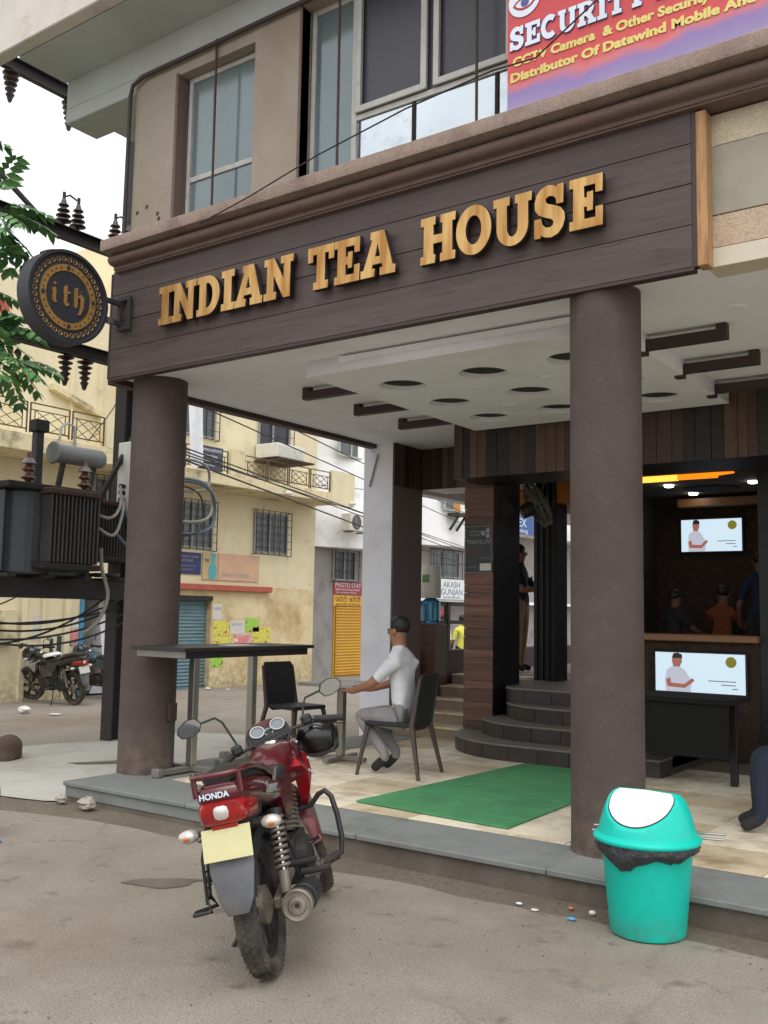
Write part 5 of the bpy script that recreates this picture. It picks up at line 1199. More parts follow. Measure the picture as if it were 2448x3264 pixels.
# ================================================================== TREE (only its outer branches reach into the frame)
tree = thing('street_tree', 'leafy green tree reaching in from the left edge', 'tree', (-10.6, 3.9, 0)); tq = part_of(tree)
tq(MB().tube([(-10.6, 3.9, -0.2), (-10.55, 3.92, 1.2), (-10.4, 4.0, 2.6), (-10.2, 4.15, 3.8), (-9.9, 4.4, 5.0), (-9.6, 4.7, 6.2)], [0.20, 0.17, 0.15, 0.12, 0.08, 0.03], 12), 'trunk', 'bark', smooth=60)
limbs = [[(-10.2, 4.15, 3.8), (-9.5, 4.6, 4.2), (-8.9, 5.0, 4.2), (-8.35, 5.3, 3.9)], [(-10.3, 4.1, 3.4), (-9.6, 4.6, 3.6), (-9.0, 5.1, 3.7)], [(-10.0, 4.3, 4.6), (-9.3, 4.8, 5.2), (-8.7, 5.0, 5.5)], [(-9.9, 4.4, 5.0), (-9.4, 4.6, 5.6), (-8.9, 4.8, 6.0)],
         [(-10.2, 4.15, 3.8), (-10.6, 4.6, 4.8), (-10.8, 4.8, 5.6)], [(-10.2, 4.15, 3.8), (-10.7, 3.5, 4.6), (-11.2, 3.2, 5.4)]]
for l in limbs: tq(MB().tube(l, [0.06, 0.04, 0.025, 0.01][:len(l)], 8), 'limb', 'bark', smooth=60)
rr = random.Random(4); cb = MB()
def leaflet(p, d, up, L, wd):
    s_ = d.cross(up).normalized(); n_ = s_.cross(d).normalized()
    q = [p, p + d * L * .3 + s_ * wd * .5 - n_ * .004, p + d * L * .62 + s_ * wd * .36 - n_ * .012, p + d * L - n_ * L * .12, p + d * L * .62 - s_ * wd * .36 - n_ * .012, p + d * L * .3 - s_ * wd * .5 - n_ * .004, p + d * L * .5]
    cb.add(q, [(0, 1, 6), (1, 2, 6), (2, 3, 6), (3, 4, 6), (4, 5, 6), (5, 0, 6)])
def frond(p, d, L=0.42):
    d = d.normalized(); side = d.cross(Vector((0, 0, 1)))
    side = side.normalized() if side.length > .05 else Vector((1, 0, 0))
    n = 5; prev = p; up0 = side.cross(d)
    for i in range(1, n + 1):
        t = i / n; q = p + d * L * t - Vector((0, 0, 0.30 * L * t * t)); dd = (q - prev).normalized()
        for s in (-1, 1):
            ld = (dd * 0.55 + side * s * 0.85 - Vector((0, 0, .25 + .2 * rr.random()))).normalized()
            leaflet(q, ld, up0, 0.20 * (1.1 - .35 * t) * rr.uniform(.8, 1.15), 0.075)
        prev = q
    leaflet(prev, (dd - Vector((0, 0, .2))).normalized(), up0, .13, .045)
def clump(c, r, n, L=0.42):
    for _ in range(n):
        v = Vector((rr.gauss(0, 1), rr.gauss(0, 1), rr.gauss(0, .8))); v = v.normalized()
        p = Vector(c) + Vector((v.x * r[0], v.y * r[1], v.z * r[2])) * rr.uniform(.25, 1.0) ** .6
        frond(p, v + Vector((0, 0, .15)), L * rr.uniform(.75, 1.15))
for (c, r, n) in (((-8.48, 5.2, 5.45), (.18, .16, .34), 26), ((-8.72, 5.1, 4.75), (.25, .2, .34), 26), ((-8.75, 5.3, 4.3), (.25, .22, .25), 22), ((-8.5, 5.4, 3.98), (.22, .16, .16), 18), ((-9.0, 5.0, 4.2), (.45, .35, .45), 26),
                  ((-9.1, 4.8, 4.85), (.4, .35, .4), 20), ((-8.95, 4.75, 5.75), (.4, .4, .35), 16), ((-9.6, 4.6, 5.0), (.8, .7, .9), 46), ((-10.4, 4.4, 5.6), (1.3, 1.1, 1.0), 80), ((-9.6, 4.7, 6.4), (.8, .7, .5), 40)):
    clump(c, r, n)
o = cb.build('crown', 'leaf', tree); o.matrix_parent_inverse = Matrix.Translation(-Vector(tree.location))
# ================================================================== MOTORCYCLES
def ring(cx, w_, h_, z, n=14, p=2.6, y0=0.0, top=1.0):
    """super-ellipse section in the y-z plane at x=cx"""
    out = []
    for i in range(n):
        t = 2 * math.pi * i / n; c, s = math.cos(t), math.sin(t)
        y = w_ * math.copysign(abs(c) ** (2 / p), c); zz = h_ * math.copysign(abs(s) ** (2 / p), s)
        if s > 0: y *= top
        out.append((cx, y0 + y, z + zz))
    return out
WT = lambda x, z, steer=None: Matrix.Translation((x, 0, z)) @ Matrix.Rotation(R_(90), 4, 'X')    # wheel axis along y
def wheel(root, name, x, r, wd, T, spokes=6, tread=True, hubr=0.07):
    tr_ = MB(T @ WT(x, r)); h = wd / 2
    prof = [(r - 0.075, -h * .55), (r - 0.06, -h * .9), (r - 0.03, -h), (r - 0.012, -h * .82), (r - 0.002, -h * .45), (r, 0), (r - 0.002, h * .45), (r - 0.012, h * .82), (r - 0.03, h), (r - 0.06, h * .9), (r - 0.075, h * .55)]
    tr_.lathe(prof, 56, caps=False)
    w_ = tr_.build(name, 'rubber', root, smooth=50)
    if tread:
        b = MB(T @ WT(x, r)); n = 46
        for i in range(n):
            a = 2 * math.pi * i / n
            for (yy, off, rad) in ((-h * .66, 0, r - .010), (-h * .22, .5, r - .001), (h * .22, 0, r - .001), (h * .66, .5, r - .010)):
                t = a + off * 2 * math.pi / n; M = Matrix.Rotation(t, 4, 'Z') @ Matrix.Translation((rad, 0, yy)) @ Matrix.Rotation(0.35 if yy > 0 else -0.35, 4, 'X')
                b.box(-.006, .005, -.013, .013, -h * .17, h * .17, M)
        b.build('tread', 'rubber', w_)
    b = MB(T @ WT(x, r)); R0 = r - 0.07
    b.lathe([(R0, -h * .6), (R0 + .008, -h * .55), (R0 - .012, -h * .35), (R0 - .022, 0), (R0 - .012, h * .35), (R0 + .008, h * .55), (R0, h * .6), (R0 - .03, h * .3), (R0 - .034, 0), (R0 - .03, -h * .3), (R0, -h * .6)], 48, caps=False)
    for i in range(spokes):
        a = 2 * math.pi * i / spokes
        for s in (-.10, .10):
            b.bar((0.05 * math.cos(a), 0.05 * math.sin(a), 0), ((R0 - .028) * math.cos(a + s), (R0 - .028) * math.sin(a + s), 0), .022, .022)
    b.build('rim', 'metal_dark', w_, smooth=40)
    b = MB(T @ WT(x, r)); b.lathe([(0, -h * 1.15), (.03, -h * 1.15), (hubr, -h * .7), (hubr, h * .7), (.03, h * 1.15), (0, h * 1.15)], 24); b.build('hub', 'metal_dusty', w_, smooth=35)
    return w_
def helix(p, q, r, turns, n=10):
    p = Vector(p); q = Vector(q); d = (q - p); L = d.length; d.normalize(); a = d.orthogonal().normalized(); b = d.cross(a)
    return [p + d * L * (i / (turns * n)) + (a * math.cos(2 * math.pi * i / n) + b * math.sin(2 * math.pi * i / n)) * r for i in range(turns * n + 1)]
def motorcycle(label, loc, heading, lean, steer=24, paint='paint_maroon', accent='paint_red', fender='dusty_maroon', plate='plate_yellow', detail=True, group=None, fairing=False):
    root = thing('motorcycle', label, 'motorcycle', loc, group=group)
    root.rotation_mode = 'XYZ'; root.matrix_world = Matrix.Translation(loc) @ Matrix.Rotation(R_(heading), 4, 'Z') @ Matrix.Rotation(R_(-lean), 4, 'X') @ Matrix.Diagonal((.97, .97, .97, 1))
    I = Matrix.Identity(4); WB = 1.28
    S = Matrix.Translation((1.02, 0, 0.86)) @ Matrix.Rotation(R_(-26), 4, 'Y') @ Matrix.Rotation(R_(steer), 4, 'Z') @ Matrix.Rotation(R_(26), 4, 'Y') @ Matrix.Translation((-1.02, 0, -0.86))
    TK = Matrix.Translation((0, 0, -.05)); SB = S @ TK
    P = lambda b, n, m, par=None, **kw: b.build(n, m, par or root, **kw)
    wheel(root, 'rear_wheel', 0, 0.305, 0.105, I, tread=detail, hubr=.085)
    wheel(root, 'front_wheel', WB, 0.300, 0.085, S, tread=detail)
    # frame, swingarm
    b = MB(); b.tube([(1.02, 0, .88), (.85, 0, .82), (.45, 0, .74), (.1, 0, .72), (-.28, 0, .74)], .022, 8)
    b.tube([(1.02, 0, .84), (.95, .05, .55), (.82, .10, .30), (.45, .11, .27), (.34, .10, .45), (.38, .06, .72)], .018, 8); b.tube([(1.02, 0, .84), (.95, -.05, .55), (.82, -.10, .30), (.45, -.11, .27), (.34, -.10, .45), (.38, -.06, .72)], .018, 8)
    for s in (-1, 1): b.tube([(.42, s * .11, .40), (.15, s * .12, .66), (-.25, s * .09, .72)], .013, 6)
    P(b, 'frame', 'metal_dark', smooth=50)
    b = MB()
    for s in (-1, 1): b.bar((.42, s * .09, .36), (-.03, s * .09, .305), .035, .05)
    P(b, 'swingarm', 'metal_dusty', bev=.006)
    P(MB().tube([(0, -.13, .305), (0, .13, .305)], .014, 10), 'axle', 'metal_dusty')
    # engine
    b = MB(); b.box(.50, .82, -.10, .10, .25, .47); b.cyl((.62, -.155, .36), (.62, .155, .36), .105, n=20); b.cyl((.76, -.13, .34), (.76, .13, .34), .07, n=16)
    eng = P(b, 'engine', 'metal_dark', bev=.008)
    b = MB(Matrix.Translation((.76, 0, .47)) @ Matrix.Rotation(R_(14), 4, 'Y'))
    for i in range(9): b.box(-.075, .075, -.085, .085, .01 + i * .024, .022 + i * .024)
    b.box(-.06, .06, -.07, .07, 0, .25); P(b, 'cylinder_fins', 'metal_dusty', eng)
    P(MB().box(.42, .56, -.07, .07, .50, .66), 'carburettor', 'plastic_black', bev=.02)
    # kick lever, brake pedal, pegs
    P(MB().tube([(.55, -.15, .34), (.52, -.20, .36), (.40, -.21, .46), (.40, -.26, .48)], .011, 8), 'kick_lever', 'chrome', smooth=50)
    for s in (-1, 1):
        P(MB().cyl((.48, s * .12, .31), (.48, s * .27, .31), .017, n=10), 'foot_peg', 'rubber')
        P(MB().cyl((.18, s * .13, .42), (.14, s * .27, .43), .015, n=10), 'foot_peg', 'rubber')
    P(MB().tube([(.46, -.14, .29), (.60, -.19, .27), (.72, -.19, .30)], .009, 6), 'brake_pedal', 'metal_dusty')
    # exhaust
    ex = P(MB().tube([(.84, -.05, .55), (.93, -.08, .42), (.88, -.13, .26), (.62, -.15, .21), (.42, -.17, .235)], .02, 10), 'exhaust', 'metal_dusty', smooth=50)
    TE = frame((.44, -.175, .245), (0, 1, 0), Vector((-.99, -.06, .07)).cross(Vector((0, 1, 0))))
    q0 = Vector((.46, -.172, .24)); q1 = Vector((-.13, -.20, .305)); dd = (q1 - q0).normalized()
    TE = Matrix.Translation(q0) @ dd.to_track_quat('Z', 'Y').to_matrix().to_4x4(); LL = (q1 - q0).length
    b = MB(TE); b.lathe([(.02, 0), (.045, .05), (.056, .14), (.063, .20), (.063, .38), (.067, .385), (.067, .40), (.061, .405), (.061, LL - .01), (.056, LL)], 28); P(b, 'silencer', 'plastic_black', ex, smooth=35)
    b = MB(TE); b.lathe([(.066, LL - .05), (.070, LL - .045), (.070, LL + .002), (.063, LL + .006), (.057, LL + .002), (.042, LL + .002), (.038, LL + .010), (.022, LL + .012), (.018, LL + .006), (.012, LL + .006), (.010, LL - .02), (0, LL - .02)], 32); P(b, 'end_cap', 'metal_dusty', ex, smooth=35)
    b = MB(TE); b.lathe([(.0635, .18), (.066, .185), (.066, .36), (.0635, .365)], 28, arc=(math.pi * .1, math.pi * .9)); P(b, 'heat_shield', 'metal_dark', ex, smooth=40)
    # shocks
    for s in (-1, 1):
        a0 = (.0, s * .135, .34); a1 = (.10, s * .125, .70)
        sh = P(MB().cyl(a0, a1, .016, n=10), 'shock_absorber', 'chrome')
        v0 = Vector(a0); v1 = Vector(a1)
        P(MB().tube(helix(v0.lerp(v1, .28), v0.lerp(v1, .92), .032, 9), .0085, 7), 'spring', 'metal_dusty', sh, smooth=60)
        P(MB().cyl(v0.lerp(v1, .0), v0.lerp(v1, .26), .024, n=12), 'damper', 'metal_dusty', sh); P(MB().cyl(v0.lerp(v1, .9), v1, .034, n=12), 'spring_cap', 'plastic_black', sh)
    # seat, tank, panels
    b = MB(); b.loft([ring(.70, .085, .02, .815), ring(.60, .115, .04, .81), ring(.40, .125, .045, .80), ring(.22, .125, .05, .82), ring(.12, .12, .055, .885), ring(-.05, .115, .05, .915), ring(-.22, .10, .042, .925), ring(-.32, .06, .02, .93)])
    P(b, 'seat', 'vinyl_seat', smooth=60)
    b = MB(TK); b.loft([ring(1.10, .08, .06, .85), ring(1.06, .14, .105, .86, p=3, top=.88), ring(.95, .168, .122, .865, p=3, top=.84), ring(.82, .165, .115, .865, p=3, top=.82), ring(.70, .135, .09, .855, p=3, top=.84), ring(.62, .10, .055, .845, p=3), ring(.585, .06, .03, .84)])
    tank = P(b, 'fuel_tank', paint, smooth=60)
    for s in (-1, 1):
        b = MB(TK); pts = [(1.12, .76), (1.08, .86), (.98, .925), (.86, .92), (.72, .85), (.84, .80), (.88, .70), (.98, .60)]
        b.loft([[(x, s * (.178 - 1.6 * max(0, z - .84) ** 1.2 - .5 * max(0, .72 - z) - .35 * max(0, x - 1.04)), z) for x, z in pts], [(x, s * .10, z) for x, z in pts]]); P(b, 'tank_shroud', accent, tank, bev=.008, seg=2, smooth=50)
        b = MB(TK); b.bar((1.07, s * .170, .82), (.90, s * .180, .865), .004, .010); b.bar((1.04, s * .172, .755), (.88, s * .180, .80), .004, .010); P(b, 'stripe', 'print_white', tank)
        b = MB(); pts = [(.62, .80), (.58, .64), (.46, .58), (.34, .62), (.28, .72), (.34, .79)]
        b.loft([[(x, s * .125, z) for x, z in pts], [(x, s * .085, z) for x, z in pts]]); P(b, 'side_panel', paint, bev=.01, seg=2, smooth=50)
    P(MB().lathe([(0, .012), (.038, .012), (.045, 0)], 20, Matrix.Translation((.90, 0, .932))), 'fuel_cap', 'chrome', tank, smooth=35)
    # tail: cowl, lamp, rail
    TX = Matrix.Translation((.085, 0, 0))
    b = MB(TX); b.loft([ring(.50, .10, .05, .745, p=3), ring(.32, .122, .07, .755, p=3), ring(.10, .136, .085, .785, p=3), ring(-.12, .134, .085, .825, p=3), ring(-.30, .118, .07, .85, p=3), ring(-.41, .104, .05, .868, p=3), ring(-.436, .088, .03, .872, p=3)])
    tail = P(b, 'tail_cowl', paint, smooth=60)
    b = MB(TX); b.loft([ring(-.25, .118, .06, .785, p=4), ring(-.36, .112, .06, .79, p=4), ring(-.425, .104, .055, .795, p=4), ring(-.445, .088, .040, .797, p=4)]); lamp = P(b, 'tail_light', 'lens_red', smooth=50)
    b = MB(TX); b.loft([ring(-.447, .034, .030, .795, n=10, p=3), ring(-.452, .030, .026, .795, n=10, p=3)]); P(b, 'lamp_reflector', 'lens_clear', lamp, smooth=50)
    b = MB(TX); b.loft([ring(-.16, .112, .060, .765, p=4), ring(-.30, .108, .060, .768, p=4), ring(-.39, .098, .056, .773, p=4)]); P(b, 'lamp_housing', 'plastic_black', smooth=50)
    b = MB(); gpts = [(.20, .124, .84), (.02, .132, .905), (-.16, .132, .945), (-.28, .122, .96), (-.345, .10, .955), (-.37, .05, .955), (-.37, -.05, .955), (-.345, -.10, .955), (-.28, -.122, .96), (-.16, -.132, .945), (.02, -.132, .905), (.20, -.124, .84)]
    b.tube(gpts, .013, 10)
    for s in (-1, 1): b.tube([(-.345, s * .10, .95), (-.345, s * .10, .87)], .013, 8)
    P(b, 'grab_rail', paint, smooth=60)
    # mudguard, plate, indicators
    b = MB(); n = 14; vs = []
    for i in range(n + 1):
        a = R_(40 + 120 * i / n); rr_ = .345
        for (yy, dr) in ((-.075, -.035), (-.06, 0), (.06, 0), (.075, -.035)): vs.append((rr_ * math.cos(a) + dr * math.cos(a), yy, .305 + (rr_ + dr) * math.sin(a)))
    b.add(vs, [(i * 4 + j, (i + 1) * 4 + j, (i + 1) * 4 + j + 1, i * 4 + j + 1) for i in range(n) for j in range(3)]); P(b, 'inner_mudguard', 'plastic_black', smooth=60)
    b = MB(TX); b.loft([[(-.30, -.085, .78), (-.30, .085, .78), (-.285, .085, .78), (-.285, -.085, .78)], [(-.395, -.095, .68), (-.395, .095, .68), (-.38, .095, .68), (-.38, -.095, .68)], [(-.43, -.098, .56), (-.43, .098, .56), (-.415, .098, .56), (-.415, -.098, .56)],
                      [(-.445, -.075, .43), (-.445, .075, .43), (-.43, .075, .43), (-.43, -.075, .43)], [(-.452, -.045, .37), (-.452, .045, .37), (-.437, .045, .37), (-.437, -.045, .37)]]); P(b, 'rear_mudguard', 'plastic_grey', bev=.004, smooth=50)
    b = MB(TX @ Matrix.Translation((-.425, 0, .665)) @ Matrix.Rotation(R_(14), 4, 'Y')); b.box(-.012, -.008, -.108, .108, -.07, .065); P(b, 'number_plate', plate, bev=.0018)
    P(MB(TX).box(-.425, -.405, -.058, .058, .722, .748), 'reflector', 'lens_red', bev=.004)
    for s in (-1, 1):
        st = P(MB(TX).tube([(-.33, s * .08, .71), (-.345, s * .15, .707)], .012, 8), 'indicator', 'plastic_black')
        T = TX @ Matrix.Translation((-.35, s * .185, .707)) @ Matrix.Rotation(R_(s * 8), 4, 'Z')
        MB().ell((0, 0, 0), (.034, .048, .030), 16, 10, T).build('lens', 'lens_clear', st, smooth=60)
        MB().ell((-.014, s * .006, -.004), (.022, .026, .017), 10, 8, T).build('bulb', 'lens_amber', st, smooth=60)
    # steering head: fork, fender, bars, clocks, headlamp (turned with the bars)
    b = MB(S)
    for s in (-1, 1):
        b.tube([(WB, s * .085, .30), (1.20, s * .085, .48), (1.02, s * .085, .90)], [.026, .026, .018], 12)
    b.box(.99, 1.06, -.11, .11, .87, .90); P(b, 'front_fork', 'metal_dusty', smooth=40)
    b = MB(S); vs = []; n = 14
    for i in range(n + 1):
        a = R_(35 + 140 * i / n); rr_ = .345
        wv = .062 * (1 if 2 < i < n - 1 else .8)
        for (yy, dr) in ((-wv, -.05), (-wv * .85, -.005), (0, .012), (wv * .85, -.005), (wv, -.05)): vs.append((WB + (rr_ + dr) * math.cos(a), yy, .30 + (rr_ + dr) * math.sin(a)))
    b.add(vs, [(i * 5 + j, (i + 1) * 5 + j, (i + 1) * 5 + j + 1, i * 5 + j + 1) for i in range(n) for j in range(4)]); P(b, 'front_mudguard', fender, smooth=60)
    b = MB(SB @ Matrix.Translation((0, 0, -.02))); b.tube([(.93, .36, .965), (.99, .25, 1.01), (1.02, .12, 1.02), (1.03, .07, .96), (1.03, -.07, .96), (1.02, -.12, 1.02), (.99, -.25, 1.01), (.93, -.36, .965)], .011, 10); hb = P(b, 'handlebar', 'metal_dark', smooth=60)
    for s in (-1, 1):
        b = MB(SB); b.tube([(.975, s * .255, 1.003), (.915, s * .385, .952)], [.018, .019], 14); b.tube([(.917, s * .382, .953), (.912, s * .395, .949)], .021, 14); P(b, 'grip', 'rubber', hb, smooth=50)
        b = MB(SB); b.box(-.03, .03, -.03, .03, -.025, .03, Matrix.Translation((1.0, s * .215, 1.015))); P(b, 'switch_gear', 'plastic_black', hb, bev=.012)
        b = MB(SB); b.tube([(1.02, s * .20, 1.02), (1.03, s * .25, 1.01), (.985, s * .37, .93), (.975, s * .40, .92)], [.007, .007, .007, .011], 8); P(b, 'lever', 'metal_dusty', hb, smooth=50)
        mz = .06 if s > 0 else -.04
        b = MB(SB); b.tube([(1.0, s * .20, 1.03), (1.02, s * .23, 1.13 + mz), (1.02, s * .26, 1.17 + mz), (1.0, s * .37, 1.175 + mz)], .0065, 8); mr = P(b, 'mirror', 'plastic_black', hb, smooth=50)
        out = [(-.075, .0), (-.05, .042), (.0, .052), (.055, .030), (.072, .0), (.055, -.035), (.0, -.050), (-.05, -.040)]
        TM = SB @ frame((.995, s * .415, 1.172 + mz), (0, -1, .05), (-.12, 0, 1)) 
        b = MB(TM); b.loft([[(-s * x, y, .004) for x, y in out], [(-s * x * .96, y * .96, -.012) for x, y in out], [(-s * x * .6, y * .6, -.030) for x, y in out]]); 
        mh = b.build('mirror_housing', 'plastic_black', hb, smooth=50)
        b = MB(TM); b.prism([(-s * x * .9, y * .9) for x, y in out], .0045, .006); b.build('mirror_glass', 'mirror_glass', hb)
    b = MB(SB); b.loft([[(1.02, -.13, .97), (1.02, .13, .97), (1.02, .12, 1.0), (1.02, -.12, 1.0)], [(1.10, -.14, .96), (1.10, .14, .96), (1.12, .12, 1.07), (1.12, -.12, 1.07)], [(1.16, -.11, .96), (1.16, .11, .96), (1.18, .09, 1.05), (1.18, -.09, 1.05)]]); cl = P(b, 'instrument_cluster', 'plastic_black', bev=.012, seg=2, smooth=50)
    for (yy, rd) in ((.062, .043), (-.062, .043), (.0, .026)):
        T = SB @ Matrix.Translation((1.072, yy, 1.052 if rd > .03 else 1.03)) @ Matrix.Rotation(R_(-46), 4, 'Y')
        b = MB(T); b.lathe([(0, .002), (rd * .86, .002), (rd * .88, 0)], 24); b.build('dial', 'dial_face', cl)
        b = MB(T); b.lathe([(rd * .86, 0), (rd * .88, .009), (rd, .009), (rd * 1.04, -.01)], 24, caps=False); b.build('bezel', 'chrome', cl, smooth=40)
    b = MB(S); b.loft([ring(1.12, .12, .10, .95), ring(1.20, .125, .12, .93), ring(1.28, .10, .10, .90), ring(1.32, .05, .05, .89)]); P(b, 'headlamp_cowl', paint if not fairing else 'paint_black', smooth=60)
    b = MB(S); b.ell((1.29, 0, .89), (.035, .085, .07), 16, 10); P(b, 'headlamp', 'lens_clear', smooth=60)
    for s in (-1, 1):
        b = MB(S); b.ell((1.14, s * .20, .86), (.045, .035, .028), 12, 8); b.cyl((1.13, s * .10, .86), (1.13, s * .19, .86), .010, n=8); P(b, 'front_indicator', 'lens_clear', smooth=60)
    # crash guard
    for s in (-1, 1):
        b = MB(); b.tube([(.95, s * .05, .54), (.96, s * .14, .55), (.955, s * .19, .60), (.95, s * .23, .615), (.94, s * .262, .58), (.92, s * .28, .48), (.90, s * .285, .36), (.885, s * .27, .285), (.86, s * .18, .255), (.84, s * .10, .26)], .015, 10); P(b, 'crash_guard', 'metal_dark', smooth=60)
        P(MB().cyl((.865, s * .18, .256), (.882, s * .255, .278), .024, n=12), 'guard_sleeve', 'rubber')
    # side stand and left ladies' footrest
    P(MB().tube([(.44, .12, .27), (.38, .20, .12), (.33, .27, .03), (.30, .29, .02)], .011, 8), 'side_stand', 'metal_dark', smooth=50)
    b = MB(Matrix.Translation((.0, .055, .15))); b.tube([(.02, .12, .58), (.0, .17, .40), (.0, .18, .20)], .008, 6); b.tube([(.10, .12, .58), (.08, .17, .40), (.06, .18, .22)], .008, 6)
    for z in (.27, .34, .41, .48): b.bar((.0, .17, z), (.08, .17, z), .006)
    b.tube([(-.02, .16, .17), (-.01, .25, .165), (.03, .25, .165), (.09, .16, .17), (.06, .18, .22), (0, .18, .22)], .010, 6, closed=True); P(b, 'side_footrest', 'metal_dark', smooth=50)
    # chain cover
    P(MB().box(.02, .45, .10, .125, .28, .40), 'chain_cover', 'plastic_black', bev=.015)
    if detail:
        me = text_mesh('HONDA', .035, extrude=.002, offset=.001, align='CENTER', width=None); T = frame((-.356, .02, .858), (0, -1, 0), (.08, 0, 1)); me.transform(T); me.materials.clear(); me.materials.append(MATS['print_white']); link('lettering', me, tail)
        me = text_mesh('Stunner', .075, extrude=.002, offset=.0015, shear=.3, width=.25); T = frame((-.06, -.141, .80), (.99, .0, -.12), (0.1, -.05, 1)) ; me.transform(T); me.materials.clear(); me.materials.append(MATS['print_grey']); link('lettering', me, tail)
        # pale print on the pillion seat side
        me = curve_mesh([[(0, 0), (.04, .01), (.06, .05), (.04, .04), (.05, .08), (.02, .05), (.01, .09), (-.01, .04), (-.04, .05), (-.02, .02)]], .001); me.transform(frame((.18, -.1235, .80), (1, 0, 0), (0, -.3, 1))); me.materials.clear(); me.materials.append(MATS['print_grey']); link('seat_print', me, tail)
    return root
bike = motorcycle('maroon motorcycle with crash guard parked at the kerb, seen from behind', (-2.985, 3.378, 0.012), 121.0, 12.5, steer=26)
motorcycle('black motorcycle with white tank cloth parked against the yellow wall, left of the pair', (-14.6, 11.1, -0.115), 180, 8, steer=20, paint='paint_black', accent='paint_silver', fender='paint_black', plate='paper', detail=False, group='motorcycles by the yellow wall', fairing=True)
motorcycle('blue grey motorcycle by the stair door, right of the pair by the yellow wall', (-14.85, 12.42, -0.12), 184, 8, steer=15, paint='paint_bluegrey', accent='paint_bluegrey', fender='paint_black', plate='paper', detail=False, group='motorcycles by the yellow wall')
b = MB(); b.loft([[(-.12, -.14, .0), (-.12, .14, .0), (-.12, .12, .03), (-.12, -.12, .03)], [(0, -.17, -.02), (0, .17, -.02), (0, .13, .05), (0, -.13, .05)], [(.12, -.13, -.02), (.12, .13, -.02), (.12, .11, .02), (.12, -.11, .02)]])
o = b.build('tank_cloth', 'cloth_white', bev=.01, smooth=50); o.matrix_world = Matrix.Translation((-14.6, 11.1, -0.115)) @ Matrix.Rotation(R_(180), 4, 'Z') @ Matrix.Rotation(R_(-8), 4, 'X') @ Matrix.Translation((.55, 0, .86)); tag(o, 'white cloth folded over the seat of the black motorcycle', 'cloth')
# helmet hung on the right grip of the maroon motorcycle
hm = thing('helmet', 'glossy black helmet hanging from the right handlebar of the maroon motorcycle', 'helmet')
b = MB(); prof = []
for i in range(13):
    a = R_(90 - 150 * i / 12); prof.append((.128 * math.cos(a) if i else 0.0, .14 * math.sin(a)))
b.lathe([(max(r, 0), z) for r, z in prof], 28, Matrix.Diagonal((1.12, 1, 1, 1)), caps=False); b.build('shell', 'paint_black', hm, smooth=60)
b = MB(); b.lathe([(.118, -.075), (.125, -.07), (.127, .0), (.124, .045), (.118, .045)], 20, Matrix.Diagonal((1.15, 1.04, 1, 1)), caps=False, arc=(-1.1, 1.1)); b.build('visor', 'far_glass_dark', hm, smooth=60)
b = MB(); b.tube([(.142 * math.cos(t), .127 * math.sin(t), -.072) for t in [2 * math.pi * k / 32 for k in range(32)]], .006, 6, closed=True); b.build('trim', 'rubber', hm, smooth=60)
hm.matrix_world = Matrix.Translation((-2.985, 3.378, 0.012)) @ Matrix.Rotation(R_(121), 4, 'Z') @ Matrix.Rotation(R_(-12.5), 4, 'X') @ Matrix.Translation((1.20, -.19, .86)) @ Matrix.Diagonal((.86, .86, .86, 1)) @ Matrix.Rotation(R_(-60), 4, 'Z') @ Matrix.Rotation(R_(18), 4, 'X')
# ================================================================== SWING BIN
BX, BY = -1.88, 4.98
bn_ = thing('swing_bin', 'turquoise plastic swing bin with white flap and black liner by the kerb', 'bin', (BX, BY, 0.011))
b = MB(); b.lathe([(0.0, 0.0), (.172, 0.0), (.185, .008), (.188, .02), (.190, .03), (.228, .445), (.236, .45), (.236, .47), (.222, .47)], 56); b.build('body', 'bin_dirty', bn_, smooth=40)
# liner folded over the rim: crumpled skirt
rr = random.Random(8); n = 72; vs = []
for i in range(n):
    t = 2 * math.pi * i / n
    low = .385 + .028 * math.sin(t * 2 + 2.0) + .018 * math.sin(t * 5 + 1) + rr.uniform(-.006, .006)
    for j, u in enumerate((0, .25, .5, .75, 1)):
        z = .476 + (low - .476) * u; bul = .246 + .014 * math.sin(math.pi * u) + (.006 * math.sin(t * 17 + j * 1.7) + rr.uniform(-.003, .003)) * (u > 0)
        r_ = bul if u < 1 else .2255
        vs.append((r_ * math.cos(t), r_ * math.sin(t), z))
b = MB(); b.add(vs, [(i * 5 + j, ((i + 1) % n) * 5 + j, ((i + 1) % n) * 5 + j + 1, i * 5 + j + 1) for i in range(n) for j in range(4)]); b.build('liner', 'bag_black', bn_, smooth=70)
# lid: turned bell cut by two sloping planes that carry the flaps
bm = bmesh.new(); mbl = MB()
mbl.lathe([(.262, .458), (.270, .466), (.270, .478), (.258, .490), (.246, .496), (.238, .53), (.215, .61), (.188, .67), (.172, .69), (.15, .703), (.0, .708)], 64, caps=False)
me = bpy.data.meshes.new('lid'); me.from_pydata(mbl.v, [], mbl.f); bm.from_mesh(me); bmesh.ops.remove_doubles(bm, verts=bm.verts, dist=1e-5)
bound = []
for sgn in (-1, 1):
    res = bmesh.ops.bisect_plane(bm, geom=bm.verts[:] + bm.edges[:] + bm.faces[:], plane_co=(0, sgn * .03, .69), plane_no=Vector((0, sgn * 1.0, 1.38)).normalized(), clear_outer=True)
    ed = [e for e in res['geom_cut'] if isinstance(e, bmesh.types.BMEdge)]
    if sgn == -1: front_pts = [v.co.copy() for v in res['geom_cut'] if isinstance(v, bmesh.types.BMVert)]
    bmesh.ops.holes_fill(bm, edges=ed, sides=0)
bmesh.ops.recalc_face_normals(bm, faces=bm.faces)
es_ = [e for e in bm.edges if e.is_manifold and e.calc_face_angle(0) > 0.5 and e.verts[0].co.z > .46]
bmesh.ops.bevel(bm, geom=es_, offset=.008, segments=3, affect='EDGES', clamp_overlap=True)
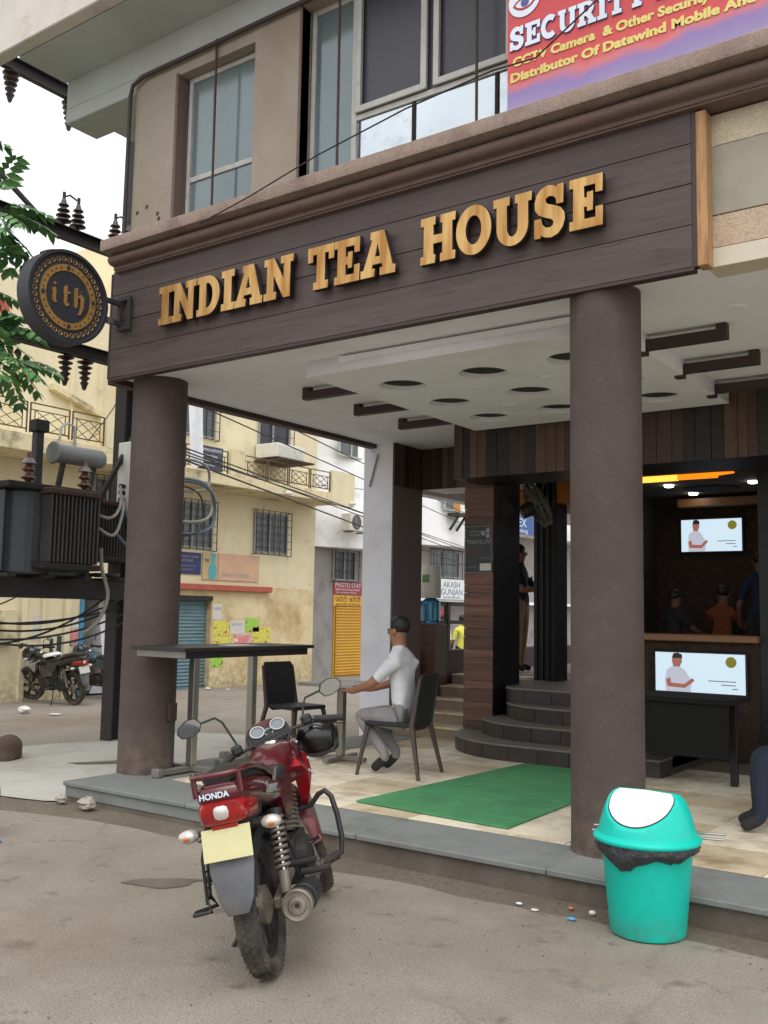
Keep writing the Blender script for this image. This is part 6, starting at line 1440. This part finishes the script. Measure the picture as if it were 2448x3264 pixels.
bm.to_mesh(me); bm.free(); me.materials.append(MATS['bin_green'])
me.polygons.foreach_set('use_smooth', [True] * len(me.polygons)); me.set_sharp_from_angle(angle=R_(40)); link('lid', me, bn_)
# flap: plate in the cut plane, inset from its outline
nv = Vector((0, -1.0, 1.38)).normalized(); ux = Vector((1, 0, 0)); uy = nv.cross(ux); uy = uy if uy.z > 0 else -uy
P0 = Vector((0, -.03, .69)); uv = [((p - P0).dot(ux), (p - P0).dot(uy)) for p in front_pts]
uc = (sum(p[0] for p in uv) / len(uv), sum(p[1] for p in uv) / len(uv)); vtop = max(p[1] for p in uv)
uv.sort(key=lambda p: math.atan2(p[1] - uc[1], p[0] - uc[0]))
k = .90
poly = [((x) * k, vtop - .006 + (y - vtop) * k) for x, y in uv]
TF = Matrix(((ux.x, uy.x, nv.x, P0.x), (ux.y, uy.y, nv.y, P0.y), (ux.z, uy.z, nv.z, P0.z), (0, 0, 0, 1)))
MB(TF).prism(poly, .0005, .004).build('flap', 'bin_white', bn_)
poly2 = [(x * 1.035, vtop + (y - vtop) * 1.03) for x, y in poly]
MB(TF).prism(poly2, .0002, .0015).build('flap_gap', 'rubber', bn_)

for dz in (0, .022):
    MB().tube([(-.34, .10 + dz, .445 + dz), (.34, .17 + dz, .475 + dz)], .006, 8).build('wire_handle', 'chrome', bn_)
# ================================================================== MAT, FURNITURE
mt = MB(); mt.hexa([(-4.56, 6.06, K + .004), (-3.21, 5.96, K + .004), (-3.32, 8.60, K + .004), (-4.46, 8.62, K + .004)], [(-4.56, 6.06, K + .016), (-3.21, 5.96, K + .016), (-3.32, 8.60, K + .016), (-4.46, 8.62, K + .016)])
tag(mt.build('entrance_mat', 'mat_green', bev=.004), 'green artificial turf mat laid before the entrance steps', 'mat')
# long standing counter along the open left side
ct = thing('counter_table', 'tall narrow black bar table on steel posts beside the left column', 'table', (-6.3, 6.4, K)); cq = part_of(ct)
cq(MB().box(-6.62, -5.96, 5.57, 7.22, 1.255, 1.285), 'top', 'table_black', bev=.004)
cq(MB().box(-6.56, -6.0, 5.62, 7.17, 1.195, 1.254), 'apron', 'table_black')
cq(MB().box(-6.58, -5.99, 5.611, 5.619, 1.20, 1.254), 'lit_end', 'steel_foot')  # grey sheet puts the light on the black table's near end into its colour
for y in (6.2, 6.95):
    cq(MB().box(-6.53, -6.46, y - .035, y + .035, K + .06, 1.195), 'post', 'steel', bev=.004)
    cq(MB().box(-6.85, -6.15, y - .03, y + .03, K + .012, K + .06), 'foot', 'steel_foot', bev=.006)
    cq(MB().box(-6.53, -6.46, y - .36, y - .03, K + .013, K + .058), 'foot', 'steel_foot', bev=.006)
    cq(MB().box(-6.54, -6.45, y - .42, y - .35, K, K + .075), 'foot_pad', 'steel_foot', bev=.01)
    cq(MB().box(-6.87, -6.78, y - .04, y + .04, K, K + .072), 'foot_pad', 'steel_foot', bev=.01)
tag(MB().box(-6.3, -6.12, 6.3, 6.6, 1.286, 1.290).build('newspaper', 'paper'), 'white paper lying on the tall black bar table', 'paper')
def cafe_table(label, x, y, rz, w_=.62, d_=.62, z=.92, top='table_black'):
    o = thing('cafe_table', label, 'table', (x, y, K), rz)
    MB().box(-w_ / 2, w_ / 2, -d_ / 2, d_ / 2, z - K - .03, z - K).build('top', top, o, bev=.005)
    MB().box(-.035, .035, -.035, .035, .05, z - K - .03).build('post', 'steel', o, bev=.004)
    b = MB(); b.box(-.28, .28, -.03, .03, .012, .05); o2 = b.build('foot', 'steel_foot', o, bev=.006)
    MB().box(-.03, .03, -.28, .28, .013, .049).build('foot', 'steel_foot', o, bev=.006)
    return o
cafe_table('small square cafe table on a steel post in front of the seated man', -5.93, 7.62, .1, top='table_top_grey')
def chair(label, x, y, rz):
    o = thing('chair', label, 'chair', (x, y, K), rz)
    b = MB(); b.loft([[(-.20, -.20, .43), (.24, -.22, .43), (.24, .22, .43), (-.20, .20, .43)], [(-.20, -.20, .47), (.24, -.22, .47), (.24, .22, .47), (-.20, .20, .47)]]); b.build('seat', 'chair_black', o, bev=.012)
    # padded backrest, taller than wide, leaning back
    rg = lambda z, x, w_, t: [(x - t, -w_, z), (x + t, -w_, z), (x + t, w_, z), (x - t, w_, z)]
    b = MB(); b.loft([rg(.40, -.215, .13, .016), rg(.46, -.225, .185, .018), rg(.60, -.24, .20, .018), rg(.80, -.275, .205, .018), rg(.895, -.298, .185, .016)]); b.build('backrest', 'chair_black', o, bev=.01, seg=2, smooth=50)
    for s in (-1, 1):
        b = MB(); b.loft([[(-.33, s * .27 - .014, 0), (-.302, s * .27 - .014, 0), (-.302, s * .27 + .014, 0), (-.33, s * .27 + .014, 0)], [(-.24, s * .20 - .019, .45), (-.195, s * .20 - .019, .45), (-.195, s * .20 + .019, .45), (-.24, s * .20 + .019, .45)], [(-.305, s * .20 - .014, .86), (-.28, s * .20 - .014, .86), (-.28, s * .20 + .014, .86), (-.305, s * .20 + .014, .86)]]); b.build('leg', 'chair_brown', o, bev=.004)
        b = MB(); b.loft([[(.27, s * .26 - .013, 0), (.296, s * .26 - .013, 0), (.296, s * .26 + .013, 0), (.27, s * .26 + .013, 0)], [(.19, s * .20 - .018, .43), (.232, s * .20 - .018, .43), (.232, s * .20 + .018, .43), (.19, s * .20 + .018, .43)]]); b.build('leg', 'chair_brown', o, bev=.004)
    return o
chair('dark chair with tall black back, occupied by the man in the white shirt', -5.08, 7.37, R_(190))
chair('empty dark chair across the table from the man in the white shirt', -6.72, 7.85, R_(-8))

# ================================================================== PEOPLE
def person(label, loc, heading, pose='sit', shirt='cloth_shirt', legs='cloth_grey', shoes='cloth_shoe', skin='skin', group=None, sc=1.0, short_sleeve=True, fingers=False, tuck=0.0, lap=False):
    o = thing('person', label, 'person', loc, R_(heading), group)
    V = []; Rd = []; E = []; lab = []
    def v(p, r): V.append(p); Rd.append(r); return len(V) - 1
    def e(a, c, l): E.append((a, c)); lab.append(l)
    if pose == 'sit':
        pel = (-.05, 0, .54); lean = .04
        kn = (.38, .11, .53); an = (.38 - tuck, .10, .12 + .06 * (tuck > 0)); toe = (.52 - tuck, .11, .05); el = (.12, .25, .82); wr = (.36, .17, .74); hd = (.44, .14, .74)
        zb = .54
        if lap: el = (.0, .25, .80); wr = (.18, .15, .67); hd = (.25, .10, .65)
    else:
        pel = (0, 0, .92); lean = .0; kn = (.03, .10, .50); an = (0, .10, .09); toe = (.15, .11, .04); el = (.0, .27, 1.10); wr = (.14, .25, .88); hd = (.20, .24, .80); zb = .92
        if pose == 'bend': lean = .22; el = (.30, .26, 1.12); wr = (.48, .18, 1.05); hd = (.56, .15, 1.05)
        if pose == 'lean': el = (.16, .27, 1.14); wr = (.38, .14, 1.16); hd = (.46, .10, 1.17)
    s0 = v(pel, .15); s1 = v((pel[0] + lean * .5, 0, zb + .20), .135); s2 = v((pel[0] + lean, 0, zb + .40), .155); s3 = v((pel[0] + lean * 1.2, 0, zb + .52), .10)
    nk = v((pel[0] + lean * 1.4 + .01, 0, zb + .60), .055); h0 = v((pel[0] + lean * 1.6 + .03, 0, zb + .69), .085); h1 = v((pel[0] + lean * 1.6 + .025, 0, zb + .79), .088)
    for a, c, l in ((s0, s1, 'shirt'), (s1, s2, 'shirt'), (s2, s3, 'shirt'), (s3, nk, 'skin'), (nk, h0, 'skin'), (h0, h1, 'skin')): e(a, c, l)
    for s in (-1, 1):
        hp = v((pel[0] + .02, s * .10, zb - .03), .115); k_ = v((kn[0], s * kn[1], kn[2]), .072); a_ = v((an[0], s * an[1], an[2]), .048); t_ = v((toe[0], s * toe[1], toe[2]), .042)
        e(s0, hp, 'legs'); e(hp, k_, 'legs'); e(k_, a_, 'legs'); e(a_, t_, 'shoes')
        sh = v((pel[0] + lean * 1.05, s * .165, zb + .475), .075); l_ = v((el[0] + lean, s * el[1], el[2]), .046); w_ = v((wr[0] + lean, s * wr[1], wr[2]), .031); h_ = v((hd[0] + lean, s * hd[1], hd[2]), .034)
        mid = v(tuple((Vector(V[sh]) * .35 + Vector(V[l_]) * .65)), .054)
        e(s3, sh, 'shirt'); e(sh, mid, 'shirt'); e(mid, l_, 'skin' if short_sleeve else 'shirt'); e(l_, w_, 'skin' if short_sleeve else 'shirt'); e(w_, h_, 'skin')
        if fingers:
            d = (Vector(V[h_]) - Vector(V[w_])).normalized(); sd_ = Vector((0, s, 0))
            for i in range(4):
                p = Vector(V[h_]) + sd_ * (.024 - .016 * i) + d * .03; q = p + d * (.045 - .004 * abs(i - 1.4)) + Vector((0, 0, -.012)); f0 = v(tuple(p), .0095); f1 = v(tuple(q), .0085); f2 = v(tuple(q + d * .022 + Vector((0, 0, -.022))), .0075); e(h_, f0, 'skin'); e(f0, f1, 'skin'); e(f1, f2, 'skin')
            p = Vector(V[h_]) - sd_ * .035 - d * .005; f0 = v(tuple(p), .011); f1 = v(tuple(p + d * .035 - sd_ * .012), .009); e(h_, f0, 'skin'); e(f0, f1, 'skin')
    me = bpy.data.meshes.new('tmp'); me.from_pydata(V, E, []); t = bpy.data.objects.new('tmp', me); C.objects.link(t)
    sk = t.modifiers.new('s', 'SKIN'); sk.use_smooth_shade = True
    for i, d_ in enumerate(me.skin_vertices[0].data): d_.radius = (Rd[i], Rd[i] * (.78 if i in (s0, s1, s2) else 1)); d_.use_root = (i == 0)
    t.modifiers.new('u', 'SUBSURF').levels = 3 if fingers else 2
    dg = bpy.context.evaluated_depsgraph_get(); bme = bpy.data.meshes.new_from_object(t.evaluated_get(dg)); bpy.data.objects.remove(t)
    bmn = bmesh.new(); bmn.from_mesh(bme); bmesh.ops.recalc_face_normals(bmn, faces=bmn.faces); bmn.to_mesh(bme); bmn.free()
    bme.materials.clear()
    order = ['skin', 'shirt', 'legs', 'shoes']; mm = dict(skin=skin, shirt=shirt, legs=legs, shoes=shoes)
    for k_ in order: bme.materials.append(MATS[mm[k_]])
    segs = [(Vector(V[a]), Vector(V[c]), order.index(l), (Rd[a] + Rd[c]) / 2) for (a, c), l in zip(E, lab)]
    for p in bme.polygons:
        best = 1e9; c = p.center
        for a, d_, l, r in segs:
            ab = d_ - a; u = max(0, min(1, (c - a).dot(ab) / max(ab.length_squared, 1e-9))); q = (c - a - ab * u).length / r
            if q < best: best = q; p.material_index = l
    body = link('body', bme, o); bme.polygons.foreach_set('use_smooth', [True] * len(bme.polygons))
    # hair cap, ears, nose, eyes
    hc = Vector(V[h1]); b = MB(); b.ell((hc.x - .022, 0, hc.z + .008), (.092, .092, .092), 18, 14)
    b.v = [(x + .006 * math.sin(z * 90 + y * 70), y + .004 * math.sin(z * 80 + x * 60), max(z, hc.z - .055 + max(0, x - hc.x) * 1.0)) for x, y, z in b.v]; b.build('hair', 'hair', o, smooth=60)
    b = MB(); 
    for s in (-1, 1): b.ell((hc.x - .005, s * .088, hc.z - .05), (.022, .012, .032), 8, 6)
    b.ell((hc.x + .092, 0, hc.z - .055), (.022, .014, .022), 8, 6); b.build('face', skin, o, smooth=60)
    b = MB()
    for s in (-1, 1): b.ell((hc.x + .082, s * .033, hc.z - .03), (.010, .014, .007), 8, 6)
    b.build('eyes', 'hair', o, smooth=60)
    o.scale = (sc, sc, sc)
    return o
person('man in white shirt and grey trousers seated on the black backed chair', (-5.06, 7.37, K - .02), 186, 'sit', 'cloth_shirt', 'cloth_grey', 'cloth_shoe', fingers=True, tuck=.30, short_sleeve=True)
person('person in cream shirt beyond the rear opening', (-12.2, 19.5, gz(-12.2)), 250, 'stand', 'cloth_cream', 'cloth_dark', skin='skin_dark', sc=.92)
person('person in yellow shirt beyond the rear opening', (-12.0, 20.0, gz(-12.0)), 140, 'stand', 'cloth_yellow', 'cloth_dark', skin='skin_dark', sc=.92)
person('bare armed person standing in the gap beside the timber pier', (-6.42, 12.2, .82), 5, 'lean', 'cloth_dark', 'cloth_khaki', skin='skin', sc=.98)
person('person in orange shirt seated indoors below the upper screen', (-3.62, 12.2, .81), 85, 'sit', 'cloth_orange', 'cloth_dark', skin='skin_dark', sc=.84)
person('person in dark shirt seated indoors left of the orange shirt', (-4.12, 11.9, .81), 60, 'sit', 'cloth_dark', 'cloth_dark', skin='skin_dark', sc=.80)
person('person in blue shirt standing indoors at the right edge of the room', (-2.98, 11.5, .81), 110, 'stand', 'cloth_blue', 'cloth_dark', skin='skin_dark', sc=.86)
person('person in blue shirt and jeans seated at the right edge of the veranda', (-1.52, 7.2, K - .02), 200, 'sit', 'cloth_blue', 'cloth_jeans', skin='skin_dark', sc=.98, lap=True)
st = thing('wooden_stool', 'low wooden stool on the veranda at the right edge', 'stool', (-1.46, 7.22, K))
MB().box(-.22, .22, -.2, .2, .38, .43).build('seat', 'coping_wood', st, bev=.01)
for sx in (-1, 1):
    for sy in (-1, 1): MB().box(sx * .17 - .025, sx * .17 + .025, sy * .15 - .025, sy * .15 + .025, 0, .38).build('leg', 'chair_brown', st, bev=.004)
tb = thing('bar_table', 'tall black table in the dark right part of the veranda', 'table', (-2.95, 8.75, K))
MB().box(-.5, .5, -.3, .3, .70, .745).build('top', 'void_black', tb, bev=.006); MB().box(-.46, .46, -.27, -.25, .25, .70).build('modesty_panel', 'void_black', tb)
for sx in (-1, 1): MB().box(sx * .43 - .03, sx * .43 + .03, -.03, .03, 0, .70).build('leg', 'black_metal', tb, bev=.004)

# ================================================================== THINGS INSIDE
def tv(label, x0, x1, y, z0, z1):
    o = thing('television', label, 'television', ((x0 + x1) / 2, y, z0)); w_ = (x1 - x0) / 2; h_ = z1 - z0
    MB().box(-w_ - .02, w_ + .02, -.0, .05, -.02, h_ + .02).build('case', 'tv_frame', o, bev=.006)
    MB().box(-w_, w_, -.004, -.0005, 0, h_).build('screen', 'screen_white', o)
    T = FRONT(0, -.005, 0); S_ = h_
    def pz(pts, m, name='picture', d=0): MB(T).prism([(-w_ + x * 2 * w_, y_ * S_) for x, y_ in pts], d, d + .001).build(name, m, o)
    pz([(.12, .0), (.40, .0), (.42, .28), (.34, .55), (.28, .66), (.20, .66), (.13, .55), (.11, .3)], 'screen_shirt')
    pz([(.12, .30), (.14, .12), (.34, .10), (.45, .30), (.42, .36), (.33, .20), (.18, .22), (.17, .36)], 'screen_skin', d=.0012)
    pz([(.21, .64), (.28, .64), (.31, .78), (.29, .92), (.22, .92), (.19, .80)], 'screen_skin', d=.0012)
    pz([(.19, .84), (.22, .86), (.28, .86), (.31, .84), (.31, .95), (.26, 1.0), (.21, .98)], 'screen_hair', d=.0024)
    MB(T).lathe([(0, .001), (.11 * S_ * 1.25, .001), (.11 * S_ * 1.25, 0)], 24, Matrix.Translation((-w_ + .85 * 2 * w_, .80 * S_, 0))).build('picture', 'screen_green', o)
    for (a, c, z) in ((.60, .90, .30), (.74, .90, .21), (.86, .92, .12)): pz([(a, z), (c, z), (c, z + .025), (a, z + .025)], 'screen_text')
    return o
tv('lit television showing a man in a white shirt, upper of the two screens', -4.43, -3.63, 13.13, 2.49, 2.92)
tv('lit television showing a man in a white shirt, lower and wider of the two screens', -3.72, -2.80, 10.155, .84, 1.24)
ps = thing('event_poster', 'dark TRIATHLON poster fixed to the timber pier', 'poster', (-5.55, 9.585, 2.07))
MB().box(-.17, .17, 0, .006, 0, .52).build('sheet', 'sign_charcoal', ps)
for (s, x, z, size, wd, m) in (('"TRIATHLON"', -.165, .32, .07, .33, 'print_grey'), ('COME BE THE', -.13, .45, .035, .17, 'print_grey'), ('FIRST ONE', -.11, .41, .035, .13, 'print_grey'), ('RUN  RIDE  SWIM', -.15, .26, .03, .2, 'sign_red'), ('ENTRY OPEN', -.15, .19, .03, .14, 'sign_red'), ('CONTACT US', -.0, .15, .025, .14, 'print_grey'), ('BOOK NOW', -.13, .05, .03, .1, 'print_grey')):
    me = text_mesh(s, size, extrude=.001, width=wd); me.transform(FRONT(x, -.002, z)); me.materials.clear(); me.materials.append(MATS[m]); link('lettering', me, ps)
for (x, z) in ((.06, .44), (.12, .47), (.12, .41)):
    b = MB(FRONT(x, -.001, z)); b.lathe([(0, .002), (.028, .002), (.028, 0)], 16); b.build('picture', 'print_grey', ps)
MB().box(.02, .16, -.002, -.0003, .02, .10).build('picture', 'paper', ps)
b = MB(); b.box(-.172, -.168, -.003, .005, 0, .52); b.box(.168, .172, -.003, .005, 0, .52); b.box(-.172, .172, -.0032, .005, .518, .523); b.box(-.172, .172, -.0032, .005, -.003, .002); b.build('border', 'print_grey', ps)
# water dispenser on a wooden stand by the parapet
wd_ = thing('water_dispenser', 'upturned blue water bottle on a white dispenser and wooden stand', 'dispenser', (-6.93, 10.75, .30))
MB().box(-.16, .16, -.16, .16, 0, 1.17).build('stand', 'board_a', wd_, bev=.01)
MB().lathe([(0, 1.18), (.10, 1.18), (.125, 1.20), (.125, 1.42), (.12, 1.44), (.125, 1.46), (.06, 1.50), (0, 1.50)], 24).build('bottle', 'bottle_blue', wd_, smooth=50)
MB().lathe([(0, 1.50), (.12, 1.50), (.13, 1.52), (.13, 1.88), (.12, 1.92), (0, 1.92)], 24).build('filter_jar', 'dispenser_white', wd_, smooth=50)
MB().box(-.05, .05, -.135, -.128, 1.7, 1.8).build('label_patch', 'leaf', wd_)
# wall fan above the gap
fan = thing('wall_fan', 'grey caged wall fan tilted above the entrance gap', 'fan', (-5.22, 10.45, 2.92)); fan.scale = (1.3, 1.3, 1.3)
TF = Matrix.Rotation(R_(35), 4, 'Z') @ Matrix.Rotation(R_(62), 4, 'Y')
b = MB(TF)
for k_, r_ in ((0, .21), (.03, .17), (.045, .12), (.05, .06), (-.05, .21), (-.08, .16)): b.tube([(r_ * math.cos(t), r_ * math.sin(t), k_) for t in [2 * math.pi * j / 28 for j in range(28)]], .006 if r_ < .2 else .011, 5, closed=True)
for j in range(24):
    t = 2 * math.pi * j / 24; b.tube([(.05 * math.cos(t), .05 * math.sin(t), .05), (.17 * math.cos(t), .17 * math.sin(t), .03), (.21 * math.cos(t), .21 * math.sin(t), 0), (.21 * math.cos(t), .21 * math.sin(t), -.05), (.16 * math.cos(t), .16 * math.sin(t), -.08)], .004, 4)
b.build('cage', 'fan_grey', fan)
b = MB(TF)
for j in range(3):
    a = 2 * math.pi * j / 3; M = Matrix.Rotation(a, 4, 'Z') @ Matrix.Translation((.10, 0, -.02)) @ Matrix.Rotation(.5, 4, 'X'); b.ell((0, 0, 0), (.085, .05, .005), 14, 8, M)
b.build('blades', 'fan_grey', fan, smooth=60)
b = MB(TF); b.lathe([(0, -.2), (.06, -.19), (.07, -.1), (.05, -.06), (0, -.06)], 18); b.build('motor', 'plastic_black', fan, smooth=50)
MB().tube([(-.05, .08, .10), (.0, .15, .28), (.02, .2, .33)], .02, 8).build('bracket', 'plastic_black', fan)
# ================================================================== LITTER AND STREET ODDMENTS
def crumple(name, label, cat, x, y, z, s, m, seed, flat=.5):
    rr = random.Random(seed); b = MB()
    big = s > .1 and flat > .5
    if big:
        b.ell((0, 0, 0), (s, s * .8, s * flat), 22, 14); ph = [rr.uniform(0, 6) for _ in range(6)]
        b.v = [tuple(c * (1 + .13 * math.sin(a / s * 3 + ph[0]) + .10 * math.sin(d / s * 4 + ph[1] + e / s * 2) + .06 * math.sin(e / s * 7 + ph[2]) + .03 * math.sin(a / s * 13 + e / s * 11)) + (s * flat * .8 if i == 2 else 0) for i, c in enumerate((a, d, e))) for a, d, e in b.v]
    else:
        b.ell((0, 0, 0), (s, s * .8, s * flat), 10, 7); b.v = [(a * rr.uniform(.7, 1.2), c * rr.uniform(.7, 1.2), d * rr.uniform(.75, 1.2) + s * flat) for a, c, d in b.v]
    o = b.build(name, m, smooth=50 if big else None); o.location = (x, y, z); return tag(o, label, cat)
crumple('paper_scrap', 'crumpled white paper on the street by the yellow house', 'litter', -13.9, 9.6, gz(-13.9), .12, 'litter_white', 1)
crumple('paper_scrap', 'pale flattened paper on the street left of the dark pole', 'litter', -12.9, 10.4, gz(-12.9), .07, 'litter_white', 2, .2)
crumple('plastic_scrap', 'greenish flattened plastic strip on the street', 'litter', -13.3, 9.75, gz(-13.3), .12, 'paper', 3, .12)
crumple('plastic_scrap', 'blue plastic scrap at the left edge of the yard', 'litter', -6.05, 4.02, .012, .04, 'litter_blue', 4, .4)
crumple('paper_scrap', 'white paper scrap left of the swing bin', 'litter', -2.62, 5.0, .012, .020, 'litter_white', 5, .25)
crumple('paper_scrap', 'crumpled white ball against the kerb by the swing bin', 'litter', -2.22, 5.07, .012, .020, 'litter_white', 6, .6)
crumple('plastic_scrap', 'small orange wrapper beside the swing bin', 'litter', -2.35, 5.09, .012, .018, 'lens_amber', 7, .5)
crumple('plastic_scrap', 'blue wrapper beside the swing bin', 'litter', -2.27, 4.92, .012, .026, 'litter_blue', 8, .3)
crumple('plastic_scrap', 'clear plastic scrap in front of the swing bin', 'litter', -2.50, 4.95, .012, .024, 'paper', 9, .2)
crumple('mortar_lump', 'pale lump of mortar at the kerb corner', 'rubble', -6.85, 5.12, .012, .055, 'plaster_lump', 10, .7)
crumple('mortar_lump', 'larger pale lump of mortar along the kerb corner', 'rubble', -6.48, 5.09, .012, .085, 'plaster_lump', 11, .6)
crumple('paper_scrap', 'white paper by the foot of the teal shutter', 'litter', -15.6, 15.3, gz(-15.6), .07, 'litter_white', 12, .4)
crumple('paper_scrap', 'small white paper in the gutter below the poster wall', 'litter', -15.2, 15.5, gz(-15.2), .05, 'litter_white', 13, .3)
crumple('boulder', 'brown boulder at the left edge of the apron', 'boulder', -9.45, 6.30, gz(-9.45) - .02, .20, 'stone_brown', 14, .75)
ty = thing('tyre', 'black tyre of a parked vehicle just showing at the left edge', 'tyre', (-6.42, 3.98, .012))
MB(Matrix.Rotation(R_(20), 4, 'Z') @ WT(0, .28)).lathe([(.19, -.04), (.24, -.055), (.275, -.045), (.28, 0), (.275, .045), (.24, .055), (.19, .04)], 40, caps=False).build('tread_ring', 'rubber', ty, smooth=50)
rr = random.Random(31)   # grit gathered along the kerb
b = MB()
for _ in range(500):
    x = rr.uniform(-6.9, 0.5); y = 5.18 - abs(rr.gauss(0, .16)); s = rr.uniform(.002, .006)
    if rr.random() < .3: x, y = rr.uniform(-9.5, -6.2), rr.uniform(4.2, 4.9)
    if rr.random() < .25: x, y = rr.uniform(-4, 0), rr.uniform(2.2, 4.6)
    M = Matrix.Translation((x, y, .012 + s * .3)) @ Matrix.Rotation(rr.uniform(0, 6), 4, 'Z')
    b.hexa([tuple(M @ Vector(p)) for p in ((-s, -s * .7, -s * .5), (s, -s * .8, -s * .5), (s * .9, s * .7, -s * .5), (-s * .8, s, -s * .5))], [tuple(M @ Vector(p)) for p in ((-s * .5, -s * .4, s * .4), (s * .6, -s * .4, s * .5), (s * .5, s * .4, s * .4), (-s * .4, s * .5, s * .5))])
tag(b.build('grit', 'dirt'), 'loose grit along the kerb and yard', 'grit', kind='stuff')
bpy.context.view_layer.update()
